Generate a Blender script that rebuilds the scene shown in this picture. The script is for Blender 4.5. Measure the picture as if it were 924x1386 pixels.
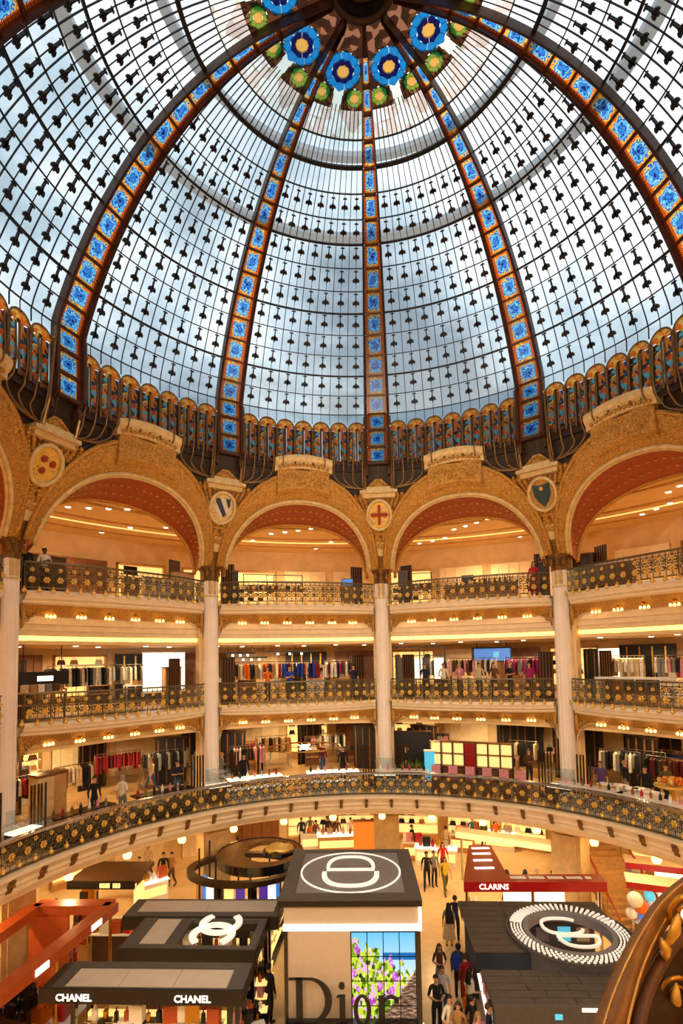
import bpy, math, random
from math import sin, cos, pi, radians, sqrt, atan2, exp
from mathutils import Vector, Matrix
random.seed(7)
for o in list(bpy.data.objects): bpy.data.objects.remove(o)
SC = bpy.context.scene
COL = SC.collection

# ------------------------------------------------------------------ camera
EYE = 11.3
F_PX, CAM_X, CAM_Y = 716.9, -0.8576, -13.1006
YAW, PIT, ROL, PPY = -0.001, 0.0595, 0.0181, 154.3
def _axes():
    def rows(v):
        x, y, z = v
        c, s = cos(YAW), sin(YAW); x, y = x*c - y*s, x*s + y*c
        c, s = cos(PIT), sin(PIT); y, z = y*c + z*s, -y*s + z*c
        c, s = cos(ROL), sin(ROL); x, z = x*c - z*s, x*s + z*c
        return x, y, z
    ex, ey, ez = rows((1,0,0)), rows((0,1,0)), rows((0,0,1))
    right = Vector((ex[0], ey[0], ez[0])); fwd = Vector((ex[1], ey[1], ez[1])); up = Vector((ex[2], ey[2], ez[2]))
    return right, fwd, up
RIGHT, FWD, UP = _axes()
CAM = Vector((CAM_X, CAM_Y, EYE))
cd = bpy.data.cameras.new('camera'); cam = bpy.data.objects.new('camera', cd); COL.objects.link(cam)
cd.sensor_fit = 'VERTICAL'; cd.sensor_height = 36.0; cd.sensor_width = 24.0
cd.lens = F_PX/1386*36.0; cd.shift_y = PPY/1386; cd.clip_start = 0.05; cd.clip_end = 300
cam.matrix_world = Matrix(((RIGHT.x, UP.x, -FWD.x, CAM.x), (RIGHT.y, UP.y, -FWD.y, CAM.y), (RIGHT.z, UP.z, -FWD.z, CAM.z), (0,0,0,1)))
SC.camera = cam
def proj(P):
    d = Vector(P) - CAM; y = d.dot(FWD)
    if y < 0.05: return None
    return 462 + F_PX*d.dot(RIGHT)/y, 693 + PPY - F_PX*d.dot(UP)/y
def ray(x, y):
    return RIGHT*((x-462)/F_PX) + FWD + UP*(-(y-693-PPY)/F_PX)
def gp(x, y, z=0.0):                       # picture point on a horizontal plane
    d = ray(x, y); t = (z-EYE)/d.z; return CAM + d*t
def cyl(x, y, r):                          # picture point on the hall's cylinder of radius r (far side)
    d = ray(x, y); a = d.x*d.x + d.y*d.y; b = CAM.x*d.x + CAM.y*d.y; c = CAM.x**2 + CAM.y**2 - r*r
    t = (-b + sqrt(max(0, b*b - a*c)))/a; return CAM + d*t
def dep(x, y, dist):                       # picture point at a distance along the view
    return CAM + ray(x, y)*dist

# ------------------------------------------------------------------ view + world
vs = SC.view_settings
vs.view_transform = 'Standard'; vs.look = 'None'; vs.exposure = 0.0; vs.gamma = 1.0; vs.use_curve_mapping = False
SC.cycles.use_denoising = True
SC.cycles.max_bounces = 7; SC.cycles.diffuse_bounces = 4; SC.cycles.transparent_max_bounces = 12; SC.cycles.transmission_bounces = 6
SC.cycles.sample_clamp_indirect = 6.0
SC.cycles.caustics_reflective = False; SC.cycles.caustics_refractive = False
def srgb(r, g, b):
    f = lambda v: ((v/255+0.055)/1.055)**2.4 if v > 10 else v/255/12.92
    return (f(r), f(g), f(b), 1.0)
W = bpy.data.worlds.new('sky'); SC.world = W; W.use_nodes = True
nt = W.node_tree; nt.nodes.clear()
out = nt.nodes.new('ShaderNodeOutputWorld'); bg = nt.nodes.new('ShaderNodeBackground')
tc = nt.nodes.new('ShaderNodeTexCoord')
mp = nt.nodes.new('ShaderNodeMapping'); mp.inputs['Scale'].default_value = (1.5, 1.5, 2.2)
nz = nt.nodes.new('ShaderNodeTexNoise'); nz.inputs['Scale'].default_value = 2.2; nz.inputs['Detail'].default_value = 5; nz.inputs['Roughness'].default_value = 0.55
rp_ = nt.nodes.new('ShaderNodeValToRGB')
rp_.color_ramp.elements[0].position = 0.30; rp_.color_ramp.elements[0].color = srgb(102, 124, 140)
rp_.color_ramp.elements[1].position = 0.54; rp_.color_ramp.elements[1].color = srgb(250, 252, 253)
e = rp_.color_ramp.elements.new(0.43); e.color = srgb(184, 205, 217)
nt.links.new(tc.outputs['Generated'], mp.inputs['Vector']); nt.links.new(mp.outputs['Vector'], nz.inputs['Vector'])
sx = nt.nodes.new('ShaderNodeSeparateXYZ'); nt.links.new(tc.outputs['Generated'], sx.inputs[0])
m1 = nt.nodes.new('ShaderNodeMath'); m1.operation = 'MULTIPLY_ADD'; m1.inputs[1].default_value = 0.80; m1.inputs[2].default_value = -0.50
nt.links.new(sx.outputs['Z'], m1.inputs[0])
m2 = nt.nodes.new('ShaderNodeMath'); m2.operation = 'ADD'
nt.links.new(nz.outputs['Fac'], m2.inputs[0]); nt.links.new(m1.outputs[0], m2.inputs[1])
nt.links.new(m2.outputs[0], rp_.inputs['Fac']); nt.links.new(rp_.outputs['Color'], bg.inputs['Color'])
bg.inputs['Strength'].default_value = 1.42
nt.links.new(bg.outputs[0], out.inputs['Surface'])

# ------------------------------------------------------------------ lamps of the galleries (ceiling downlights, all around the hall)
TH0, STEP, R = 0.0854, radians(36), 13.4
def pol(phi, r, z): return Vector((r*sin(phi), r*cos(phi), z))
WARM = (1.0, 0.675, 0.285)
def lamp(name, kind, loc, power, color=WARM, radius=0.07, aim=None, angle=150, blend=0.6):
    l = bpy.data.lights.new(name, kind); l.energy = power; l.color = color; l.shadow_soft_size = radius
    if kind == 'SPOT': l.spot_size = radians(angle); l.spot_blend = blend
    o = bpy.data.objects.new(name, l); COL.objects.link(o); o.location = loc
    d = (Vector(aim) - Vector(loc)) if aim is not None else Vector((0,0,-1))
    o.rotation_euler = d.to_track_quat('-Z', 'Y').to_euler()
    return o
P_GALLERY = {17.45: 560, 11.92: 400, 7.92: 400, 4.15: 520}
for zc, pw in P_GALLERY.items():
    for k in range(10):
        for dk in (0.25, 0.75):
            lamp('ceiling_downlight', 'SPOT', pol(TH0 + (k+dk)*STEP, 15.6 if zc > 5 else 13.0, zc), pw*0.6, angle=165)
        lamp('ceiling_downlight', 'SPOT', pol(TH0 + (k+.5)*STEP, 18.6, zc), pw*0.8, angle=165)
# unseen spots added on the viewer's side to brighten the arches and hall floor
for k in (3.5, 4.3, 5.0, 5.7, 6.5):
    lamp('arcade_fill_spot', 'SPOT', pol(TH0 + k*STEP, 12.2, 14.6), 2600, color=(1.0, 0.80, 0.54), radius=0.25, aim=pol(TH0 + (k-5)*STEP*0.9, 12.4, 17.4), angle=62, blend=0.7)
    lamp('hall_fill_spot', 'SPOT', pol(TH0 + k*STEP, 12.0, 13.2), 1500, color=(1.0, 0.80, 0.55), radius=0.25, aim=pol(TH0 + (k-5)*STEP*0.8, 9.0, 0.0), angle=80, blend=0.8)

# ------------------------------------------------------------------ helpers
OFF = {}                                   # the point a thing's parts are measured from
class MB:
    def __init__(s): s.v = []; s.f = []; s.m = []; s.uv = None
    def add(s, vs, fs, mi=0, uvs=None):
        b = len(s.v); s.v.extend([tuple(p) for p in vs])
        for i, f in enumerate(fs):
            s.f.append(tuple(b+j for j in f)); s.m.append(mi)
            if uvs is not None:
                if s.uv is None: s.uv = {}
                s.uv[len(s.f)-1] = [uvs[j] for j in f]
        return s
    def box(s, c, d, rz=0.0, mi=0):
        x, y, z = c; a, b, h = d[0]/2, d[1]/2, d[2]/2; cr, sr = cos(rz), sin(rz)
        p = [(x+i*a*cr-j*b*sr, y+i*a*sr+j*b*cr, z+k*h) for k in (-1,1) for j in (-1,1) for i in (-1,1)]
        return s.add(p, [(0,2,3,1),(4,5,7,6),(0,1,5,4),(2,6,7,3),(0,4,6,2),(1,3,7,5)], mi)
    def bbox(s, x0, x1, y0, y1, z0, z1, mi=0):
        return s.box(((x0+x1)/2,(y0+y1)/2,(z0+z1)/2), (abs(x1-x0),abs(y1-y0),abs(z1-z0)), 0, mi)
    def hexa(s, lo, hi, mi=0):               # prism between two polygons of equal length
        n = len(lo)
        return s.add(list(lo)+list(hi), [tuple(range(n-1,-1,-1)), tuple(range(n,2*n))] + [(i,(i+1)%n,n+(i+1)%n,n+i) for i in range(n)], mi)
    def prism(s, poly, z0, z1, mi=0):
        return s.hexa([(p[0],p[1],z0) for p in poly], [(p[0],p[1],z1) for p in poly], mi)
    def ring_prism(s, outer, inner, z0, z1, mi=0):
        n = len(outer)
        vs = [(p[0],p[1],z0) for p in outer]+[(p[0],p[1],z1) for p in outer]+[(p[0],p[1],z0) for p in inner]+[(p[0],p[1],z1) for p in inner]
        fs = []
        for i in range(n):
            j = (i+1) % n
            fs += [(i,j,n+j,n+i),(2*n+j,2*n+i,3*n+i,3*n+j),(n+i,n+j,3*n+j,3*n+i),(j,i,2*n+i,2*n+j)]
        return s.add(vs, fs, mi)
    def grid(s, rows, mi=0, uv=False, close=False):
        n = len(rows); m = len(rows[0]); vs = [p for r in rows for p in r]
        mm = m if close else m-1
        fs = [(i*m+j, i*m+(j+1) % m, (i+1)*m+(j+1) % m, (i+1)*m+j) for i in range(n-1) for j in range(mm)]
        uvs = [(j/(m-1), i/(n-1)) for i in range(n) for j in range(m)] if uv else None
        return s.add(vs, fs, mi, uvs)
    def tube(s, path, rad, n=6, mi=0, cap=True, closed=False):
        path = [Vector(p) for p in path]; N = len(path)
        rads = rad if isinstance(rad, (list, tuple)) else [rad]*N
        rows = []; prev = None
        for i, p in enumerate(path):
            if closed: t = path[(i+1) % N]-path[i-1]
            else: t = path[min(i+1,N-1)]-path[max(i-1,0)]
            if t.length < 1e-9: t = Vector((0,0,1))
            t.normalize()
            if prev is None:
                a = Vector((0,0,1)) if abs(t.z) < 0.9 else Vector((1,0,0)); u = t.cross(a).normalized()
            else:
                u = prev - t*prev.dot(t)
                u = u.normalized() if u.length > 1e-6 else t.orthogonal().normalized()
            prev = u; w = t.cross(u)
            rows.append([p + (u*cos(2*pi*j/n) + w*sin(2*pi*j/n))*rads[i] for j in range(n)])
        if closed: rows.append(rows[0])
        b = len(s.v); s.grid(rows, mi, close=True)
        if cap and not closed:
            L = (len(rows)-1)*n
            s.f.append(tuple(b+j for j in range(n-1,-1,-1))); s.m.append(mi)
            s.f.append(tuple(b+L+j for j in range(n))); s.m.append(mi)
        return s
    def lathe(s, prof, n=12, c=(0,0,0), mi=0, a0=0, a1=2*pi, axis='z'):
        full = abs(a1-a0-2*pi) < 1e-6
        rows = []
        for i in range(n if full else n+1):
            a = a0+(a1-a0)*i/n
            row = []
            for r, z in prof:
                p = (r*cos(a), r*sin(a), z)
                if axis == 'y': p = (p[0], p[2], p[1])
                row.append((c[0]+p[0], c[1]+p[1], c[2]+p[2]))
            rows.append(row)
        if full: rows.append(rows[0])
        return s.grid(rows, mi)
    def ball(s, c, r, n=8, m=5, mi=0, sc=(1,1,1)):
        rows = []
        for i in range(m+1):
            t = pi*i/m
            rows.append([(c[0]+r*sc[0]*sin(t)*cos(2*pi*j/n), c[1]+r*sc[1]*sin(t)*sin(2*pi*j/n), c[2]-r*sc[2]*cos(t)) for j in range(n)])
        return s.grid(rows, mi, close=True)
    def mesh(s, name, off=(0,0,0), smooth=False):
        me = bpy.data.meshes.new(name)
        me.from_pydata([(p[0]-off[0], p[1]-off[1], p[2]-off[2]) for p in s.v], [], s.f)
        if any(s.m): me.polygons.foreach_set('material_index', s.m)
        if s.uv:
            L = me.uv_layers.new(name='UVMap').data; i = 0
            flat = [0.0]*(2*len(me.loops))
            for fi, f in enumerate(s.f):
                u = s.uv.get(fi)
                for j in range(len(f)):
                    if u: flat[2*i], flat[2*i+1] = u[j]
                    i += 1
            L.foreach_set('uv', flat)
        if smooth: me.polygons.foreach_set('use_smooth', [True]*len(me.polygons))
        me.update(); return me
    def build(s, name, mats, parent=None, off=None, smooth=False, rz=0.0, loc=None):
        if off is None: off = OFF.get(parent.name, (0,0,0)) if parent is not None else (0,0,0)
        me = s.mesh(name, off, smooth)
        return inst(name, me, mats, parent, loc or (0,0,0), rz)
def inst(name, me, mats, parent=None, loc=(0,0,0), rz=0.0):
    if mats is not None and not me.materials:
        for m in (mats if isinstance(mats, (list, tuple)) else [mats]): me.materials.append(M[m] if isinstance(m, str) else m)
    o = bpy.data.objects.new(name, me); COL.objects.link(o)
    o.location = loc; o.rotation_euler = (0,0,rz); o.parent = parent
    if parent is not None and parent.name in OFF: OFF[o.name] = OFF[parent.name]
    return o
def tag(o, label=None, cat=None, group=None, kind=None):
    if label: o['label'] = label
    if cat: o['category'] = cat
    if group: o['group'] = group
    if kind: o['kind'] = kind
    return o
def thing(name, label, cat, loc=(0,0,0), rz=0.0, group=None, kind=None, local=False):
    o = bpy.data.objects.new(name, None); COL.objects.link(o); o.location = loc; o.rotation_euler = (0,0,rz)
    o.empty_display_size = 0.2; OFF[o.name] = (0,0,0) if local else tuple(loc)
    return tag(o, label, cat, group, kind)
def ring_thing(name, label, cat, phi, r0, z0, group=None, kind=None):   # parts are made with +y pointing away from the hall's centre
    o = thing(name, label, cat, pol(phi, r0, z0), -phi, group, kind); OFF[o.name] = (0, r0, z0); return o
def copy_tree(o, parent=None):
    c = o.copy(); COL.objects.link(c); c.parent = parent
    for ch in list(o.children): copy_tree(ch, c)
    return c

# ------------------------------------------------------------------ materials
M = {}
def mat(name, c, rough=0.6, metal=0.0, var=0.0, vscale=8.0, bump=0.0, bscale=30.0, emit=0.0, ecol=None, c2=None, spec=None, coat=0.0, sampled=True):
    m = bpy.data.materials.new(name); m.use_nodes = True; n = m.node_tree; b = n.nodes['Principled BSDF']
    b.inputs['Roughness'].default_value = rough; b.inputs['Metallic'].default_value = metal
    if spec is not None: b.inputs['Specular IOR Level'].default_value = spec
    if coat: b.inputs['Coat Weight'].default_value = coat
    c = srgb(*c); t = None
    if var or c2 or bump:
        t = n.nodes.new('ShaderNodeTexCoord')
    if var or c2:
        z = n.nodes.new('ShaderNodeTexNoise'); z.inputs['Scale'].default_value = vscale; z.inputs['Detail'].default_value = 4
        n.links.new(t.outputs['Object'], z.inputs['Vector'])
        r = n.nodes.new('ShaderNodeValToRGB'); r.color_ramp.elements[0].position = 0.35; r.color_ramp.elements[1].position = 0.65
        a = srgb(*c2) if c2 else tuple(max(0, v*(1-var)) for v in c[:3])+(1,)
        d = c if c2 else tuple(min(1, v*(1+var)) for v in c[:3])+(1,)
        r.color_ramp.elements[0].color = a; r.color_ramp.elements[1].color = d
        n.links.new(z.outputs['Fac'], r.inputs['Fac']); n.links.new(r.outputs['Color'], b.inputs['Base Color'])
    else: b.inputs['Base Color'].default_value = c
    if bump:
        z2 = n.nodes.new('ShaderNodeTexNoise'); z2.inputs['Scale'].default_value = bscale; z2.inputs['Detail'].default_value = 3
        n.links.new(t.outputs['Object'], z2.inputs['Vector'])
        bp = n.nodes.new('ShaderNodeBump'); bp.inputs['Strength'].default_value = bump; bp.inputs['Distance'].default_value = 0.05
        n.links.new(z2.outputs['Fac'], bp.inputs['Height']); n.links.new(bp.outputs['Normal'], b.inputs['Normal'])
    if emit:
        b.inputs['Emission Color'].default_value = srgb(*ecol) if ecol else c
        b.inputs['Emission Strength'].default_value = emit
        if not sampled: m.cycles.emission_sampling = 'NONE'
    M[name] = m; return m
mat('cream', (244, 224, 192), 0.6, var=0.05, vscale=3)
mat('plaster', (234, 206, 160), 0.7, var=0.06, vscale=2)
mat('ceiling_paint', (240, 212, 166), 0.75, var=0.04, vscale=1.5)
mat('column_stone', (250, 236, 224), 0.55, var=0.03, vscale=2)
mat('pier_stone', (190, 158, 108), 0.55, var=0.12, vscale=3, bump=0.1)
mat('gold_leaf', (224, 168, 76), 0.42, metal=0.3, c2=(172, 116, 44), vscale=18, bump=0.9, bscale=18)
mat('gold_pale', (222, 192, 136), 0.5, metal=0.1, var=0.12, vscale=5, bump=0.2, bscale=30)
mat('gold_bright', (240, 200, 104), 0.3, metal=0.5, var=0.1)
mat('gold_dark', (132, 92, 44), 0.4, metal=0.5, var=0.25, vscale=12, bump=0.5, bscale=30)
mat('bronze', (64, 46, 30), 0.42, metal=0.6, var=0.25, vscale=10)
mat('iron', (104, 93, 70), 0.42, metal=0.4, var=0.25, vscale=8)
mat('rib_frame', (84, 50, 26), 0.45, metal=0.2, var=0.2, vscale=6)
mat('lead_bar', (34, 36, 42), 0.6, metal=0.2)
mat('drum_dark', (52, 36, 24), 0.6, metal=0.2, var=0.3, vscale=6)
mat('rod_brass', (136, 106, 66), 0.35, metal=0.6, var=0.15)
mat('black', (14, 14, 16), 0.45)
mat('black_gloss', (14, 14, 16), 0.15, coat=0.4)
mat('charcoal', (66, 65, 68), 0.5, var=0.12, vscale=6)
mat('slate', (62, 58, 56), 0.55, var=0.2, vscale=5, bump=0.1)
mat('slate_blue', (114, 113, 124), 0.5, var=0.06, vscale=4)
mat('white', (242, 240, 236), 0.45)
mat('white_gloss', (246, 244, 240), 0.2, coat=0.3)
mat('panel_grey', (176, 166, 158), 0.35, var=0.05, vscale=3)
mat('taupe', (190, 176, 160), 0.5, var=0.03)
mat('floor_tile', (232, 202, 156), 0.28, var=0.06, vscale=2.5)
mat('gallery_floor', (196, 158, 112), 0.35, var=0.1, vscale=2)
mat('wood', (126, 78, 40), 0.45, var=0.2, vscale=6)
mat('wood_pale', (196, 150, 92), 0.5, var=0.12, vscale=5)
mat('wood_dark', (62, 38, 24), 0.4, var=0.2, vscale=6)
mat('orange_lacquer', (176, 78, 34), 0.35, var=0.12, vscale=3)
mat('red_lacquer', (170, 26, 28), 0.3, var=0.08)
mat('red_brown', (150, 58, 38), 0.4, var=0.1)
mat('terracotta', (178, 92, 48), 0.6, c2=(156, 66, 36), vscale=14, bump=0.2, bscale=22)
mat('mirror_chrome', (200, 196, 190), 0.08, metal=1.0)
mat('chrome', (190, 188, 184), 0.2, metal=0.9)
mat('gold_metal', (200, 150, 60), 0.25, metal=0.9)
mat('skin', (214, 160, 126), 0.5); mat('skin_tan', (172, 118, 84), 0.5); mat('skin_dark', (104, 68, 48), 0.5)
mat('hair_black', (22, 18, 18), 0.5); mat('hair_brown', (74, 46, 28), 0.5); mat('hair_grey', (150, 144, 138), 0.6); mat('hair_blond', (176, 134, 78), 0.5)
mat('lamp_glow', (255, 226, 150), 0.5, emit=5.0, ecol=(255, 200, 110), sampled=False)
mat('lamp_white', (255, 244, 220), 0.5, emit=7.0, ecol=(255, 236, 200), sampled=False)
mat('strip_glow', (255, 220, 130), 0.5, emit=3.2, ecol=(255, 206, 96))
mat('lightbox', (255, 246, 224), 0.5, emit=1.25, ecol=(255, 244, 220))
mat('lightbox_warm', (255, 226, 160), 0.5, emit=1.1, ecol=(255, 208, 124))
mat('sign_white', (255, 255, 255), 0.5, emit=1.1, ecol=(255, 252, 244))
mat('sign_gold', (255, 230, 150), 0.5, emit=1.0, ecol=(255, 222, 140))
mat('screen_blue', (40, 90, 170), 0.3, emit=0.8, ecol=(60, 130, 210))
mat('screen_violet', (70, 40, 120), 0.3, emit=0.6, ecol=(96, 60, 170))
mat('screen_cyan', (60, 170, 200), 0.3, emit=0.8, ecol=(90, 190, 220))
for nm, c in dict(crimson=(140, 18, 28), navy=(26, 32, 66), denim=(58, 84, 130), cobalt=(30, 70, 180), beige=(206, 184, 150), camel=(176, 130, 78), ivory=(236, 228, 210), grey=(128, 126, 124),
                  olive=(92, 92, 50), pink=(222, 148, 160), magenta=(160, 30, 100), orange=(232, 116, 30), yellow=(222, 196, 52), teal=(30, 110, 112), brown=(92, 58, 36), violet=(90, 60, 130), jet=(20, 20, 24), burgundy=(96, 20, 36), silver=(190, 190, 194), red=(196, 34, 36)).items():
    mat('cloth_'+nm, c, 0.85, var=0.15, vscale=12)
def glass_mat(name, colour_node=None, tint=(1,1,1,1), transl=0.3):
    m = bpy.data.materials.new(name); m.use_nodes = True; n = m.node_tree; n.nodes.clear()
    o = n.nodes.new('ShaderNodeOutputMaterial'); tr = n.nodes.new('ShaderNodeBsdfTransparent'); tl = n.nodes.new('ShaderNodeBsdfTranslucent'); gl = n.nodes.new('ShaderNodeBsdfGlossy')
    mx = n.nodes.new('ShaderNodeMixShader'); mx.inputs[0].default_value = transl
    mx2 = n.nodes.new('ShaderNodeMixShader'); mx2.inputs[0].default_value = 0.03
    gl.inputs['Roughness'].default_value = 0.25
    tr.inputs['Color'].default_value = tint; tl.inputs['Color'].default_value = tint
    if colour_node:
        s = colour_node(n)
        n.links.new(s, tr.inputs['Color']); n.links.new(s, tl.inputs['Color'])
    n.links.new(tr.outputs[0], mx.inputs[1]); n.links.new(tl.outputs[0], mx.inputs[2])
    n.links.new(mx.outputs[0], mx2.inputs[1]); n.links.new(gl.outputs[0], mx2.inputs[2])
    n.links.new(mx2.outputs[0], o.inputs['Surface']); M[name] = m; return m
def node(n, typ, **kw):
    x = n.nodes.new(typ)
    for k, v in kw.items():
        if k == 'op': x.operation = v
        elif k == 'ins':
            for i, w in v.items():
                if hasattr(w, 'is_output'): n.links.new(w, x.inputs[i])
                else: x.inputs[i].default_value = w
        else: setattr(x, k, v)
    return x
def mth(n, op, a, b=0.0, c=0.0):
    x = node(n, 'ShaderNodeMath', op=op, ins={0: a, 1: b}); 
    if op in ('MULTIPLY_ADD', 'SMOOTH_MIN', 'COMPARE'): 
        if hasattr(c, 'is_output'): n.links.new(c, x.inputs[2])
        else: x.inputs[2].default_value = c
    return x.outputs[0]
def ramp(n, fac, stops, interp='LINEAR'):
    r = n.nodes.new('ShaderNodeValToRGB'); r.color_ramp.interpolation = interp
    el = r.color_ramp.elements
    el[0].position, el[0].color = stops[0]; el[1].position, el[1].color = stops[-1]
    for p, c in stops[1:-1]:
        x = el.new(p); x.color = c
    n.links.new(fac, r.inputs['Fac']); return r.outputs['Color']
def mixc(n, fac, a, b):
    x = n.nodes.new('ShaderNodeMix'); x.data_type = 'RGBA'
    for i, v in ((0, fac), (6, a), (7, b)):
        if hasattr(v, 'is_output'): n.links.new(v, x.inputs[i])
        else: x.inputs[i].default_value = v
    return x.outputs[2]
def uvxy(n):
    u = n.nodes.new('ShaderNodeUVMap'); s = n.nodes.new('ShaderNodeSeparateXYZ'); n.links.new(u.outputs[0], s.inputs[0]); return u.outputs[0], s.outputs['X'], s.outputs['Y']
glass_mat('pane_glass', tint=(0.94, 0.97, 0.98, 1), transl=0.25)
def _rosy(n):
    t = n.nodes.new('ShaderNodeTexCoord')
    v = node(n, 'ShaderNodeTexVoronoi', ins={'Vector': t.outputs['Object'], 'Scale': 3.2})
    return ramp(n, v.outputs['Color'], [(0.0, srgb(236, 214, 200)), (0.35, srgb(250, 246, 236)), (0.6, srgb(214, 190, 176)), (0.8, srgb(240, 236, 220)), (1.0, srgb(160, 120, 90))], 'CONSTANT')
glass_mat('rosy_glass', _rosy, transl=0.25)
def _crown(n):
    t = n.nodes.new('ShaderNodeTexCoord')
    v = node(n, 'ShaderNodeTexVoronoi', ins={'Vector': t.outputs['Object'], 'Scale': 4.5})
    return ramp(n, v.outputs['Color'], [(0.0, srgb(70, 38, 22)), (0.3, srgb(104, 62, 34)), (0.5, srgb(60, 32, 22)), (0.7, srgb(150, 96, 70)), (0.86, srgb(50, 30, 20)), (0.95, srgb(214, 170, 70))], 'CONSTANT')
glass_mat('crown_glass', _crown, transl=0.3)
def _rib(n):
    uv, u, v = uvxy(n)
    x = mth(n, 'ABSOLUTE', mth(n, 'MULTIPLY_ADD', u, 2.0, -1.0)); y = mth(n, 'ABSOLUTE', mth(n, 'MULTIPLY_ADD', v, 2.0, -1.0))
    d = mth(n, 'POWER', mth(n, 'ADD', mth(n, 'POWER', mth(n, 'MULTIPLY', x, 1.1), 4.0), mth(n, 'POWER', y, 4.0)), .25)
    t = n.nodes.new('ShaderNodeTexCoord')
    vo = node(n, 'ShaderNodeTexVoronoi', ins={'Vector': t.outputs['Object'], 'Scale': 9.0})
    w = mth(n, 'ADD', d, mth(n, 'MULTIPLY', mth(n, 'SUBTRACT', vo.outputs['Distance'], 0.4), 0.5))
    core = ramp(n, w, [(0.0, srgb(24, 40, 116)), (0.16, srgb(60, 140, 220)), (0.32, srgb(34, 76, 160)), (0.42, srgb(90, 176, 232)), (0.56, srgb(160, 224, 240)), (0.64, srgb(50, 120, 196)), (0.78, srgb(246, 200, 90)), (0.9, srgb(232, 116, 36))], 'CONSTANT')
    bead = ramp(n, mth(n, 'FRACT', mth(n, 'MULTIPLY', v, 7.0)), [(0.0, srgb(90, 24, 10)), (0.22, srgb(232, 92, 24)), (0.6, srgb(200, 40, 24)), (0.85, srgb(240, 150, 50))], 'CONSTANT')
    return mixc(n, mth(n, 'GREATER_THAN', x, 0.64), core, bead)
glass_mat('rib_glass', _rib, transl=0.35)
def _drum(n):
    uv, u, v = uvxy(n)
    t = n.nodes.new('ShaderNodeTexCoord')
    vo = node(n, 'ShaderNodeTexVoronoi', ins={'Vector': t.outputs['Object'], 'Scale': 7.5})
    return ramp(n, vo.outputs['Color'], [(0.0, srgb(214, 200, 170)), (0.1, srgb(206, 104, 28)), (0.32, srgb(92, 150, 156)), (0.40, srgb(72, 42, 22)), (0.58, srgb(232, 164, 54)), (0.70, srgb(52, 72, 104)), (0.76, srgb(190, 58, 24)), (0.86, srgb(86, 48, 24)), (0.96, srgb(214, 208, 186))], 'CONSTANT')
glass_mat('drum_glass', _drum, transl=0.7)
def _amber(n):
    t = n.nodes.new('ShaderNodeTexCoord')
    vo = node(n, 'ShaderNodeTexVoronoi', ins={'Vector': t.outputs['Object'], 'Scale': 6.0})
    return ramp(n, vo.outputs['Color'], [(0.0, srgb(255, 160, 56)), (0.35, srgb(250, 124, 40)), (0.6, srgb(255, 196, 96)), (0.8, srgb(244, 92, 36))], 'CONSTANT')
glass_mat('amber_glass', _amber, transl=0.75)
for nm, c in dict(blue_glass=(92, 186, 226), deep_blue_glass=(60, 84, 150), cyan_glass=(160, 226, 236), lime_glass=(190, 206, 130), yolk_glass=(250, 214, 150), milk_glass=(240, 240, 226), teal_glass=(60, 170, 190)).items():
    glass_mat(nm, tint=srgb(*c), transl=0.4)
def clear_mat(name, tint=(0.9,0.94,0.93,1), gloss=0.12):
    m = bpy.data.materials.new(name); m.use_nodes = True; n = m.node_tree; n.nodes.clear()
    o = n.nodes.new('ShaderNodeOutputMaterial'); tr = n.nodes.new('ShaderNodeBsdfTransparent'); gl = n.nodes.new('ShaderNodeBsdfGlossy'); mx = n.nodes.new('ShaderNodeMixShader')
    tr.inputs['Color'].default_value = tint; gl.inputs['Roughness'].default_value = 0.05; mx.inputs[0].default_value = gloss
    n.links.new(tr.outputs[0], mx.inputs[1]); n.links.new(gl.outputs[0], mx.inputs[2]); n.links.new(mx.outputs[0], o.inputs['Surface']); M[name] = m
clear_mat('clear_glass')

# ================================================================== the setting: floors, ceilings, walls
Z1, Z2, Z3 = EYE-6.2, EYE-2.1, EYE+2.6           # walking levels of the three galleries
def annulus(mb, r0, r1, z0, z1, a0=0.0, a1=2*pi, n=80, mi=0):
    full = abs(a1-a0-2*pi) < 1e-6
    rows = []
    for i in range(n+1):
        a = a0+(a1-a0)*i/n
        rows.append([pol(a, r0, z0), pol(a, r1, z0), pol(a, r1, z1), pol(a, r0, z1), pol(a, r0, z0)])
    mb.grid(rows, mi)
    if not full:
        for rr in (rows[0], rows[-1]): mb.add(rr[:4], [(0,1,2,3)], mi)
    return mb
RB, RW = 11.1, 21.0
tag(MB().prism([(24*cos(2*pi*i/48), 24*sin(2*pi*i/48)) for i in range(48)], -0.3, 0.0).build('floor', 'floor_tile'), 'polished cream stone floor of the ground level', kind='structure')
tag(annulus(MB(), RB+0.25, RW, Z1-0.12, Z1).build('floor_first', 'gallery_floor'), 'warm brown floor of the lowest gallery', kind='structure')
tag(annulus(MB(), RB+0.3, RW, Z1-0.9, Z1-0.75).build('ceiling_ground', 'ceiling_paint'), 'cream ceiling over the ground level shops', kind='structure')
tag(annulus(MB(), 13.5, RW, Z2-0.15, Z2).build('floor_second', 'gallery_floor'), 'warm brown floor of the middle gallery', kind='structure')
tag(annulus(MB(), 13.9, RW, EYE-3.32, EYE-3.2).build('ceiling_first', 'ceiling_paint'), 'cream ceiling over the lowest gallery', kind='structure')
tag(annulus(MB(), 13.5, RW, Z3-0.15, Z3).build('floor_third', 'gallery_floor'), 'warm brown floor of the upper gallery', kind='structure')
tag(annulus(MB(), 14.2, RW, EYE+0.70, EYE+0.85).build('ceiling_second', 'ceiling_paint'), 'cream ceiling over the middle gallery', kind='structure')
ZC3 = EYE+6.78
tag(annulus(MB(), 13.74, RW, ZC3, ZC3+0.15).build('ceiling_third', 'ceiling_paint'), 'peach ceiling with light tracks over the upper gallery', kind='structure')
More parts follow.
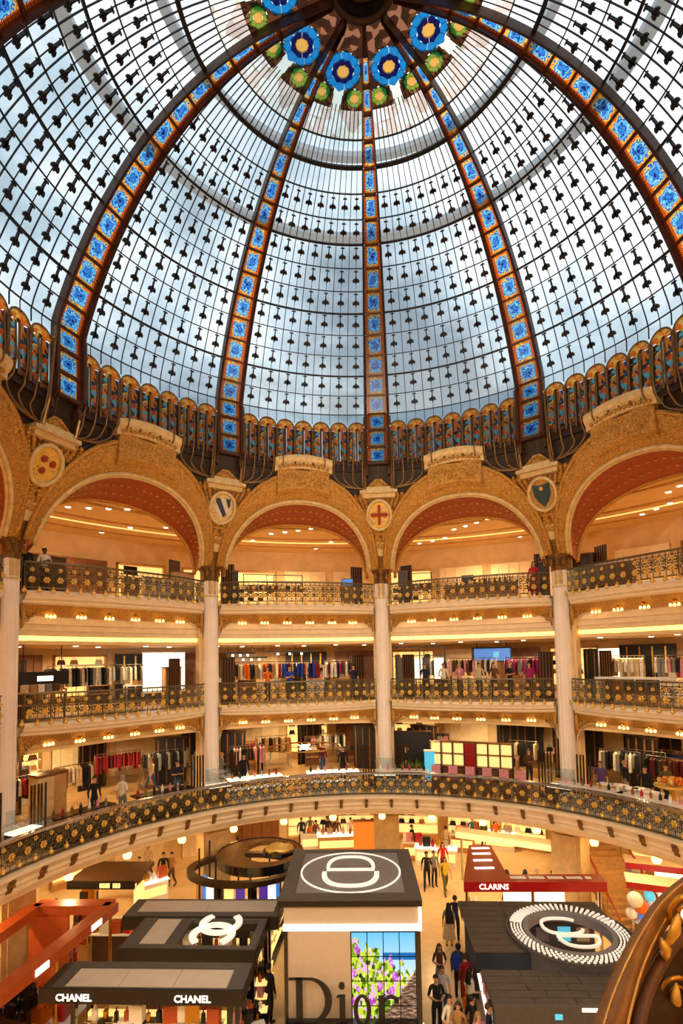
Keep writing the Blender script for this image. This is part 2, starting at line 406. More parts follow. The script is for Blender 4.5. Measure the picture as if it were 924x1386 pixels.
tag(annulus(MB(), RW, RW+0.3, 0, ZC3+0.15).build('wall_back', 'plaster'), 'warm plaster wall behind the shops', kind='structure')
# the side of the hall behind the viewer
mb = MB(); a0, a1 = TH0+2.03*STEP, TH0+6.97*STEP
annulus(mb, 12.9, 13.2, Z3+3.4, EYE+9.1, a0, a1, 40); annulus(mb, 13.4, 13.7, Z3-1.3, Z3, a0, a1, 40); annulus(mb, 11.3, 13.0, EYE+9.0, EYE+9.2, a0, a1, 40)
tag(mb.build('wall_rear', 'gold_pale'), 'gilded arcade wall on the viewer side of the hall', kind='structure')
# stepped cornice and warm light cove that run all round under the upper gallery
mb = MB()
for r0, z0, z1 in ((13.75, 1.45, 2.2), (13.95, 1.22, 1.5), (14.1, 1.02, 1.25)): annulus(mb, r0, 14.5, EYE+z0, EYE+z1, n=100)
tag(mb.build('trim_1', 'cream'), 'stepped cream cornice under the upper gallery', kind='structure')
tag(annulus(MB(), 14.2, 14.32, EYE+0.84, EYE+1.02, n=100).build('trim_2', 'strip_glow'), 'glowing cove light strip circling the middle gallery', kind='structure')
# ceiling tracks of the upper gallery
mb = MB()
for rr in (14.6, 17.0, 19.2): annulus(mb, rr, rr+0.18, ZC3-0.05, ZC3, n=100)
tag(mb.build('trim_3', 'wood_pale'), 'thin light tracks set in the upper gallery ceiling', kind='structure')
tag(annulus(MB(), 18.0, 18.1, ZC3-0.04, ZC3, n=100).build('trim_4', 'lightbox_warm'), 'warm light line in the upper gallery ceiling', kind='structure')

WHERE = {-3: 'beyond the three-dot medallion', -2: 'between the three-dot and striped-shield medallions', -1: 'between the striped-shield and cross medallions',
         0: 'between the cross and teal-shield medallions', 1: 'beyond the teal-shield medallion'}
COLN = {-2: 'three-dot medallion', -1: 'striped-shield medallion', 0: 'cross medallion', 1: 'teal-shield medallion'}
SHORT = {-3: 'before-dots bay', -2: 'dots-to-stripes bay', -1: 'stripes-to-cross bay', 0: 'cross-to-teal bay', 1: 'past-teal bay'}
ORD = ('first', 'second', 'third', 'fourth', 'fifth', 'sixth', 'seventh', 'eighth', 'ninth', 'tenth')
BAYS = (-3, -2, -1, 0, 1)
LEVEL = {1: 'lowest', 2: 'middle', 3: 'upper'}

# ================================================================== columns
def shaft_poly(w, d, r):                          # fluted pier, widest towards the hall (-y)
    h = w/2; return [(-h, r+d), (-h, r-0.02), (-h*0.82, r-0.10), (-h*0.55, r-0.17), (-h*0.45, r-0.14), (-h*0.2, r-0.2), (h*0.2, r-0.2), (h*0.45, r-0.14), (h*0.55, r-0.17), (h*0.82, r-0.10), (h, r-0.02), (h, r+d)]
RC = 13.45
_c = {}
for k in (-2, -1, 0, 1):
    t = ring_thing('column', 'tall pale stone column under the ' + COLN[k], 'column', TH0+k*STEP, RC, Z1, 'hall columns', 'structure')
    zt = EYE+3.66
    if not _c:
        off = (0, RC, Z1)
        _c['shaft'] = MB().prism(shaft_poly(0.66, 0.55, RC), Z1+0.6, zt).mesh('shaft', off)
        _c['back_pier'] = MB().bbox(-0.46, 0.46, RC+0.35, RC+0.95, Z1, zt).mesh('back_pier', off)
        _c['base'] = MB().prism(shaft_poly(0.9, 0.6, RC-0.02), Z1, Z1+0.45).prism(shaft_poly(0.78, 0.6, RC-0.02), Z1+0.45, Z1+0.62).mesh('base', off)
        mb = MB()
        for i, (w, z0, z1) in enumerate(((0.74, 0, 0.1), (0.70, 0.1, 0.5), (0.8, 0.5, 0.6), (0.92, 0.6, 0.74))): mb.prism(shaft_poly(w, 0.6, RC-0.03*i), zt+z0, zt+z1)
        for sx in (-1, 0, 1): mb.ball((sx*0.26, RC-0.24, zt+0.34), 0.12, 6, 4, sc=(1, .7, 1.5))
        _c['capital'] = mb.mesh('capital', off)
        _c['collar'] = MB().prism(shaft_poly(0.72, 0.58, RC-0.01), zt-0.75, zt-0.66).prism(shaft_poly(0.5, 0.5, RC-0.035), zt-0.62, zt-0.02).mesh('collar', off)
    inst('shaft', _c['shaft'], 'column_stone', t); inst('back_pier', _c['back_pier'], 'plaster', t); inst('base', _c['base'], 'column_stone', t)
    inst('capital', _c['capital'], 'gold_dark', t); inst('collar', _c['collar'], 'gold_pale', t)
# square ground-floor piers below
_p = None
PIERW = {-2: 'left behind the orange kiosk', -1: 'inside the oval gilt kiosk', 0: 'behind the tall square pavilion', 1: 'beside the red kiosk'}
for k in (-2, -1, 0, 1):
    t = ring_thing('pillar', 'square amber stone pillar ' + PIERW[k].replace('left ', ''), 'pillar', TH0+k*STEP, 13.3, 0, 'ground level pillars', 'structure')
    if _p is None:
        _p = (MB().bbox(-0.6, 0.6, 12.7, 13.9, 0.25, Z1-1.25).bbox(-0.42, 0.42, 12.64, 13.0, 0.4, Z1-1.4).mesh('shaft', (0, 13.3, 0)),
              MB().bbox(-0.7, 0.7, 12.6, 14.0, 0, 0.25).mesh('plinth', (0, 13.3, 0)), MB().bbox(-0.66, 0.66, 12.6, 13.96, Z1-1.25, Z1-1.1).bbox(-0.74, 0.74, 12.54, 14.0, Z1-1.1, Z1-0.9).mesh('capital', (0, 13.3, 0)))
    inst('shaft', _p[0], 'pier_stone', t); inst('plinth', _p[1], 'pier_stone', t); inst('capital', _p[2], 'gold_dark', t)

# ================================================================== arches and pendentives
_RP = [(3.5, 13.35), (4.4, 13.05), (5.4, 12.55), (6.7, 11.85), (7.8, 11.35), (9.2, 10.95), (12, 10.9)]
def rp(z):                                        # radius of the inward-leaning arcade surface at height z above the eye
    for (z0, r0), (z1, r1) in zip(_RP, _RP[1:]):
        if z <= z1: return r0+(r1-r0)*max(0, (z-z0)/(z1-z0))
    return _RP[-1][1]
def arch_pt(t, A, zs, H, e=0.92): return A*(1 if cos(t) >= 0 else -1)*abs(cos(t))**e, zs+H*max(0.0, sin(t))**e
A_F, A_O, A_B = 0.272, 0.300, 0.262
NT = 72
def cpol(a, r, zrel): return (r*sin(a), r*cos(a), EYE+zrel)
rng = random.Random(3)
bump = [[rng.random() for _ in range(200)] for _ in range(20)]
def _arch_meshes():
    off = (0, 12.0, EYE+4.0); d = {}
    fr = [arch_pt(pi*i/NT, A_F, 4.3, 3.0) for i in range(NT+1)]
    ou = [arch_pt(pi*i/NT, A_O, 4.35, 4.1) for i in range(NT+1)]
    # carved archivolt
    N = 150; rows = []
    for i in range(N+1):
        t = pi*i/N; f = arch_pt(t, A_F+0.004, 4.3, 3.03); o = arch_pt(t, A_O, 4.35, 4.1); row = []
        for j in range(11):
            v = j/10; a = f[0]+(o[0]-f[0])*v; z = f[1]+(o[1]-f[1])*v
            h = 0.05*sin(pi*v) + (0.10*(0.5+0.5*sin(i*0.85)*cos(j*1.9+i*0.3)) + 0.09*bump[j][i % 200])*(1 if 0 < j < 10 else 0)
            row.append(cpol(a, rp(z)-h, z))
        rows.append(row)
    d['archivolt'] = MB().grid(rows).mesh('archivolt', off, True)
    # inner and outer mouldings
    d['moulding'] = MB().tube([cpol(a, rp(z)-0.03, z) for a, z in fr], 0.095, 6).tube([cpol(a*0.975, rp(z)+0.06, z-0.07) for a, z in fr], 0.06, 5).mesh('moulding', off, True)
    d['outer_moulding'] = MB().tube([cpol(a, rp(z)-0.06, z) for a, z in ou], 0.10, 6).mesh('outer_moulding', off, True)
    # painted soffit running back to the gallery
    rows = []
    for i in range(NT+1):
        t = pi*i/NT; f = arch_pt(t, A_F*0.985, 4.3, 2.95); b = arch_pt(t, A_B, 4.0, 2.74)
        row = []
        for j in range(7):
            v = j/6; a = f[0]+(b[0]-f[0])*v; z = f[1]+(b[1]-f[1])*v; r = rp(f[1])+(13.75-rp(f[1]))*v
            row.append(cpol(a, r, z-0.05*sin(pi*v)))
        rows.append(row)
    d['soffit'] = MB().grid(rows).mesh('soffit', off, True)
    bk = [arch_pt(pi*i/NT, A_B, 4.0, 2.74) for i in range(NT+1)]
    d['back_moulding'] = MB().tube([cpol(a, 13.72, z-0.02) for a, z in bk], 0.085, 6).mesh('back_moulding', off, True)
    # painted flowers on the soffit
    mb = MB()
    for i in range(5, NT-4, 2):
        t = pi*i/NT; f = arch_pt(t, A_F*0.985, 4.3, 2.95); b = arch_pt(t, A_B, 4.0, 2.74)
        for v in (0.3, 0.62):
            a = f[0]+(b[0]-f[0])*v; z = f[1]+(b[1]-f[1])*v; r = rp(f[1])+(13.75-rp(f[1]))*v
            mb.ball(cpol(a+(0.004 if v > .5 else 0), r, z-0.07), 0.085, 5, 3, sc=(1, 1, .5))
    d['soffit_flowers'] = mb.mesh('soffit_flowers', off)
    # wall above the arch up to the gallery ceiling, behind the soffit
    rows = [[cpol(a, 13.8, z), cpol(a, 13.8, 6.8)] for a, z in bk]
    d['tympanum'] = MB().grid(rows).mesh('tympanum', off)
    # crown block with cornice
    mb = MB(); rows = []; n = 24
    prof = [(-.05, 7.6), (0.1, 7.75), (0.14, 8.0), (0.16, 8.62), (0.2, 8.68), (-.2, 8.7)]; prof2 = [(-.1, 8.68), (0.22, 8.66), (0.24, 8.84), (0.36, 8.95), (0.42, 9.08), (0.42, 9.22), (0.0, 9.28), (-0.2, 9.2)]
    for i in range(n+1):
        a = -0.108+0.216*i/n; sag = 0.22*(1-(a/0.108)**2)
        rows.append([cpol(a*(1+(0.16 if z > 8.8 else 0)), rp(8.4)-o, z-0.2+sag) for o, z in prof])
    mb.grid(rows); mb.add([p for p in rows[0]], [tuple(range(len(prof)))]); mb.add([p for p in rows[-1]], [tuple(range(len(prof)-1,-1,-1))])
    d['crown'] = mb.mesh('crown', off)
    mb = MB(); rows = [[cpol(a*1.12, rp(8.4)-o, z-0.2+0.22*(1-(a/0.108)**2)) for o, z in prof2] for a in [-0.108+0.216*i/n for i in range(n+1)]]
    mb.grid(rows); mb.add(rows[0], [tuple(range(len(prof2)))]); mb.add(rows[-1], [tuple(range(len(prof2)-1,-1,-1))]); d['crown_cornice'] = mb.mesh('crown_cornice', off)
    mb = MB()
    for i in range(13):
        a = -0.1+0.2*i/12; sag = 0.22*(1-(a/0.108)**2)
        mb.ball(cpol(a, rp(8.4)-0.26, 8.6+sag), 0.085, 6, 4)
    rg = random.Random(5)
    for i in range(90): mb.ball(cpol(rg.uniform(-.1, .1), rp(8.4)-0.13, rg.uniform(7.85, 8.42)), 0.05+.05*rg.random(), 5, 3, sc=(1, .7, 1))
    d['crown_relief'] = mb.mesh('crown_relief', off, True)
    # dark metal backing above the arch, up to the drum
    rows = []
    for i in range(41):
        a = -0.3141+0.6282*i/40
        c = min(1, abs(a)/A_O); zo = 4.35+4.1*max(0.0, 1-c**(2/0.92))**(0.46) - 0.5
        zo = max(zo, 4.6); rows.append([cpol(a, rp(z)+0.22, z) for z in [zo+(9.15-zo)*j/6 for j in range(7)]])
    d['backing'] = MB().grid(rows).mesh('backing', off)
    # grey lead gutter that follows the arch
    g = [arch_pt(pi*i/NT, A_O+0.004, 4.5, 4.05) for i in range(NT+1)]
    d['gutter'] = MB().grid([[cpol(a, rp(z)-0.02, z+0.03), cpol(a*1.0, rp(z)+0.25, z+0.16)] for a, z in g if z > 6.3]).mesh('gutter', off)
    return d
AM = _arch_meshes()
mat('lead', (96, 98, 104), 0.5, metal=0.3, var=0.15)
AMAT = dict(archivolt='gold_leaf', moulding='gold_pale', outer_moulding='gold_leaf', soffit='terracotta', back_moulding='gold_leaf', soffit_flowers='gold_leaf', tympanum='plaster', crown='gold_leaf', crown_cornice='gold_pale', crown_relief='gold_leaf', backing='drum_dark', gutter='lead')
for k in BAYS:
    t = ring_thing('arch', 'gilded carved arch with painted red soffit ' + WHERE[k], 'arch', TH0+(k+.5)*STEP, 12.0, EYE+4.0, 'arcade arches', 'structure')
    for nme, me in AM.items(): inst(nme, me, AMAT[nme], t)

# pendentive on each column with its medallion and pedestal
def _pend_mesh():
    off = (0, 13.0, EYE+4.3); d = {}; rows = []
    def hw(z):
        s = max(0.0, min(1.0, (z-4.35)/4.1)); c = (max(0.0, 1-s**(2/0.92)))**0.46
        return min(0.115, max(0.03, 0.3141-A_O*c+0.012))
    for i in range(29):
        z = 4.3+3.3*i/28; w = hw(z); rows.append([cpol(w*u/6, rp(z)+0.05, z) for u in range(-6, 7)])
    d['spandrel'] = MB().grid(rows).mesh('spandrel', off)
    mb = MB()
    for i in range(9, 29):
        z = 4.3+3.3*i/28; w = hw(z)
        for u in range(-5, 6):
            if random.random() < 0.8: mb.ball(cpol(w*u/6, rp(z)+0.02, z), 0.07+0.05*random.random(), 5, 3)
    d['carving'] = mb.mesh('carving', off, True)
    d['neck_panel'] = MB().hexa([cpol(a, rp(4.95)-0.02, 4.95) for a in (-.026, .026)]+[cpol(a, rp(4.95)+0.1, 4.95) for a in (.026, -.026)],
                               [cpol(a, rp(5.6)-0.02, 5.6) for a in (-.034, .034)]+[cpol(a, rp(5.6)+0.1, 5.6) for a in (.034, -.034)]).mesh('neck_panel', off)
    mb = MB()
    for w, z0, z1, dd in ((0.068, 7.45, 7.62, 0.16), (0.078, 7.62, 7.76, 0.28), (0.062, 7.76, 7.9, 0.2)):
        mb.hexa([cpol(-w, rp(z0)-dd, z0), cpol(w, rp(z0)-dd, z0), cpol(w, rp(z0)+0.4, z0), cpol(-w, rp(z0)+0.4, z0)], [cpol(-w, rp(z0)-dd, z1), cpol(w, rp(z0)-dd, z1), cpol(w, rp(z0)+0.4, z1), cpol(-w, rp(z0)+0.4, z1)])
    d['pedestal'] = mb.mesh('pedestal', off)
    mb = MB(); r = rp(7.7)-0.15
    mb.hexa([cpol(-.05, r, 7.9), cpol(.05, r, 7.9), cpol(.05, r+.3, 7.9), cpol(-.05, r+.3, 7.9)], [cpol(-.012, r, 8.3), cpol(.012, r, 8.3), cpol(.012, r+.3, 8.3), cpol(-.012, r+.3, 8.3)])
    for i in range(7): mb.ball(cpol(-.03+.01*i, r-.02, 8.0+.06*(3-abs(i-3))), 0.07, 5, 3)
    d['pediment'] = mb.mesh('pediment', off)
    return d
PM = _pend_mesh()
PMAT = dict(spandrel='gold_dark', carving='gold_leaf', neck_panel='gold_pale', pedestal='gold_pale', pediment='gold_leaf')
mat('teal_enamel', (34, 72, 84), 0.3); mat('enamel_white', (224, 214, 200), 0.4); mat('enamel_red', (156, 44, 30), 0.4); mat('enamel_blue', (44, 60, 92), 0.35)
def disc(mb, cz, rad, dep_, n=24, mi=0, sx=1.0, sy=1.0, cx=0.0):     # a disc lying on the leaning spandrel
    lo, hi = [], []
    for i in range(n):
        a = 2*pi*i/n; x = cx+rad*sx*cos(a); z = cz+rad*sy*sin(a); r = rp(z)
        lo.append(cpol(x/r, r+0.06, z)); hi.append(cpol(x/r, r-dep_, z))
    return mb.hexa(lo, hi, mi)
def plate(mb, poly, cz, dep_, mi=0):
    lo, hi = [], []
    for x, z in poly:
        z += cz; r = rp(z); lo.append(cpol(x/r, r, z)); hi.append(cpol(x/r, r-dep_, z))
    return mb.hexa(lo, hi, mi)
for k in (-2, -1, 0, 1):
    t = ring_thing('pendentive', 'gilded pendentive carrying the ' + COLN[k], 'pendentive', TH0+k*STEP, 13.0, EYE+4.3, 'arcade pendentives', 'structure')
    for nme, me in PM.items(): inst(nme, me, PMAT[nme], t)
    zc = 6.72
    mb = MB(); n = 28
    pth = []
    for i in range(n):
        a = 2*pi*i/n; x = 0.56*cos(a); z = zc+0.62*sin(a); r = rp(z)-0.1; pth.append(cpol(x/r, r, z))
    mb.tube(pth, 0.085, 6, closed=True)
    med = mb.build('medallion', 'gold_pale', t, smooth=True)
    disc(MB(), zc, 0.52, 0.08, sy=1.1).build('field', 'gold_bright' if k in (0, -2) else ('gold_pale' if k == -1 else 'gold_leaf'), med)
    if k == -2:
        for x, z in ((-0.14, 0.16), (0.2, 0.08), (-0.1, -0.2)): disc(MB(), zc+z, 0.105, 0.14, 12, cx=x).build('red_dot', 'enamel_red', med)
    elif k == -1:
        plate(MB(), [(-.32, .36), (.32, .36), (.32, -.1), (.0, -.44), (-.32, -.1)], zc, 0.12).build('shield', 'enamel_white', med)
        plate(MB(), [(-.32, .36), (-.16, .36), (.2, -.26), (.08, -.38), (-.32, .2)], zc, 0.15).build('stripe', 'enamel_blue', med)
        plate(MB(), [(.1, .36), (.32, .36), (.32, .06), (.26, .0)], zc, 0.15).build('stripe', 'enamel_blue', med)
    elif k == 0:
        mb = MB(); plate(mb, [(-.07, .42), (.07, .42), (.07, -.42), (-.07, -.42)], zc, 0.14); plate(mb, [(-.4, .07), (.4, .07), (.4, -.07), (-.4, -.07)], zc, 0.145)
        mb.build('cross', 'enamel_red', med)
        for sx in (-1, 1):
            for sz in (-1, 1): disc(MB(), zc+sz*.24, 0.1, 0.14, 10, cx=sx*.23).build('boss', 'gold_pale', med)
    else:
        plate(MB(), [(-.36, .4), (-.1, .34), (.1, .34), (.36, .4), (.34, -.05), (.2, -.3), (0, -.48), (-.2, -.3), (-.34, -.05)], zc, 0.13).build('shield', 'teal_enamel', med)
        disc(MB(), zc+.2, 0.08, 0.17, 8).build('boss', 'gold_bright', med)

# ================================================================== the glass dome
_A0, _A1, _A2, _H, _RD, _ZD = 0.3856, 0.5161, 0.3155, 0.8164, 10.8974, 11.2285
_prof = []
def _mkprof():
    n = 40; r, z = _RD, _ZD; ds = _H/n
    _prof.append((r, z))
    for i in range(int(16.4*n)):
        u = (i+0.5)/n/11; a = min(_A0+_A1*u+_A2*u*u, 1.62)
        r -= sin(a)*ds; z += cos(a)*ds; _prof.append((r, z))
_mkprof()
def dprof(k):
    if k < 0: return _RD+0.02*k, _ZD+k*_H*0.98
    i = min(k*40, len(_prof)-1.001); j = int(i); f = i-j
    return _prof[j][0]*(1-f)+_prof[j+1][0]*f, _prof[j][1]*(1-f)+_prof[j+1][1]*f
def dp(a, k, off=0.0):
    r, z = dprof(k); r2, z2 = dprof(k+0.1); r1, z1 = dprof(max(k-0.1, -3)); tr, tz = r2-r1, z2-z1; l = sqrt(tr*tr+tz*tz)
    r -= off*tz/l; z += off*tr/l                   # off > 0 is towards the inside of the dome
    return (r*sin(a), r*cos(a), EYE+z)
dome = thing('ceiling', 'great stained glass dome with ten painted ribs over the hall', None, (0, 0, 0), kind='structure')
RW_ = 0.050                                        # half width of a rib (radians)
GW = (STEP-2*RW_)/7                                # one arched window of the drum
GORES = range(-4, 3)
def area_px(P):
    q = [proj(p) for p in P]
    if any(v is None for v in q): return 0
    cx = sum(v[0] for v in q)/len(q); cy = sum(v[1] for v in q)/len(q)
    if not (-8 < cx < 932 and -8 < cy < 1394): return 0
    s = 0
    for i in range(len(q)):
        x0, y0 = q[i]; x1, y1 = q[(i+1) % len(q)]; s += x0*y1-x1*y0
    return abs(s)/2
def rotz(p, phi): return (p[0]*cos(phi)+p[1]*sin(phi), -p[0]*sin(phi)+p[1]*cos(phi), p[2])
# panes: 14 columns x 12 rows in each gore
cand = []; PANE = {}
for j in range(-1, 12):
    k0, k1 = (j, j+1) if j >= 0 else (-0.62, 0); w = GW/4*0.97
    PANE[j] = [dp(-w, k0, -.02), dp(w, k0, -.02), dp(w, k1, -.02), dp(-w, k1, -.02)]
for g in range(-5, 5):
    for c in range(14):
        phi = TH0+g*STEP+RW_+(c+0.5)*GW/2
        for j in range(-1, 12):
            P = [rotz(p, phi) for p in PANE[j]]; cand.append((area_px(P) if g in GORES else 0, j, phi, P))
cand.sort(key=lambda t: -t[0])
pane_me = {j: MB().add(P, [(0,1,2,3)]).mesh('pane') for j, P in PANE.items()}
for a, j, phi, P in cand[:300]: inst('pane', pane_me[j], 'pane_glass', dome, rz=-phi)
mb = MB()
for a, j, phi, P in cand[300:]: mb.add(P, [(0,1,2,3)])
tag(mb.build('panes', 'pane_glass', dome), 'frosted pale glass panes', kind='stuff')
# meridian bars and ring bars
def bar_mesh(name, w, d, k0, k1, n=26):
    rows = []
    for i in range(n+1):
        k = k0+(k1-k0)*i/n; r = dprof(k)[0]; a = w/2/r
        rows.append([dp(-a, k, 0), dp(a, k, 0), dp(a, k, d), dp(-a, k, d), dp(-a, k, 0)])
    return MB().grid(rows).mesh(name)
bar_plain = bar_mesh('glazing_bar', 0.024, 0.045, -0.6, 12.0); bar_chain = bar_mesh('chain_bar', 0.018, 0.03, -0.6, 12.0)
for g in GORES:
    for c in range(1, 14):
        inst('glazing_bar' if c % 2 == 0 else 'chain_bar', bar_plain if c % 2 == 0 else bar_chain, 'lead_bar', dome, rz=-(TH0+g*STEP+RW_+c*GW/2))
def ring_mesh(name, k, h, d):
    rows = []; r = dprof(k)[0]
    for i in range(25):
        a = RW_*0.9+(STEP-2*RW_*0.9)*i/24; kk = h/2/_H
        rows.append([dp(a, k-kk, 0), dp(a, k+kk, 0), dp(a, k+kk, d), dp(a, k-kk, d), dp(a, k-kk, 0)])
    return MB().grid(rows).mesh(name)
rings = {k: ring_mesh('glazing_ring', k, 0.075 if k in (2, 5, 8) else (0.13 if k == 11 else 0.035), 0.10 if k in (2, 5, 8, 11) else 0.06) for k in range(0, 13)}
for g in GORES:
    for k, me in rings.items(): inst('glazing_ring', me, 'lead_bar', dome, rz=-(TH0+g*STEP))
# leaf ornaments on the chains
def leaf_me():
    mb = MB(); th = 0.03
    def pl(poly): mb.hexa([(x, -th, z) for x, z in poly], [(x, th, z) for x, z in poly])
    pl([(-.10, .30), (.10, .30), (.07, .355), (-.07, .355)])
    pl([(-.02, .30), (.02, .30), (.025, -.16), (-.025, -.16)])
    pl([(0, .14), (.06, .05), (.05, -.1), (0, -.16), (-.05, -.1), (-.06, .05)])
    for s in (-1, 1): pl([(s*.02, -.02), (s*.10, .06), (s*.16, -.02), (s*.15, -.11), (s*.07, -.10)][::s])
    return mb.mesh('leaf_ornament')
leaf = leaf_me(); oc = []
for g in GORES:
    for c in range(7):
        phi = TH0+g*STEP+RW_+(c+0.5)*GW
        for j in range(10):
            k = j+0.52; P = rotz(dp(0, k, 0.08), phi); q = proj(P)
            vis = q is not None and -10 < q[0] < 934 and -10 < q[1] < 1390
            dist_ = (Vector(P)-CAM).length; oc.append((dist_ if vis else 1e3+dist_, phi, k, P))
oc.sort(key=lambda t: t[0])
def leaf_matrix(phi, k):
    p0, p1 = Vector(rotz(dp(0, k-.1), phi)), Vector(rotz(dp(0, k+.1), phi)); zx = (p1-p0).normalized(); xx = Vector((cos(phi), -sin(phi), 0)); yy = zx.cross(xx)
    s = min(1.0, 0.45+dprof(k)[0]/16)*0.94
    m = Matrix((xx, yy, zx)).transposed()*s; m = m.to_4x4(); m.translation = Vector(rotz(dp(0, k, 0.08), phi)); return m
for d_, phi, k, P in oc[:300]:
    if d_ > 1e3: continue
    o = inst('leaf_ornament', leaf, 'lead_bar', dome); o.matrix_basis = leaf_matrix(phi, k)
mb = MB()
for d_, phi, k, P in oc:
    if (d_, phi, k, P) in oc[:300] and d_ < 1e3: continue
    m = leaf_matrix(phi, k); mb.add([m @ v.co for v in leaf.vertices], [tuple(p.vertices) for p in leaf.polygons])
tag(mb.build('leaf_ornaments', 'lead_bar', dome), 'dark leaf ornaments on the chains', kind='stuff')
# ribs with stained panels
def rib_meshes():
    d = {}; mb = MB()
    for s in (-1, 1):
        rows = []
        for i in range(64):
            k = -3.6+19.7*i/63; a0, a1 = s*RW_*0.86, s*RW_*1.08
            rows.append([dp(a0, k, 0.0), dp(a0, k, 0.28), dp((a0+a1)/2, k, 0.34), dp(a1, k, 0.28), dp(a1, k, -0.02), dp(a0, k, 0.0)])
        mb.grid(rows)
    for k in range(-3, 15):
        kk = 0.05; w = RW_*0.8
        mb.hexa([dp(-w, k-kk, 0.05), dp(w, k-kk, 0.05), dp(w, k+kk, 0.05), dp(-w, k+kk, 0.05)], [dp(-w, k-kk, 0.2), dp(w, k-kk, 0.2), dp(w, k+kk, 0.2), dp(-w, k+kk, 0.2)])
    mb.grid([[dp(-RW_*.9, 14.95+1.2*i/6, .08), dp(RW_*.9, 14.95+1.2*i/6, .08)] for i in range(7)])
    d['rib'] = mb.mesh('rib')
    for k in range(-3, 15):
        w = RW_*0.88; rows = [[dp(-w+2*w*i/4, k+0.03+0.94*j/3, 0.1) for i in range(5)] for j in range(4)]
        d[k] = MB().grid(rows, uv=True).mesh('rib_panel')
    return d
RM = rib_meshes()
for g in range(-4, 5):
    rb = inst('rib', RM['rib'], 'rib_frame', dome, rz=-(TH0+g*STEP))
    if -4 < g < 4:
        for k in range(-3, 15):
            o = inst('rib_panel', RM[k], 'rib_glass', rb)
    else:
        pass
# upper zone: rosy panes, then the brown crown with flowers
rows = lambda k0, k1, n=10, off=-.02: [[dp(RW_*.8+(STEP-2*RW_*.8)*i/14, k0+(k1-k0)*j/n, off) for i in range(15)] for j in range(n+1)]
rosy = MB().grid(rows(12.0, 13.0, 4)).mesh('rosy_panel'); crown = None
mb = MB()
for c in range(1, 14):
    a = RW_+c*GW/2; w = 0.012/3.5
    mb.grid([[dp(a-w*3.5/dprof(12+1.2*i/6)[0]*1.3, 12+1.2*i/6, 0.0), dp(a+w*3.5/dprof(12+1.2*i/6)[0]*1.3, 12+1.2*i/6, 0.0)] for i in range(7)])
fine = mb.mesh('fine_bars')
CROWN_G = []
for g in range(-5, 5):
    rz = -(TH0+g*STEP)
    inst('rosy_panel', rosy, 'rosy_glass', dome, rz=rz); CROWN_G.append(rz)
    if g in GORES: inst('fine_bars', fine, 'lead_bar', dome, rz=rz)
def on_dome(a, k, off=0.05):                       # local frame on the shell (x = round, z = up the shell, y = outwards)
    p = Vector(dp(a, k, off)); z = (Vector(dp(a, k+.1))-Vector(dp(a, k-.1))).normalized(); x = Vector((cos(a), -sin(a), 0)); y = z.cross(x)
    m = Matrix((x, y, z)).transposed().to_4x4(); m.translation = p; return m
def flower(mb, m, ro, ri, n, wob=0.0, mi=0, th=0.02):
    for i in range(n):
        a0, a1 = 2*pi*(i+.02)/n, 2*pi*(i+.98)/n; am = (a0+a1)/2
        pts = [(ri*cos(a0), ri*sin(a0)), (ro*.92*cos(a0), ro*.92*sin(a0)), (ro*(1+wob)*cos(am), ro*(1+wob)*sin(am)), (ro*.92*cos(a1), ro*.92*sin(a1)), (ri*cos(a1), ri*sin(a1)), (ri*.9*cos(am), ri*.9*sin(am))]
        mb.hexa([m @ Vector((x, th, z)) for x, z in pts], [m @ Vector((x, -th, z)) for x, z in pts], mi)
    return mb
ac = STEP/2
mB = on_dome(ac, 14.35, 0.0); mG1 = on_dome(ac-0.18, 13.45, 0.0); mG2 = on_dome(ac+0.18, 13.45, 0.0)
FL = {}
def crown_mesh():
    mb = MB(); n1, n2 = 60, 44; iB, i1, i2 = mB.inverted(), mG1.inverted(), mG2.inverted()
    P = [[Vector(dp(RW_*.8+(STEP-2*RW_*.8)*i/n1, 13.0+3.15*j/n2, -.02)) for i in range(n1+1)] for j in range(n2+1)]
    for j in range(n2):
        for i in range(n1):
            q = [P[j][i], P[j][i+1], P[j+1][i+1], P[j+1][i]]; c = (q[0]+q[1]+q[2]+q[3])/4; b = iB @ c; g1 = i1 @ c; g2 = i2 @ c
            if math.hypot(b.x, b.z) < .53 or math.hypot(g1.x, g1.z) < .25 or math.hypot(g2.x, g2.z) < .25 or (abs(b.x) < .15 and -1.2 < b.z < -.5): continue
            mb.add(q, [(0,1,2,3)])
    return mb.mesh('crown_panel')
crown = crown_mesh()
for rz in CROWN_G: inst('crown_panel', crown, 'crown_glass', dome, rz=rz)
# outer steel rings of the weather roof, seen faintly through the glass
mat('outer_steel', (214, 224, 230), 0.6)
for k_, w_ in ((8.25, .45), (11.5, .3)):
    r_, z_ = dprof(k_); annulus(MB(), r_+1.0, r_+1.0+w_, EYE+z_+.9, EYE+z_+1.1, n=80).build('outer_steel_ring', 'outer_steel', dome)
FL['petals'] = flower(MB(), mB, 0.56, 0.36, 10, .06).mesh('petals'); FL['mid_petals'] = flower(MB(), mB, 0.47, 0.34, 20, .0, th=.03).mesh('mid_petals'); FL['inner_petals'] = flower(MB(), mB, 0.34, 0.2, 8, .05).mesh('inner_petals')
def dsc(m, r, n=12, th=0.03): return MB().hexa([m @ Vector((r*cos(2*pi*i/n), th, r*sin(2*pi*i/n))) for i in range(n)], [m @ Vector((r*cos(2*pi*i/n), -th, r*sin(2*pi*i/n))) for i in range(n)])
FL['heart'] = dsc(mB, .19).mesh('heart')
mb = MB()
mb.add([mB @ Vector(p) for p in ((-.2, 0, -.56), (.2, 0, -.56), (.14, 0, -.9), (.26, 0, -1.25), (-.26, 0, -1.25), (-.14, 0, -.9))], [(0,1,2,5), (5,2,3,4)])
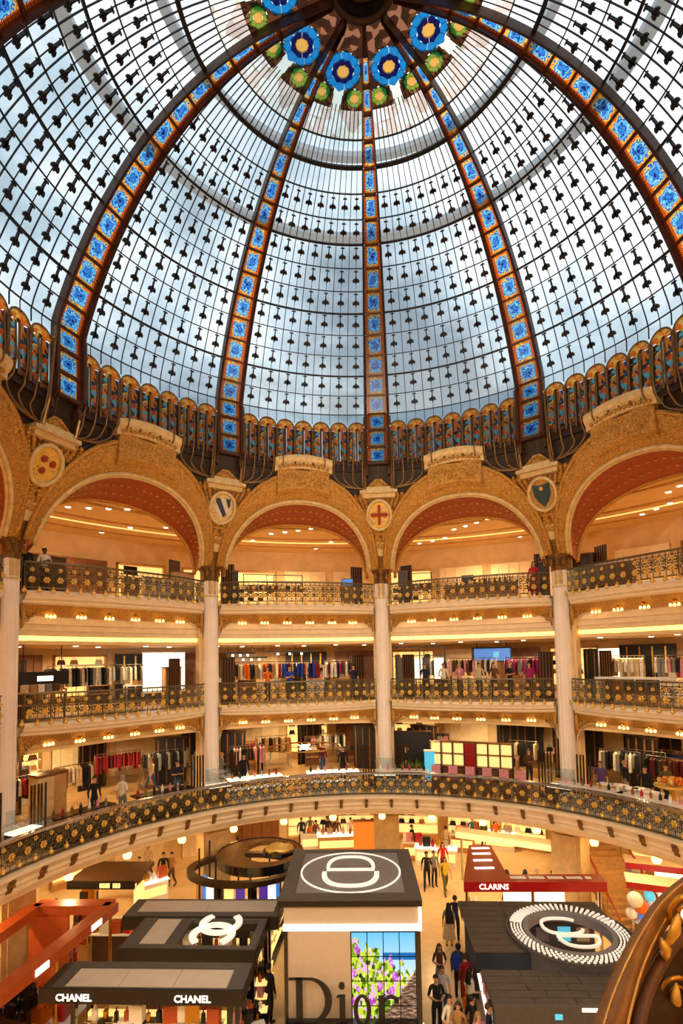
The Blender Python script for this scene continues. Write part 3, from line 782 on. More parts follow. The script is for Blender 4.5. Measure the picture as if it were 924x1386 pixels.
FL['fan'] = mb.mesh('fan')
mb = MB()
for s in (-1, 1): mb.add([mB @ Vector(p) for p in ((s*.22, 0, -.56), (s*.44, 0, -.42), (s*.38, 0, -.74), (s*.2, 0, -.9))], [(0,1,2,3)])
FL['side_leaves'] = mb.mesh('side_leaves')
for g in GORES:
    rz = -(TH0+g*STEP)
    f = inst('blue_flower', FL['petals'], 'blue_glass', dome, rz=rz)
    inst('inner_petals', FL['inner_petals'], 'deep_blue_glass', f); inst('heart', FL['heart'], 'yolk_glass', f); inst('fan', FL['fan'], 'milk_glass', f); inst('side_leaves', FL['side_leaves'], 'teal_glass', f)
    for m_, nm in ((mG1, 'a'), (mG2, 'b')):
        if nm not in FL: FL[nm] = (flower(MB(), m_, 0.27, 0.15, 8, .06).mesh('green_petals'), dsc(m_, .13).mesh('heart'))
        f = inst('green_flower', FL[nm][0], 'lime_glass', dome, rz=rz); inst('heart', FL[nm][1], 'yolk_glass', f)
# oculus
r15, z15 = dprof(16.2)
mb = MB()
for rr, zz, tr in ((r15+.05, z15-.05, .12), (r15-.2, z15+.25, .08)): mb.tube([pol(2*pi*i/40, rr, EYE+zz) for i in range(40)], tr, 6, closed=True)
mb.build('oculus_ring', 'bronze', dome, smooth=True)
MB().lathe([(r15, EYE+z15), (r15-.15, EYE+z15+.7), (0.02, EYE+z15+1.1)], 30).build('oculus_lantern', 'drum_dark', dome)
# drum: dark wall with arched stained windows and brass rods
mb = MB(); annulus(mb, 11.3, 11.4, EYE+8.8, EYE+_ZD+0.1, n=100)
drum = mb.build('drum', 'drum_dark', dome)
def drum_meshes():
    d = {}; hw = GW/2*0.96; off = None
    def q(a, z, o): return (  (10.98-o)*sin(a), (10.98-o)*cos(a), EYE+z)
    zs, ra = 10.45, GW/2*10.98*0.97
    def pt(t, rad, o): x = rad*cos(t); return q(x/10.98, zs+rad*sin(t), o)
    N = 14
    rowsA = [[pt(pi*i/N, ra*.42, .02), pt(pi*i/N, ra*.5, .12), pt(pi*i/N, ra*.97, .12), pt(pi*i/N, ra, .0)] for i in range(N+1)]
    d['arch_glass'] = MB().grid(rowsA).mesh('arch_glass')
    d['arch_rim'] = MB().tube([pt(pi*i/N, ra, .1) for i in range(N+1)], .035, 5).mesh('arch_rim')
    d['tympan'] = MB().add([q(0, zs, .03)]+[pt(pi*i/N, ra*.42, .03) for i in range(N+1)], [(0, i, i+1) for i in range(1, N+1)]).mesh('tympan_glass')
    w = hw*.34
    mb = MB()
    for s in (-1, 1):
        rows_ = [[q(s*hw*.5-w+2*w*i/2, 8.85+(zs-8.83)*j/6, .03) for i in range(3)] for j in range(7)]
        mb.grid(rows_, uv=True)
    d['window_glass'] = mb.mesh('window_glass')
    mb = MB()
    for a in (-hw, 0):
        mb.tube([q(a, 8.8, .1), q(a, zs, .1)], .05 if a else .035, 6)
    mb.ball(q(-hw, zs, .1), .1, 6, 4)
    d['colonnette'] = mb.mesh('colonnette')
    return d
DM = drum_meshes()
DMAT = dict(arch_glass='amber_glass', arch_rim='rod_brass', tympan='drum_glass', window_glass='drum_glass', colonnette='gold_dark')
# windows let the daylight in: the drum wall is a frame behind them, so it is opened above the sills
bpy.data.objects.remove(drum)
for g in GORES:
    for c in range(7):
        phi = TH0+g*STEP+RW_+(c+.5)*GW
        w = inst('arch_rim', DM['arch_rim'], 'rod_brass', dome, rz=-phi)
        for nm in ('arch_glass', 'tympan', 'window_glass', 'colonnette'): inst({'tympan': 'tympan_glass'}.get(nm, nm), DM[nm], DMAT[nm], w)
mb = MB()
for g in range(-5, 5):
    for s in (0, 1):
        a = TH0+g*STEP+(RW_ if s == 0 else -RW_); 
    for c in range(7):
        a0 = TH0+g*STEP+RW_+c*GW; hw = GW/2*.96
        for u0, u1 in ((0, .11), (.44, .56), (.89, 1)):
            mb.grid([[pol(a0+GW*u0, 11.02, EYE+8.8), pol(a0+GW*u1, 11.02, EYE+8.8)], [pol(a0+GW*u0, 11.02, EYE+10.5), pol(a0+GW*u1, 11.02, EYE+10.5)]])
        mb.grid([[pol(a0, 11.02, EYE+8.6), pol(a0+GW, 11.02, EYE+8.6)], [pol(a0, 11.02, EYE+8.86), pol(a0+GW, 11.02, EYE+8.86)]])
mb.build('drum_frame', 'drum_dark', dome)
mb = MB()
for g in range(-5, 5):
    if g in GORES: continue
    annulus(mb, 11.0, 11.1, EYE+8.8, EYE+_ZD, TH0+g*STEP, TH0+(g+1)*STEP, 10)
mb.build('drum_wall', 'drum_dark', dome)
# brass rods rising from each pedestal
def rod_mesh(s, j):
    aj = 0.066+0.040*j; path = []
    for i in range(15):
        u = i/14
        if u < 0.45:
            v = u/0.45; a = 0.05+(aj-0.05)*sin(v*pi/2); z = 7.82+(0.25+0.16*j)*(1-cos(v*pi/2)); r = rp(7.8)-0.12-0.16*v
        else:
            v = (u-.45)/.55; a = aj; z = 7.82+0.25+0.16*j+(10.35-8.07-0.16*j)*v; r = rp(z)-0.28+0.12*v
        path.append(cpol(s*a, r, z))
    return MB().tube(path, 0.032, 6).mesh('rod', smooth=True)
rods = {(s, j): rod_mesh(s, j) for s in (-1, 1) for j in range(5)}
def post_mesh(s): return MB().tube([cpol(s*0.056, rp(7.8)-0.2, 7.8), cpol(s*0.056, rp(8.6)-0.24, 8.6), cpol(s*0.056, 10.68, 10.5), cpol(s*0.054, 10.66, 11.0)], 0.06, 6).ball(cpol(s*.056, 10.7, 10.55), .11, 6, 4).mesh('post')
posts = {s: post_mesh(s) for s in (-1, 1)}
for k in range(-3, 3):
    for key, me in rods.items(): inst('rod', me, 'rod_brass', dome, rz=-(TH0+k*STEP))
    for s, me in posts.items(): inst('post', me, 'rod_brass', dome, rz=-(TH0+k*STEP))
# curved iron ribs (dark basket) between rods and pedestal

# ================================================================== balconies of the middle and upper gallery
HB = STEP/2-0.030
def rbay(a, bulge=1.05): u = min(1.0, abs(a)/HB); return 13.25-bulge*(1-u**2.6)
NB = 40
def sweep(profile, zbase, n=NB, hb=HB, bulge=1.05, closed=True):
    rows = []
    for i in range(n+1):
        a = -hb+2*hb*i/n; r0 = rbay(a, bulge)
        rows.append([(  (r0+o)*sin(a), (r0+o)*cos(a), zbase+z) for o, z in profile]+([((r0+profile[0][0])*sin(a), (r0+profile[0][0])*cos(a), zbase+profile[0][1])] if closed else []))
    return MB().grid(rows)
def rosette(mb, r=0.13, n=6):
    for i in range(n):
        a = 2*pi*i/n; mb.ball((r*.62*cos(a), -.03, r*.62*sin(a)), r*.42, 5, 3, sc=(1, .6, 1))
    mb.ball((0, -.07, 0), r*.42, 6, 4); return mb
def scroll_unit(w, h):
    mb = MB()
    for x in (-w/2, 0): mb.tube([(x, 0, 0), (x, 0, h)], 0.018, 4)
    for s in (-1, 1):
        c = (s*w*.26, 0, h*.30); mb.tube([(c[0]+w*.2*cos(t)*(1-t/14), 0, c[2]+w*.2*sin(t)*(1-t/14)) for t in [i*.55 for i in range(15)]], .02, 4)
        c = (s*w*.25, 0, h*.70); mb.tube([(c[0]+w*.2*cos(-t)*(1-t/14), 0, c[2]+w*.2*sin(-t)*(1-t/14)) for t in [i*.55 for i in range(15)]], .02, 4)
        mb.tube([(s*w*.06, 0, h*.5), (s*w*.3, 0, h*.53), (s*w*.5, 0, h*.62)], .016, 4)
        c = (s*w*.36, 0, h*.5); mb.ball(c, .035, 5, 3)
    mb.tube([(-w/2, 0, h*.86), (w/2, 0, h*.86)], .014, 4)
    for x in (-w*.38, -w*.25, -w*.12, w*.12, w*.25, w*.38): mb.tube([(x, 0, 0), (x, 0, h)], .009, 4)
    mb.tube([(w*.16*cos(2*pi*i/12), 0, h*.3+w*.16*sin(2*pi*i/12)*1.2) for i in range(12)], .016, 4, closed=True)
    mb.ball((0, 0, h*.86), .04, 5, 3); mb.ball((-w/2, 0, h*.86), .035, 5, 3)
    return mb
UNIT_W = 0.46
scroll_me = scroll_unit(UNIT_W, 0.86).mesh('scroll_panel'); ros_me = rosette(MB(), .125).mesh('rosette', smooth=True)
knob_me = MB().ball((0, 0, 0), .085, 8, 5).ball((0, 0, .11), .045, 6, 3).mesh('ball_knob', smooth=True)
small_ros = rosette(MB(), .085, 5).mesh('small_rosette', smooth=True)
def bay_meshes(lv):
    d = {}; zb = {3: Z3, 2: Z2}[lv]
    d['cornice'] = sweep([(0.0, 0.0), (-.06, -.05), (-.1, -.12), (-.04, -.2), (.0, -.3), (.12, -.36), (.14, -.44), (.3, -.5), (.3, .0)], zb).mesh('cornice', (0, 12.9, zb), False)
    d['scallops'] = None
    # gilded cove under the balcony
    rows = []
    for i in range(NB+1):
        a = -HB+2*HB*i/NB; r0 = rbay(a); row = []
        for j in range(7):
            v = j/6; row.append(((r0+.25+(13.62-r0-.25)*v)*sin(a), (r0+.25+(13.62-r0-.25)*v)*cos(a), zb-.46-.42*sin(v*pi/2)))
        rows.append(row)
    d['cove'] = MB().grid(rows).mesh('cove', (0, 12.9, zb), True)
    d['floor_plate'] = sweep([(0.02, -.02), (1.8, -.02), (1.8, .0), (.02, .0)], zb).mesh('floor_plate', (0, 12.9, zb))
    # beam with rounded corners
    zm, zcn, ztop = {3: (1.72, 1.0, 1.9), 2: (-2.98, -3.75, -2.8)}[lv]
    rows = []
    for i in range(61):
        a = -HB+2*HB*i/60; u = abs(a)/HB; e = max(0.0, (u-.80)/.20); drop = (1-sqrt(max(0, 1-e*e)))
        zb_ = EYE+zm-(zm-zcn)*drop
        rows.append([(13.6*sin(a), 13.6*cos(a), zb-.84), (13.6*sin(a), 13.6*cos(a), zb_+.07), (13.55*sin(a), 13.55*cos(a), zb_+.05), (13.55*sin(a), 13.55*cos(a), zb_), (14.0*sin(a), 14.0*cos(a), zb_), (14.0*sin(a), 14.0*cos(a), zb-.84)])
    d['beam'] = MB().grid(rows).mesh('beam', (0, 12.9, zb))
    d['top_rail'] = sweep([(-.05, .98), (.07, .98), (.07, 1.04), (-.05, 1.04)], zb).mesh('top_rail', (0, 12.9, zb))
    d['bottom_rail'] = sweep([(-.03, .08), (.05, .08), (.05, .12), (-.03, .12)], zb).mesh('bottom_rail', (0, 12.9, zb))
    if lv == 2: d['lower_fascia'] = MB().grid([[(13.98*sin(a), 13.98*cos(a), EYE-2.9), (13.98*sin(a), 13.98*cos(a), EYE-3.32)] for a in [-STEP/2+STEP*i/20 for i in range(21)]]).mesh('lower_fascia', (0, 12.9, zb))
    return d
BMAT = dict(cornice='cream', cove='gold_leaf', floor_plate='gallery_floor', beam='cream', top_rail='iron', bottom_rail='iron', lower_fascia='gold_pale')
# gilt scrollwork in the upper corners of each bay
def corner_mesh(sgn, zb):
    mb = MB(); r = 13.5
    for j, (u, dz, rad) in enumerate(((.955, -.98, .2), (.90, -.82, .17), (.845, -.74, .14), (.80, -.70, .1))):
        a = sgn*u*HB; c = (r*sin(a), r*cos(a)-.03, zb+dz); pts = []
        for i in range(17):
            t = i*.62; q = rad*(1-i/20); pts.append((c[0]+q*cos(t)*sgn, c[1]-.02, c[2]+q*sin(t)))
        mb.tube(pts, .03, 5); mb.ball((c[0], c[1]-.04, c[2]), .06, 6, 4)
    a = sgn*.985*HB; mb.tube([(r*sin(a), r*cos(a)-.05, zb-.5), (r*sin(a)-sgn*.04, r*cos(a)-.09, zb-1.0), (r*sin(a), r*cos(a)-.03, zb-1.35)], [.1, .08, .03], 6)
    return mb.mesh('corner_scroll', (0, 12.9, zb), True)
# unit spacing along the bay
def bay_units(hb=HB, n=17):
    pts = [(-hb+2*hb*i/400) for i in range(401)]; P = [(rbay(a)*sin(a), rbay(a)*cos(a)) for a in pts]; L = [0]
    for i in range(400): L.append(L[-1]+math.dist(P[i], P[i+1]))
    out_ = []
    for u in range(n):
        s = L[-1]*(u+.5)/n; i = next(j for j in range(400) if L[j+1] >= s); dx, dy = P[i+1][0]-P[i][0], P[i+1][1]-P[i][1]
        out_.append((P[i][0], P[i][1], atan2(dy, dx)))
    return out_
UNITS = bay_units()
# lamp cluster: a small gilt holder with three tulip shades
hold_me = MB().lathe([(.0, .0), (.09, -.01), (.05, -.06), (.02, -.1), (0, -.1)], 8).tube([(-.15, 0, -.1), (-.08, 0, -.05), (.08, 0, -.05), (.15, 0, -.1)], .018, 5).mesh('lamp_holder')
tulip_me = MB().lathe([(.015, 0), (.045, -.04), (.056, -.08), (.04, -.12), (.0, -.13)], 8).mesh('tulip_shade', smooth=True)
for lv in (3, 2):
    bm = bay_meshes(lv); zb = {3: Z3, 2: Z2}[lv]; cms = [corner_mesh(sg, zb) for sg in (-1, 1)]
    for k in BAYS:
        phi = TH0+(k+.5)*STEP
        t = ring_thing('balcony', f'bowed {LEVEL[lv]} gallery balcony with gilt iron balustrade {WHERE[k]}', 'balcony', phi, 12.9, zb, f'{LEVEL[lv]} gallery balconies')
        for nm, me in bm.items():
            if me: inst(nm, me, BMAT[nm], t)
        for cm in cms: inst('corner_scroll', cm, 'gold_leaf', t)
        for x, y, a in UNITS:
            loc = (x, y-12.9, .12)
            u = inst('scroll_panel', scroll_me, 'iron', t, loc, a)
            inst('rosette', ros_me, 'gold_bright', u, (0, -.03, .26)); inst('small_rosette', small_ros, 'gold_bright', u, (0, -.03, .62))
            inst('ball_knob', knob_me, 'gold_bright', u, (-UNIT_W/2, -.1, -.14))
        if k == -3: continue
        for i, u in enumerate((-.72, -.45, -.16, .14, .44, .72)):
            a = u*HB; r = rbay(a)+.72; gl = pol(phi+a, r, zb-.72)
            lt = thing('tulip_lamp', f'{ORD[i]} gilt tulip lamp cluster under the {LEVEL[lv]} balcony, {SHORT[k]}', 'lamp', gl, -(phi+a), f'tulip lamps under the {LEVEL[lv]} balcony {WHERE[k]}', local=True)
            inst('lamp_holder', hold_me, 'gold_metal', lt)
            for dx, dz in ((-.15, -.09), (0, -.1), (.15, -.09)): inst('tulip_shade', tulip_me, 'lamp_glow', lt, (dx, 0, dz))

# ================================================================== great ring balcony of the lowest gallery
AR0, AR1 = radians(-100), radians(98)
ringb = thing('ring_balustrade', 'long gilt iron balustrade curving round the lowest gallery', 'balustrade', pol(TH0, RB, Z1))
def rsweep(profile, n=110, mi=0):
    rows = []
    for i in range(n+1):
        a = AR0+(AR1-AR0)*i/n; rows.append([pol(a, RB+o, Z1+z) for o, z in profile]+[pol(a, RB+profile[0][0], Z1+profile[0][1])])
    return MB().grid(rows)
rsweep([(-.08, .94), (.14, .94), (.14, 1.02), (-.08, 1.02)]).build('top_rail', 'chrome', ringb)
rsweep([(-.03, .06), (.06, .06), (.06, .11), (-.03, .11)]).build('bottom_rail', 'iron', ringb)
ringc = thing('ring_cornice', 'moulded cream cornice under the curving balustrade', None, pol(TH0, RB, Z1-.9), kind='structure')
rsweep([(.0, 0.02), (-.12, -.02), (-.12, -.12), (-.04, -.2), (.04, -.32), (.02, -.42), (.1, -.5), (.1, -.62), (.22, -.8), (.5, -.92), (.5, 0.02)]).build('cornice', 'cream', ringc)
brk = MB().hexa([(-.05, -.02, -.52), (.05, -.02, -.52), (.05, .2, -.62), (-.05, .2, -.62)], [(-.07, -.2, -.14), (.07, -.2, -.14), (.07, .16, -.14), (-.07, .16, -.14)]).ball((0, -.14, -.3), .07, 6, 4).mesh('bracket')
RU = 0.56; nun = int((AR1-AR0)*RB/RU)
scroll_r = scroll_unit(RU, 0.84).mesh('scroll_panel')
star_me = rosette(MB(), .125).mesh('star_rosette', smooth=True)
for i in range(nun):
    a = AR0+(AR1-AR0)*(i+.5)/nun; P = pol(a, RB, Z1+.1)
    q = proj(P)
    if q is None or not (-60 < q[0] < 990): continue
    u = inst('scroll_panel', scroll_r, 'iron', ringb, P-ringb.location, -a)
    inst('star_rosette', star_me, 'gold_bright', u, (0, -.03, .42)); inst('ball_knob', knob_me, 'gold_bright', u, (-RU/2, -.05, .1)); inst('small_rosette', small_ros, 'gold_bright', u, (-RU/2, -.03, .7))
    if i % 2 == 0: inst('bracket', brk, 'gold_dark', ringc, pol(a, RB, Z1)-ringc.location, -a)

# ================================================================== shop fittings in the galleries
LZ = {0: 0.0, 1: Z1, 2: Z2, 3: Z3}
LCEIL = {0: Z1-.9, 1: EYE-3.32, 2: EYE+.70, 3: ZC3}
LNAME = {0: 'ground level', 1: 'lowest gallery', 2: 'middle gallery', 3: 'upper gallery'}
def phi_of(x, y, r): P = cyl(x, y, r); return atan2(P.x, P.y)
def place(name, label, cat, x, y, r, z, group=None):      # a thing standing at radius r, facing the hall (local -y)
    phi = phi_of(x, y, r); return thing(name, label, cat, pol(phi, r, z), -phi, group, local=True)
# wall units along the back wall: one set of meshes per kind
def unit_meshes(w, h):
    d = {}
    d['lit'] = dict(body=MB().bbox(-w/2, w/2, -.02, .35, 0, .35).bbox(-w/2, -w/2+.06, -.02, .35, .35, h).bbox(w/2-.06, w/2, -.02, .35, .35, h).bbox(-w/2, w/2, -.02, .35, h-.12, h).mesh('body'),
                    shelf=MB().bbox(-w/2+.06, w/2-.06, 0, .3, 0, .04).mesh('shelf'), back=MB().bbox(-w/2+.06, w/2-.06, .3, .35, .35, h-.12).mesh('lit_back'))
    d['panel'] = dict(body=MB().bbox(-w/2, w/2, .1, .35, 0, h).mesh('body'), batten=MB().bbox(-.04, .04, .04, .1, .1, h-.1).mesh('batten'))
    return d
garb = MB()
def garment_mesh(kind):
    mb = MB(); d = .24
    if kind == 0: prof = [(.02, 0), (.035, -.05), (.05, -.3), (.055, -.62)]; ws = [.05, .2, .21, .2]
    elif kind == 1: prof = [(.02, 0), (.04, -.05), (.045, -.4), (.07, -1.0)]; ws = [.05, .2, .17, .27]
    else: prof = [(.02, 0), (.05, -.05), (.06, -.4), (.065, -.8)]; ws = [.06, .23, .24, .24]
    rows = [[(-t, -w, z), (t, -w, z), (t, w, z), (-t, w, z)] for (t, z), w in zip(prof, ws)]
    mb.grid(rows, close=True); mb.add(rows[0], [(0,1,2,3)]); mb.add(rows[-1], [(3,2,1,0)])
    mb.tube([(0, 0, 0), (0, 0, .05), (0, .03, .08), (0, 0, .1)], .008, 4)
    return mb.mesh('garment')
GARM = [garment_mesh(i) for i in range(3)]
_rack_cache = {}
CN = {'jet': 'black'}
def rack(x, y, r, lv, length, palette, where, n=None, h=1.75, kinds=(0, 2)):
    z = LZ[lv]
    t = place('clothes_rack', f'metal clothes rack {where}', 'clothes rack', x, y, r, z)
    key = (round(length, 2), h)
    if key not in _rack_cache:
        L = length/2
        _rack_cache[key] = (MB().tube([(-L, 0, h), (L, 0, h)], .018, 5).mesh('rail'), MB().tube([(0, 0, 0), (0, 0, h)], .018, 5).mesh('post'), MB().bbox(-.03, .03, -.28, .28, 0, .05).mesh('foot'))
    a, b, c = _rack_cache[key]
    inst('rail', a, 'chrome', t)
    for s in (-1, 1): inst('post', b, 'chrome', t, (s*length/2, 0, 0)); inst('foot', c, 'chrome', t, (s*length/2, 0, 0))
    cnt = {}; n = n or int(length/.15); phi = -t.rotation_euler.z
    for i in range(n):
        u = (i+.5)/n*length-length/2; cl = palette[i % len(palette)] if random.random() < .7 else random.choice(palette)
        g = bpy.data.objects.new('garment', GARM[random.choice(kinds)]); COL.objects.link(g)
        if not g.data.materials: g.data.materials.append(M['cloth_beige'])
        g.material_slots[0].link = 'OBJECT'; g.material_slots[0].material = M['cloth_'+cl]
        g.location = t.location+Vector((u*cos(phi), -u*sin(phi), h-.09)); g.rotation_euler = (0, 0, -phi+random.uniform(-.25, .25))
        cnt[cl] = cnt.get(cl, 0)+1
        tag(g, f'{CN.get(cl, cl)} garment on the rack {where}' if cnt[cl] == 1 else f'{ORD[min(9, cnt[cl]-1)]} {CN.get(cl, cl)} garment on the rack {where}', 'garment', f'garments {where}')
    return t
PALS = [('jet', 'grey', 'navy', 'ivory'), ('crimson', 'burgundy', 'jet', 'pink'), ('camel', 'beige', 'ivory', 'brown'), ('navy', 'denim', 'cobalt', 'grey'), ('olive', 'camel', 'jet', 'orange'), ('magenta', 'violet', 'jet', 'silver')]
# --- wall units round the back of every level
UH = {0: 3.2, 1: 2.45, 2: 2.5, 3: 2.9}; UWID = 2.6
UM = {lv: unit_meshes(UWID, UH[lv]) for lv in UH}
rng = random.Random(11)
KINDN = {'lit': 'lit shelf unit', 'wood': 'brown wood wall panel', 'dark': 'black wall panel', 'pale': 'ivory wall panel'}
item_box = MB().bbox(-.1, .1, -.06, .06, 0, .24).mesh('box_item'); item_bag = MB().hexa([(-.16, -.07, 0), (.16, -.07, 0), (.16, .07, 0), (-.16, .07, 0)], [(-.12, -.04, .2), (.12, -.04, .2), (.12, .04, .2), (-.12, .04, .2)]).tube([(-.07, 0, .2), (-.05, 0, .3), (.05, 0, .3), (.07, 0, .2)], .012, 4).mesh('handbag')
bottle_me = MB().lathe([(0, 0), (.045, 0), (.045, .14), (.015, .17), (.015, .22), (0, .22)], 8).mesh('bottle')
def small(name, me, m, label, cat, group, loc, rz=0.0, scale=1.0):
    o = bpy.data.objects.new(name, me); COL.objects.link(o)
    if not me.materials: me.materials.append(M['white'])
    o.material_slots[0].link = 'OBJECT'; o.material_slots[0].material = M[m]
    o.location = loc; o.rotation_euler = (0, 0, rz); o.scale = (scale,)*3
    return tag(o, label, cat, group)
for lv in (0, 1, 2, 3):
    for k in (-2, -1, 0, 1):
        for i in range(4):
            kd = rng.choice((('lit', 'dark', 'wood', 'dark', 'pale') if lv == 1 else ('lit', 'lit', 'wood', 'dark', 'pale')) if lv in (1, 2) else ('lit', 'pale', 'pale', 'lit', 'wood'))
            phi = TH0+(k+.14+.24*i)*STEP; P = pol(phi, 20.55, LZ[lv])
            t = thing('wall_unit', f'{KINDN[kd]} on the {LNAME[lv]} back wall, {SHORT[k]}, {ORD[i]} along', 'wall unit', P, -phi, f'{LNAME[lv]} wall units', local=True)
            if kd == 'lit':
                u = UM[lv]['lit']; inst('body', u['body'], None, t)
                if not u['body'].materials: u['body'].materials.append(M['wood_pale']); u['shelf'].materials.append(M['white']); u['back'].materials.append(M['lightbox_warm'])
                inst('lit_back', u['back'], None, t)
                for s in range(3 if lv else 4):
                    zz = .95+.5*s; inst('shelf', u['shelf'], None, t, (0, 0, zz))
                    if lv in (1, 2) or s < 2:
                        for b in range(4):
                            if rng.random() < .75:
                                xx = -.95+.62*b; c_ = rng.choice(('jet', 'camel', 'brown', 'burgundy', 'ivory', 'navy'))
                                small('handbag', item_bag, 'cloth_'+c_, f'{ORD[b]} {CN.get(c_, c_)} handbag, {ORD[s]} shelf, {LNAME[lv]}, {SHORT[k]}, {ORD[i]} unit', 'handbag', f'handbags on {LNAME[lv]} shelves', P+Vector((xx*cos(phi)+.12*sin(phi), -xx*sin(phi)+.12*cos(phi), zz+.04)), -phi, 1.2)
            else:
                u = UM[lv]['panel']; mm = {'wood': 'wood', 'dark': 'black', 'pale': 'cream'}[kd]
                o = inst('panel', u['body'], None, t)
                if not u['body'].materials: u['body'].materials.append(M['wood'])
                o.material_slots[0].link = 'OBJECT'; o.material_slots[0].material = M[mm]
                for xx in (-.9, -.3, .3, .9): 
                    b = inst('batten', u['batten'], None, t, (xx, 0, 0))
                    if not u['batten'].materials: u['batten'].materials.append(M['wood'])
                    b.material_slots[0].link = 'OBJECT'; b.material_slots[0].material = M['gold_metal' if kd == 'dark' else mm]
# --- dark screens beside the columns on the two upper galleries
scr = MB().bbox(-.34, .34, -.04, .04, 0, 2.2); scr_me = scr.mesh('leaf_panel'); scr_slat = MB().bbox(-.02, .02, -.07, -.04, .05, 2.15).mesh('slat')
for lv in (2, 3):
    for k in (-2, -1, 0, 1):
        for s in (-1, 1):
            if k == -2 and s == -1: continue
            phi = TH0+k*STEP+s*.088
            t = thing('folding_screen', f'dark slatted screen on the {LNAME[lv]} {"before" if s < 0 else "past"} the column of the {COLN[k]}', 'screen', pol(phi, 15.0, LZ[lv]), -phi-s*.5, 'dark screens beside columns', local=True)
            inst('leaf_panel', scr_me, 'wood_dark' if (k+lv) % 2 else 'black', t)
            for i in range(5): inst('slat', scr_slat, 'wood', t, (-.28+.14*i, 0, 0))
# --- bundles of chrome fins and display cases at the column feet on the lowest gallery
fin_me = MB().tube([(0, 0, 0), (0, 0, 1.95)], .035, 6).mesh('fin'); finb = MB().bbox(-.3, .3, -.12, .12, 0, .08).mesh('base')
case_b = MB().bbox(-.5, .5, -.3, .3, 0, .62).mesh('plinth'); case_t = MB().bbox(-.5, .5, -.3, .3, .62, .68).mesh('lit_tray')
case_g = MB().add([(-.48, -.28, .68), (.48, -.28, .68), (.48, .28, .68), (-.48, .28, .68), (-.48, -.28, 1.35), (.48, -.28, 1.35), (.48, .28, 1.35), (-.48, .28, 1.35)], [(0,1,5,4), (1,2,6,5), (2,3,7,6), (3,0,4,7), (4,5,6,7)]).mesh('glass_cover')
for k in (-2, -1, 0, 1):
    for s in (-1, 1):
        phi = TH0+k*STEP+s*.062
        t = thing('fin_screen', f'chrome tube screen {"before" if s < 0 else "past"} the column foot of the {COLN[k]}', 'screen', pol(phi, 12.95, Z1), -phi, 'chrome tube screens', local=True)
        inst('base', finb, 'black', t)
        for i in range(5): inst('fin', fin_me, 'chrome' if i % 2 else 'bronze', t, (-.26+.13*i, .03*(i % 2), .02))
    phi = TH0+k*STEP
    t = thing('display_case', f'glass display case at the column foot of the {COLN[k]}', 'display case', pol(phi, 12.5, Z1), -phi, 'column foot display cases', local=True)
    inst('plinth', case_b, 'wood_dark', t); inst('lit_tray', case_t, 'lightbox', t); inst('glass_cover', case_g, 'clear_glass', t)
# --- garment racks, by place
W2 = lambda k, s: f'in the middle gallery {SHORT[k]}, {s}'
W1 = lambda k, s: f'in the lowest gallery {SHORT[k]}, {s}'
for (x, lv, k, s, L, p, r) in [
    (150, 2, -2, 'at its middle', 3.0, ('grey', 'ivory', 'silver', 'jet'), 16.2), (90, 2, -2, 'near the hanging sign', 1.6, ('jet', 'navy', 'beige'), 15.8),
    (345, 2, -1, 'first along', 2.2, ('jet', 'camel', 'ivory', 'orange', 'orange', 'navy'), 15.6), (405, 2, -1, 'second along', 2.2, ('navy', 'cobalt', 'cobalt', 'crimson', 'beige'), 15.6), (465, 2, -1, 'third along', 2.0, ('magenta', 'burgundy', 'ivory', 'brown', 'navy'), 15.6),
    (585, 2, 0, 'first along', 1.8, ('jet', 'ivory', 'pink'), 16.0), (640, 2, 0, 'second along', 2.4, ('beige', 'brown', 'jet', 'pink', 'ivory'), 15.6), (708, 2, 0, 'third along', 1.8, ('jet', 'magenta', 'grey', 'magenta'), 15.6),
    (842, 2, 1, 'before the white table', 1.8, ('camel', 'beige', 'ivory'), 15.4), (918, 2, 1, 'past the white table', 1.8, ('pink', 'grey', 'jet', 'ivory'), 15.4),
    (160, 1, -2, 'with the red row', 2.2, ('crimson', 'burgundy', 'crimson'), 17.6), (225, 1, -2, 'near the chrome tubes', 2.2, ('jet', 'grey', 'jet'), 16.4), (100, 1, -2, 'beside the yellow pier', 1.6, ('beige', 'ivory', 'jet'), 16.0), (40, 1, -2, 'beside the stone column', 1.6, ('crimson', 'jet', 'ivory'), 15.6),
    (335, 1, -1, 'first along', 1.8, ('jet', 'brown', 'pink', 'ivory'), 15.4), (370, 1, -1, 'at the back', 2.0, ('camel', 'beige', 'jet'), 18.2), (450, 1, -1, 'third along', 1.5, ('ivory', 'grey', 'jet'), 18.0),
    (708, 1, 0, 'by the brown panels', 1.4, ('jet', 'jet', 'beige'), 16.4),
    (838, 1, 1, 'first along', 1.7, ('ivory', 'grey', 'jet', 'beige'), 16.0), (870, 1, 1, 'second along', 1.8, ('jet', 'navy', 'jet'), 16.6), (905, 1, 1, 'third along', 1.8, ('jet', 'brown', 'burgundy'), 15.6)]:
    rack(x, {1: 1030, 2: 912}[lv], r, lv, L, p, (W1 if lv == 1 else W2)(k, s), h=1.95 if lv == 2 else 1.8)

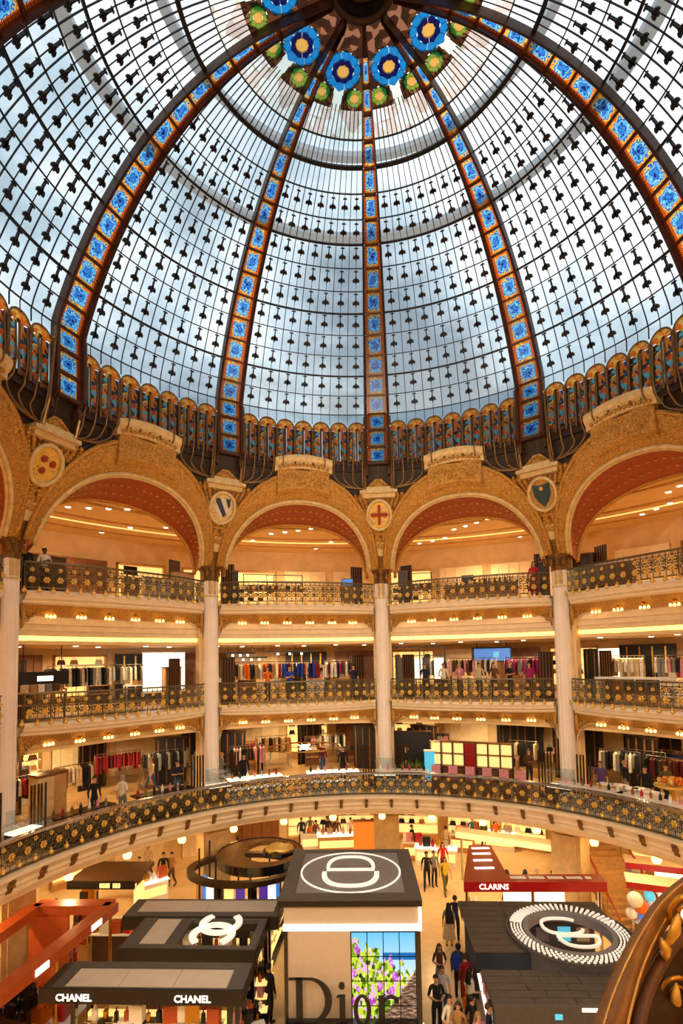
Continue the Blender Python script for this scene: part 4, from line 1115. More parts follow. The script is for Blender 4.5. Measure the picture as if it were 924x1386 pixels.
def letters(parent, text, size, m, loc, rot=(pi/2, 0, 0), ext=.01, align='CENTER', sx=1.0):
    c = bpy.data.curves.new('lettering', 'FONT'); c.body = text; c.size = size; c.extrude = ext; c.align_x = align; c.align_y = 'CENTER'; c.resolution_u = 2
    c.offset = size*.012; q = bpy.data.objects.new('lettering_src', c); COL.objects.link(q); bpy.context.view_layer.update()
    me = bpy.data.meshes.new_from_object(q.evaluated_get(bpy.context.evaluated_depsgraph_get())); bpy.data.objects.remove(q); me.materials.clear(); me.materials.append(M[m])
    o = bpy.data.objects.new('lettering', me); COL.objects.link(o); o.parent = parent; o.location = loc; o.rotation_euler = rot; o.scale = (sx, 1, 1)
    return o
# hanging sign over the middle gallery
t = place('hanging_sign', 'black hanging sign with white lettering on the middle gallery', 'sign', 58, 908, 14.9, EYE-.85)
MB().bbox(-1.0, 1.0, -.12, .12, 0, .52).build('box', 'black', t)
for s in (-.75, .75): MB().tube([(s, 0, .52), (s, 0, 1.55)], .02, 5).build('rod', 'black', t)
MB().bbox(-.28, .34, -.14, -.12, .14, .34).build('light_panel', 'sign_white', t)
# sales table below it
t = place('display_table', 'gilt display table with folded clothes under the hanging sign', 'table', 55, 930, 14.4, Z2)
MB().bbox(-.8, .8, -.35, .35, .95, 1.0).bbox(-.8, .8, -.35, .35, .5, .55).build('tabletop', 'wood_pale', t)
for sx in (-.75, .75):
    for sy in (-.3, .3): MB().tube([(sx, sy, 0), (sx, sy, .95)], .03, 5).build('leg', 'gold_metal', t)
for i in range(5): small('folded_sweater', item_box, 'cloth_'+('beige', 'camel', 'ivory', 'grey', 'brown')[i], f'folded {("beige", "camel", "ivory", "grey", "brown")[i]} sweater on the gilt display table', 'sweater', 'folded sweaters', t.matrix_basis @ Vector((-.6+.3*i, 0, 1.0)), t.rotation_euler.z, 1.2)
# white screen, wooden box
t = place('light_screen', 'tall white glowing screen on the middle gallery', 'screen', 222, 905, 17.0, Z2)
MB().bbox(-1.05, 1.05, -.05, .05, .6, 2.5).build('panel', 'sign_white', t); MB().bbox(-1.1, 1.1, -.03, .08, .5, .6).bbox(-1.1, 1.1, -.03, .08, 2.5, 2.56).build('frame', 'white', t)
t = place('wood_kiosk', 'plain wooden box stand before the white glowing screen', 'stand', 232, 925, 15.6, Z2)
MB().bbox(-.38, .38, -.3, .3, 0, 1.75).build('body', 'wood_pale', t); MB().bbox(-.42, .42, -.34, .34, 1.75, 1.8).build('top', 'wood', t)
# long shop signs
t = place('shop_sign', 'white lettered sign above the coloured clothes rack', 'sign', 400, 897, 17.5, EYE-.35)
MB().bbox(-.75, .75, 0, .05, -.12, .12).build('board', 'cream', t); MB().bbox(-.5, .5, -.03, 0, -.06, .06).build('light_bar', 'sign_white', t); MB().tube([(0, .02, .12), (0, .02, 1.05)], .015, 4).build('rod', 'black', t)
for i, (x0, x1, y, r) in enumerate(((305, 345, 884, 15.6), (360, 424, 882, 15.0), (318, 362, 890, 16.6))):
    t = place('light_track', f'thin black light track over the coloured racks, {ORD[i]} along', 'light track', (x0+x1)/2, y, r, cyl((x0+x1)/2, y, r).z); L = (x1-x0)/717*28/2
    MB().bbox(-L, L, -.03, .03, -.04, .04).build('track', 'black', t)
    for s in (-.8, .8): MB().tube([(s*L, 0, .04), (s*L, 0, EYE+.7-t.location.z)], .012, 4).build('rod', 'black', t)
    for s in (-.5, 0, .5): MB().lathe([(0, .0), (.05, 0), (.06, -.1), (0, -.1)], 8, (s*L, 0, -.06)).build('spot', 'lamp_white', t)
t = place('video_screen', 'wide dark video screen with a blue picture on the middle gallery', 'screen', 665, 886, 18.0, cyl(665, 886, 18.0).z)
MB().bbox(-1.1, 1.1, 0, .1, -.42, .42).build('casing', 'black', t); MB().bbox(-.95, 1.0, -.02, 0, -.34, .34).build('picture', 'screen_blue', t); MB().bbox(.1, .4, -.03, -.02, -.15, .15).build('bright_picture', 'screen_cyan', t)
for s in (-.8, .8): MB().tube([(s, .05, .42), (s, .05, EYE+.70-t.location.z)], .02, 4).build('rod', 'black', t)
# black metal frames of a booth
for i, (x, wd) in enumerate(((552, 1.7), (585, 1.3))):
    t = place('frame_booth', f'{"wide" if i == 0 else "narrow"} black metal frame booth on the middle gallery past the cross medallion', 'booth', x, 900, 15.2, Z2)
    mb = MB()
    for sx in (-wd/2, wd/2): mb.bbox(sx-.03, sx+.03, -.03, .03, 0, 2.6)
    mb.bbox(-wd/2, wd/2, -.03, .03, 2.54, 2.6).bbox(-wd/2, wd/2, -.03, .03, 2.1, 2.14); mb.build('frame', 'black', t)
    MB().bbox(-wd*.4, -wd*.1, .0, .06, .2, 2.05).build('door_leaf', 'wood_dark', t)
    MB().bbox(wd*.05, wd*.42, .3, .36, .9, 2.0).build('poster', 'lightbox', t)
# lit panel, stair and white table beyond the teal medallion
t = place('glowing_screen', 'cream glowing panel on the middle gallery beyond the teal-shield medallion', 'panel', 822, 888, 16.4, Z2)
MB().bbox(-.5, .5, -.04, .04, .9, 2.3).build('panel', 'lightbox', t); MB().bbox(-.55, .55, -.02, .1, 0, .9).build('base', 'wood', t)
t = place('display_table', 'long white display table beyond the teal-shield medallion', 'table', 862, 914, 14.6, Z2)
MB().bbox(-1.6, 1.6, -.4, .4, .98, 1.06).build('tabletop', 'white_gloss', t)
for sx in (-1.5, 1.5): MB().bbox(sx-.05, sx+.05, -.35, .35, 0, .98).build('leg', 'white', t)
for i, x in enumerate((795, 805)):
    t = place('folding_screen', f'tall black slatted screen by the cream glowing panel, {ORD[i]} along', 'screen', x, 900, 16.0, Z2)
    MB().bbox(-.16, .16, -.04, .04, 0, 2.3).build('leaf_panel', 'black', t); MB().bbox(-.02, .02, -.07, -.04, .1, 2.2).build('slat', 'gold_metal', t)
# ---- upper gallery
t = place('wall_panel', 'dark wood partition behind the standing visitor on the upper gallery', 'partition', 55, 750, 16.2, Z3)
MB().bbox(-1.1, 1.1, 0, .2, 0, 1.95).build('panel', 'wood_dark', t); MB().bbox(-1.15, 1.15, -.03, .22, 1.95, 2.02).build('top', 'wood', t)
for i, x in enumerate((172, 181)):
    t = place('monitor', f'small black monitor at the upper gallery rail, {ORD[i]} of the pair', 'monitor', x, 772, 13.9, Z3+1.02)
    MB().bbox(-.15, .15, -.02, .02, .12, .5).build('screen', 'black_gloss', t); MB().bbox(-.03, .03, -.02, .04, 0, .14).bbox(-.1, .1, -.08, .08, 0, .02).build('stand', 'black', t)
    k2 = place('counter', f'narrow wooden counter under the {ORD[i]} black monitor', 'counter', x, 790, 13.9, Z3); MB().bbox(-.2, .2, -.15, .15, 0, 1.0).build('body', 'wood_pale', k2); MB().bbox(-.21, .21, -.16, .16, 1.0, 1.02).build('top', 'wood', k2)
for i, (x, y, w, h, r, m) in enumerate(((247, 775, 1.0, 1.55, 14.4, 'wood_pale'), (216, 780, 1.6, 1.2, 14.6, 'cream'), (318, 775, .22, 1.75, 14.2, 'black'), (545, 775, .5, 1.8, 14.4, 'wood_dark'), (790, 760, .9, 1.9, 14.8, 'wood_dark'), (828, 755, 1.7, 1.35, 14.9, 'wood'), (735, 780, .25, 1.7, 14.2, 'black'))):
    lab = ('pale wooden box stand at the upper gallery rail', 'low cream display stand at the upper gallery rail', 'slim black post stand on the upper gallery past the striped-shield medallion', 'dark wooden stand on the upper gallery past the cross medallion', 'tall dark wooden cabinet on the upper gallery past the teal-shield medallion', 'long brown counter on the upper gallery past the teal-shield medallion', 'slim black post stand on the upper gallery before the teal-shield medallion')[i]
    t = place('display_stand', lab, 'stand', x, y, r, Z3)
    MB().bbox(-w/2, w/2, -.2, .2, 0, h-.05).build('body', m, t); MB().bbox(-w/2-.03, w/2+.03, -.23, .23, h-.05, h).build('top', 'wood' if m != 'wood' else 'cream', t)
for i, (x, w) in enumerate(((350, 1.6), (385, 1.9), (568, 1.2))):
    t = place('frame_stand', f'thin black display frame on the upper gallery, {ORD[i]} along', 'frame', x, 775, 15.4, Z3); mb = MB()
    for s in (-w/2, w/2): mb.bbox(s-.02, s+.02, -.02, .02, 0, 1.85)
    mb.bbox(-w/2, w/2, -.02, .02, 1.81, 1.85).bbox(-w/2, w/2, -.02, .02, 1.4, 1.43); mb.build('frame', 'black', t); MB().bbox(-w/2, w/2, -.2, .2, .95, 1.0).build('shelf', 'wood_pale', t)
    for j in range(6):
        c_ = ('ivory', 'crimson', 'silver', 'jet', 'pink', 'navy')[j]
        small('boxed_item', item_box, 'cloth_'+c_, f'{CN.get(c_, c_)} box on the {ORD[i]} thin black display frame', 'box', 'boxes on upper gallery frames', t.matrix_basis @ Vector((-w/2+.15+j*(w-.3)/5, 0, 1.0)), t.rotation_euler.z, 1.1)
t = place('monitor', 'blue glowing monitor at the upper gallery rail before the cross medallion', 'monitor', 470, 782, 14.0, Z3+1.0)
MB().bbox(-.3, .3, -.03, .03, .1, .45).build('casing', 'black', t); MB().bbox(-.27, .27, -.04, -.03, .13, .42).build('picture', 'screen_blue', t); MB().bbox(-.04, .04, -.03, .03, 0, .1).build('stand', 'black', t)
k2 = place('counter', 'small wooden counter under the blue glowing monitor', 'counter', 470, 790, 14.0, Z3); MB().bbox(-.35, .35, -.2, .2, 0, .97).build('body', 'wood_pale', k2); MB().bbox(-.38, .38, -.22, .22, .97, 1.0).build('top', 'wood', k2)
t = place('monitor', 'black boxy monitor on the upper gallery before the teal-shield medallion', 'monitor', 632, 772, 15.0, Z3+1.0)
MB().bbox(-.3, .3, -.05, .05, .1, .5).build('casing', 'black', t); MB().bbox(-.04, .04, -.03, .03, 0, .1).build('stand', 'black', t)
k2 = place('counter', 'long pale counter with bottles on the upper gallery', 'counter', 660, 790, 15.0, Z3); MB().bbox(-2.2, 1.4, -.25, .25, 0, .97).build('body', 'wood_pale', k2); MB().bbox(-2.25, 1.45, -.28, .28, .97, 1.0).build('top', 'white', k2)
for i in range(9):
    c_ = ('white', 'red_lacquer', 'gold_metal', 'black', 'chrome', 'orange_lacquer', 'slate_blue', 'wood', 'panel_grey')[i]; nm = ('white', 'red', 'gold', 'black', 'silver', 'orange', 'blue-grey', 'brown', 'grey')[i]
    small('bottle', bottle_me, c_, f'{nm} bottle on the long pale upper gallery counter', 'bottle', 'bottles on the upper counter', k2.matrix_basis @ Vector((-.9+.25*i, -.05, 1.0)), 0, 1.7)
# downlights set in the ceilings
dl_me = MB().lathe([(0, -.02), (.09, -.02), (.12, 0), (.12, .01)], 10).mesh('downlight')
for o_ in list(bpy.data.objects):
    if o_.name == 'ceiling_third': c3 = o_
    if o_.name == 'ceiling_second': c2_ = o_
    if o_.name == 'ceiling_first': c1_ = o_
    if o_.name == 'ceiling_ground': c0_ = o_
for k in (-2, -1, 0, 1):
    for i in range(14):
        a = TH0+(k+.06+.88*((i*5) % 14)/13)*STEP; inst('downlight', dl_me, 'lamp_white', c3, pol(a, 14.3+(i*1.7) % 5.6, ZC3))
    for i in range(6): inst('downlight', dl_me, 'lamp_white', c2_, pol(TH0+(k+.1+.16*i)*STEP, 15.6+(i % 2)*1.5, EYE+.70)); inst('downlight', dl_me, 'lamp_white', c1_, pol(TH0+(k+.1+.16*i)*STEP, 14.8+(i % 2)*1.5, EYE-3.32))
globe_me = MB().lathe([(0, 0), (.06, 0), (.06, -.06), (.13, -.1), (.17, -.2), (.13, -.32), (0, -.36)], 10).mesh('globe_light', smooth=True)
for a in [radians(-62+11*i) for i in range(13)]: inst('globe_light', globe_me, 'lamp_glow', c0_, pol(a, 11.75, Z1-.9))
# ---- lowest gallery
t = place('hoop_chandelier', 'large glittering hoop light with a central star on the lowest gallery', 'chandelier', 412, 1012, 13.2, EYE-4.3)
MB().tube([(1.75*cos(2*pi*i/40), 1.75*sin(2*pi*i/40)*.8, 0) for i in range(40)], .035, 6, closed=True).build('hoop', 'gold_metal', t)
MB().tube([(0, 0, 0), (0, 0, .98)], .015, 5).build('rod', 'black', t)
mb = MB()
for i in range(10):
    a = 2*pi*i/10; mb.tube([(0, 0, 0), (.32*cos(a), .32*sin(a)*.8, .12*(1 if i % 2 else -1))], [.05, .012], 4)
mb.ball((0, 0, 0), .12, 8, 5); mb.build('star', 'lamp_white', t)
for s in (-1, 1): MB().tube([(s*.1, 0, 0), (s*1.75, 0, 0)], .015, 4).build('spoke', 'gold_metal', t)
t = place('shelving_wall', 'brown shelving with lit niches and a red centre on the lowest gallery', 'shelving', 636, 1030, 14.4, Z1)
MB().bbox(-2.0, 2.0, .3, .36, 0, 1.9).build('back_board', 'wood', t)
for i in range(8): MB().bbox(-2.0+i*4/7-.03, -2.0+i*4/7+.03, -.05, .3, 0, 1.9).build('upright', 'wood_dark', t)
for z in (.1, .7, 1.3, 1.87): MB().bbox(-2.0, 2.0, -.05, .3, z-.02, z+.02).build('shelf', 'wood', t)
for i in (0, 1, 2, 4, 5, 6):
    for z in (.72, 1.32): MB().bbox(-2.0+i*4/7+.03, -2.0+(i+1)*4/7-.03, .26, .3, z, z+.52).build('lit_niche', 'lightbox_warm', t)
MB().bbox(-2.0+3*4/7+.03, -2.0+4*4/7-.03, -.02, .1, .1, 1.86).build('red_panel', 'red_lacquer', t)
for i in range(6):
    t = place('poster_stand', f'pink poster stand by the curving balustrade, {ORD[i]} along', 'stand', 590+i*23, 1050, 11.9, Z1, 'pink poster stands')
    MB().bbox(-.2, .2, -.04, .04, .62, 1.22).build('poster', 'cloth_pink', t); MB().bbox(-.2, .2, -.12, .12, 0, .62).build('base', 'wood', t)
t = place('light_screen', 'blue-white glowing column screen on the lowest gallery', 'screen', 581, 1025, 13.8, Z1)
MB().bbox(-.24, .24, -.1, .1, .1, 1.5).build('panel', 'screen_cyan', t); MB().bbox(-.27, .27, -.13, .13, 0, .1).bbox(-.27, .27, -.13, .13, 1.5, 1.56).build('frame', 'white', t)
t = place('room_divider', 'black partition wall past the cross medallion on the lowest gallery', 'partition', 558, 1015, 15.4, Z1)
MB().bbox(-.95, .95, 0, .12, 0, 2.2).build('panel', 'black', t); MB().bbox(-1.0, 1.0, -.03, .15, 2.2, 2.26).build('top', 'wood_dark', t)
leafp = MB()
for i in range(12):
    a = 2*pi*i/12; leafp.add([(0, 0, .5), (.16*cos(a)+.04, .16*sin(a), .72), (.3*cos(a), .3*sin(a), .62+.2*(i % 3))], [(0, 1, 2)])
lp = leafp.mesh('foliage'); potm = MB().lathe([(0, 0), (.16, 0), (.2, .5), (.17, .5), (0, .48)], 10).mesh('pot')
mat('leaf_green', (96, 128, 40), 0.6, var=.3)
for i, x in enumerate((548, 560, 571)):
    t = place('potted_plant', f'green potted plant before the black partition, {ORD[i]} along', 'plant', x, 1035, 14.6, Z1); inst('pot', potm, 'black', t); inst('foliage', lp, 'leaf_green', t)
for i, (x, m, lab) in enumerate(((56, 'gold_pale', 'gold panelled pier on the lowest gallery beside the stone column'), (74, 'wood_pale', 'yellow wood pier on the lowest gallery near the clothes racks'))):
    t = place('pier_panel', lab, 'pier', x, 1060, 13.9+.1*i, Z1); MB().bbox(-.3, .3, -.3, .3, 0, 2.0).build('body', m, t); MB().bbox(-.34, .34, -.34, .34, 2.0, 2.1).build('cap', 'wood', t)
for i, (x, y, m, nm) in enumerate(((820, 1068, 'cloth_yellow', 'yellow'), (838, 1052, 'gold_bright', 'gold'), (853, 1066, 'gold_pale', 'pale gold'), (868, 1082, 'white', 'white'), (885, 1085, 'white_gloss', 'glossy white'))):
    t = place('display_plinth', f'{nm} display plinth by the curving balustrade', 'plinth', x, y, 12.5+.2*(i % 2), Z1); MB().bbox(-.24, .24, -.2, .2, 0, 1.0).build('body', m, t); MB().bbox(-.27, .27, -.23, .23, 1.0, 1.04).build('top', 'white', t)
t = place('flower_display', 'amber flower display on the lowest gallery beyond the teal-shield medallion', 'flower display', 908, 1045, 13.4, Z1)
MB().lathe([(0, 0), (.3, 0), (.12, .3), (.1, 1.0), (.6, 1.15), (.62, 1.2), (0, 1.2)], 14).build('stand', 'gold_bright', t, smooth=True)
for i in range(14):
    a = 2.4*i; rr = .42*sqrt(i/14); MB().ball((rr*cos(a), rr*sin(a), 1.26+.18*(1-rr)), .11, 6, 4).build('bloom', 'cloth_orange' if i % 2 else 'gold_bright', t, smooth=True)
# glass counters just inside the balustrade
for i, (x, r) in enumerate(((220, 11.75), (345, 11.75), (450, 11.75), (545, 11.75), (800, 11.75), (880, 11.75), (110, 11.75))):
    t = place('glass_counter', f'low glass counter behind the curving balustrade, {ORD[i]} made out', 'counter', x, 1060, r, Z1)
    t['label'] = ('black topped glass counter behind the balustrade near the chrome tubes', 'white lit glass counter behind the balustrade near the striped-shield column', 'white lit glass counter under the hoop light', 'pale glass counter beside the pink poster stands', 'brass edged glass counter near the teal-shield column', 'white glass counter beside the plinths', 'dark glass counter behind the balustrade near the seated visitor')[i]
    dk = i in (0, 6)
    MB().bbox(-1.2, 1.2, -.28, .28, 0, .55).build('base', 'black' if dk else 'white', t); MB().bbox(-1.2, 1.2, -.3, .3, .95, 1.0).build('glass_top', 'black_gloss' if dk else ('lightbox' if i in (1, 2) else 'white_gloss'), t)
    MB().add([(-1.19, -.27, .55), (1.19, -.27, .55), (1.19, -.27, .95), (-1.19, -.27, .95)], [(0,1,2,3)]).build('front_glass', 'clear_glass', t)
    for j in range(7):
        c_ = ('red_lacquer', 'gold_metal', 'black', 'white', 'cloth_pink', 'chrome', 'wood')[(j+i) % 7]; nm = ('red', 'gold', 'black', 'white', 'pink', 'silver', 'brown')[(j+i) % 7]
        small('bottle', bottle_me, c_, f'{nm} bottle on the {t["label"]}'.replace(' behind the balustrade', ''), 'bottle', 'bottles on glass counters', t.matrix_basis @ Vector((-1.0+.33*j, 0, 1.0)), 0, 1.2)

def wpt(t, x, y, z): c, s = cos(t.rotation_euler.z), sin(t.rotation_euler.z); return Vector((t.location.x+x*c-y*s, t.location.y+x*s+y*c, t.location.z+z))
# clutter of low tables and stands across the galleries
gc = random.Random(21)
tb_top = MB().bbox(-.55, .55, -.3, .3, .82, .88).mesh('tabletop'); tb_leg = MB().bbox(-.03, .03, -.03, .03, 0, .82).mesh('leg')
sh_body = MB().bbox(-.5, .5, .12, .18, 0, 1.7).bbox(-.5, -.46, -.18, .18, 0, 1.7).bbox(.46, .5, -.18, .18, 0, 1.7).mesh('carcass'); sh_board = MB().bbox(-.46, .46, -.17, .12, 0, .03).mesh('board')
TONES = [('wood_dark', 'dark wood'), ('white', 'white'), ('wood_pale', 'pale wood'), ('black', 'black'), ('wood', 'brown')]
for lv in (1, 2):
    for k in (-2, -1, 0, 1):
        for i in range(5):
            m, nm = TONES[(i+k+2*lv) % 5]; u = .12+.17*i+gc.uniform(-.02, .02); r = gc.uniform(17.2, 19.3); phi = TH0+(k+u)*STEP; P = pol(phi, r, LZ[lv])
            if i % 2 == 0:
                t = thing('display_table', f'{nm} display table on the {LNAME[lv]}, {SHORT[k]}, {ORD[i]} along', 'table', P, -phi, f'{LNAME[lv]} tables', local=True)
                inst('tabletop', tb_top, None, t); [tb_top.materials.append(M['white']) for _ in range(1) if not tb_top.materials]; [tb_leg.materials.append(M['chrome']) for _ in range(1) if not tb_leg.materials]
                o = t.children[0]; o.material_slots[0].link = 'OBJECT'; o.material_slots[0].material = M[m]
                for sx in (-.5, .5):
                    for sy in (-.25, .25): inst('leg', tb_leg, None, t, (sx, sy, 0))
                zs_ = (.88,)
            else:
                t = thing('bookcase', f'{nm} open shelf on the {LNAME[lv]}, {SHORT[k]}, {ORD[i]} along', 'shelf', P, -phi, f'{LNAME[lv]} open shelves', local=True)
                o = inst('carcass', sh_body, None, t); [sh_body.materials.append(M['white']) for _ in range(1) if not sh_body.materials]; o.material_slots[0].link = 'OBJECT'; o.material_slots[0].material = M[m]
                [sh_board.materials.append(M['wood_pale']) for _ in range(1) if not sh_board.materials]
                for z_ in (.5, .9, 1.3): inst('board', sh_board, None, t, (0, 0, z_))
                zs_ = (.93, 1.33)
            for w_, z_ in enumerate(zs_):
                for j in range(3):
                    c_ = gc.choice(('jet', 'camel', 'ivory', 'crimson', 'navy', 'pink', 'brown', 'silver')); x_ = -.34+.34*j
                    small('handbag', item_bag, 'cloth_'+c_, f'{ORD[j]} bag, {CN.get(c_, c_)}, {"top" if w_ else "main"} board, {ORD[i]} {nm} display, {LNAME[lv]}, {SHORT[k]}', 'handbag', f'bags on {LNAME[lv]} displays', wpt(t, x_, 0, z_), -phi, 1.1)

# dark partitions that break up the depth of the lowest gallery
dpn = MB().bbox(-.75, .75, 0, .1, 0, 2.3).mesh('panel'); dcap = MB().bbox(-.8, .8, -.03, .13, 2.3, 2.38).mesh('cap'); dbt = MB().bbox(-.03, .03, -.05, 0, .1, 2.25).mesh('batten')
for k in (-2, -1, 0, 1):
    for i, (u, r) in enumerate(((.2, 17.0), (.62, 18.8), (.9, 16.8))):
        phi = TH0+(k+u)*STEP; t = thing('room_divider', f'black battened partition on the lowest gallery, {SHORT[k]}, {ORD[i]} along', 'partition', pol(phi, r, Z1), -phi+(.3 if i % 2 else -.3), 'lowest gallery black partitions', local=True)
        inst('panel', dpn, 'black', t); inst('cap', dcap, 'wood_dark', t)
        for x in (-.6, -.2, .2, .6): inst('batten', dbt, 'wood', t, (x, 0, 0))

# ================================================================== ground level kiosks
def frame3(FL, FR, BL, z):                         # a rectangular roof read off its corners: base point, heading, width, depth
    a, b, c = gp(*FL, z), gp(*FR, z), gp(*BL, z); m = (a+b)/2; ex = (b-a); W_ = ex.length; rz = atan2(ex.y, ex.x)
    n = Vector((-sin(rz), cos(rz), 0)); D_ = (c-a).dot(n); return Vector((m.x, m.y, 0)), rz, W_, D_
def kiosk(name, label, cat, FL, FR, BL, z):
    loc, rz, W_, D_ = frame3(FL, FR, BL, z); t = thing(name, label, cat, loc, rz, local=True); return t, W_, D_
def zat(P, ypx):                                   # height above point P that appears at picture row ypx
    lo, hi = -5.0, 20.0
    for _ in range(40):
        m = (lo+hi)/2
        if proj((P[0], P[1], m))[1] > ypx: lo = m
        else: hi = m
    return lo
def wp(t, x, y, z): c, s = cos(t.rotation_euler.z), sin(t.rotation_euler.z); return Vector((t.location.x+x*c-y*s, t.location.y+x*s+y*c, t.location.z+z))
def roof_panels(t, x0, x1, y0, y1, z0, z1, nx, ny, m, gap=.012, name='roof_panel', skip=None):
    me = MB().bbox(0, (x1-x0)/nx-gap, 0, (y1-y0)/ny-gap, z0, z1).mesh(name)
    for i in range(nx):
        for j in range(ny):
            if skip and skip(x0+(i+.5)*(x1-x0)/nx, y0+(j+.5)*(y1-y0)/ny): continue
            inst(name, me, m, t, (x0+i*(x1-x0)/nx+gap/2, y0+j*(y1-y0)/ny+gap/2, 0))
def products(t, x0, x1, y, z, n, where, cols=None, sc=1.0, seed=1):
    g = random.Random(seed); cols = cols or [('white', 'white'), ('gold_metal', 'gold'), ('black', 'black'), ('cloth_pink', 'pink'), ('chrome', 'silver'), ('red_lacquer', 'red'), ('orange_lacquer', 'amber')]
    cn = {}
    for i in range(n):
        m, nm = cols[(i*3+seed) % len(cols)]; me = (bottle_me, item_box)[g.random() < .35]; P = wp(t, x0+(x1-x0)*(i+.5)/n, y+g.uniform(-.04, .04), z); kd = 'bottle' if me is bottle_me else 'carton'
        cn[(nm, kd)] = cn.get((nm, kd), 0)+1; o = '' if cn[(nm, kd)] == 1 else ORD[min(9, cn[(nm, kd)]-1)]+' '
        small('perfume_bottle' if kd == 'bottle' else 'carton', me, m, f'{o}{nm} {kd} on the {where}', kd, f'goods on the {where}', P, t.rotation_euler.z+g.uniform(-.3, .3), sc*g.uniform(.9, 1.3))
def strip(pts, w, closed=False):                   # flat band of width w along a plan curve
    o, i_ = [], []; N = len(pts)
    for j, p in enumerate(pts):
        a = pts[(j-1) % N] if closed or j else pts[j]; b = pts[(j+1) % N] if closed or j < N-1 else pts[j]
        dx, dy = b[0]-a[0], b[1]-a[1]; l = math.hypot(dx, dy) or 1; ww = w[j] if isinstance(w, list) else w
        o.append((p[0]-dy/l*ww/2, p[1]+dx/l*ww/2)); i_.append((p[0]+dy/l*ww/2, p[1]-dx/l*ww/2))
    return o, i_
def band(mb, pts, w, z0, z1, closed=False, mi=0, flip=None):
    o, i_ = strip(pts, w, closed)
    if closed: return mb.ring_prism(o, i_, z0, z1, mi)
    f = flip or (lambda x, y, z: (x, y, z)); n = len(pts)
    vs = [f(p[0], p[1], z0) for p in o]+[f(p[0], p[1], z1) for p in o]+[f(p[0], p[1], z0) for p in i_]+[f(p[0], p[1], z1) for p in i_]; fs = []
    for j in range(n-1): fs += [(j, j+1, n+j+1, n+j), (2*n+j+1, 2*n+j, 3*n+j, 3*n+j+1), (n+j, n+j+1, 3*n+j+1, 3*n+j), (j+1, j, 2*n+j, 2*n+j+1)]
    fs += [(0, n, 3*n, 2*n), (n-1, 3*n-1, 4*n-1, 2*n-1)]
    return mb.add(vs, fs, mi)
sup = lambda a, b, t, e=.7: (a*math.copysign(abs(cos(t))**e, cos(t)), b*math.copysign(abs(sin(t))**e, sin(t)))

# ---------------------------------------------------------------- square pavilion with video wall
ZR = 4.6
mat('emblem_white_glow', (246, 246, 244), .5, emit=.45)  # white emblem paint with a faint glow added so it reads brighter
pv, PW, PD = kiosk('pavilion', 'tall square taupe pavilion with slate roof emblem and flower video wall', 'pavilion', (376, 1218), (571, 1217), (411, 1150), ZR)
h = PW/2
MB().bbox(-h, h, 0, PD, ZR-.2, ZR-.04).build('roof_slab', 'black', pv)
MB().ring_prism([(-h, 0), (h, 0), (h, PD), (-h, PD)], [(-h+.42, .42), (h-.42, .42), (h-.42, PD-.3), (-h+.42, PD-.3)], ZR-.04, ZR).build('roof_border', 'charcoal', pv)
roof_panels(pv, -h+.42, h-.42, .42, PD-.3, ZR-.04, ZR-.015, 1, 1, 'slate_blue')
cy = PD*.5+.05; rr = min(PW, PD)*.40
band(MB(), [(rr*cos(2*pi*i/64), cy+rr*1.0*sin(2*pi*i/64)) for i in range(64)], .055, ZR-.015, ZR+.01, True).build('emblem_circle', 'emblem_white_glow', pv)
lg = MB()
lg.bbox(-rr*.49, rr*.49, cy+rr*.02, cy+rr*.13, ZR-.015, ZR+.012)
up = [(sup(rr*.47, rr*.62, t, .75)) for t in [pi*i/24 for i in range(25)]]
band(lg, [(x, cy+rr*.15+y) for x, y in up], [.10+.08*abs(sin(pi*i/24)) for i in range(25)], ZR-.015, ZR+.012)
dn = [(sup(rr*.53, rr*.66, -t, .75)) for t in [pi*i/24 for i in range(25)]]
band(lg, [(x, cy-rr*.04+y) for x, y in dn], [.14+.07*abs(sin(pi*i/24)) for i in range(25)], ZR-.015, ZR+.012)
lg.build('emblem_letters', 'emblem_white_glow', pv)
zf = 3.72
MB().bbox(-h+.14, h-.04, .12, PD-.2, zf+.14, ZR-.2).build('fascia', 'taupe', pv)
MB().bbox(-h+.12, h-.02, .06, .16, zf, zf+.16).build('light_strip', 'sign_white', pv)
MB().bbox(h-.1, h-.02, .06, .14, zf, ZR-.2).build('light_edge', 'sign_white', pv)
MB().bbox(-h+.16, h-.06, .2, PD-.25, 0, zf).build('core', 'black', pv)
xm = -h+.14+(PW-.2)*.487
MB().bbox(-h+.24, xm, .14, .2, 0, zf-.04).build('front_panel', 'taupe', pv)
MB().bbox(-h+.14, -h+.24, .10, .2, 0, zf).build('edge_frame', 'black_gloss', pv); MB().bbox(h-.2, h-.06, .10, .2, 0, zf).build('edge_frame', 'black_gloss', pv)
MB().bbox(h-.06, h-.01, .10, .2, 0, 1.2).build('edge_light', 'sign_white', pv)
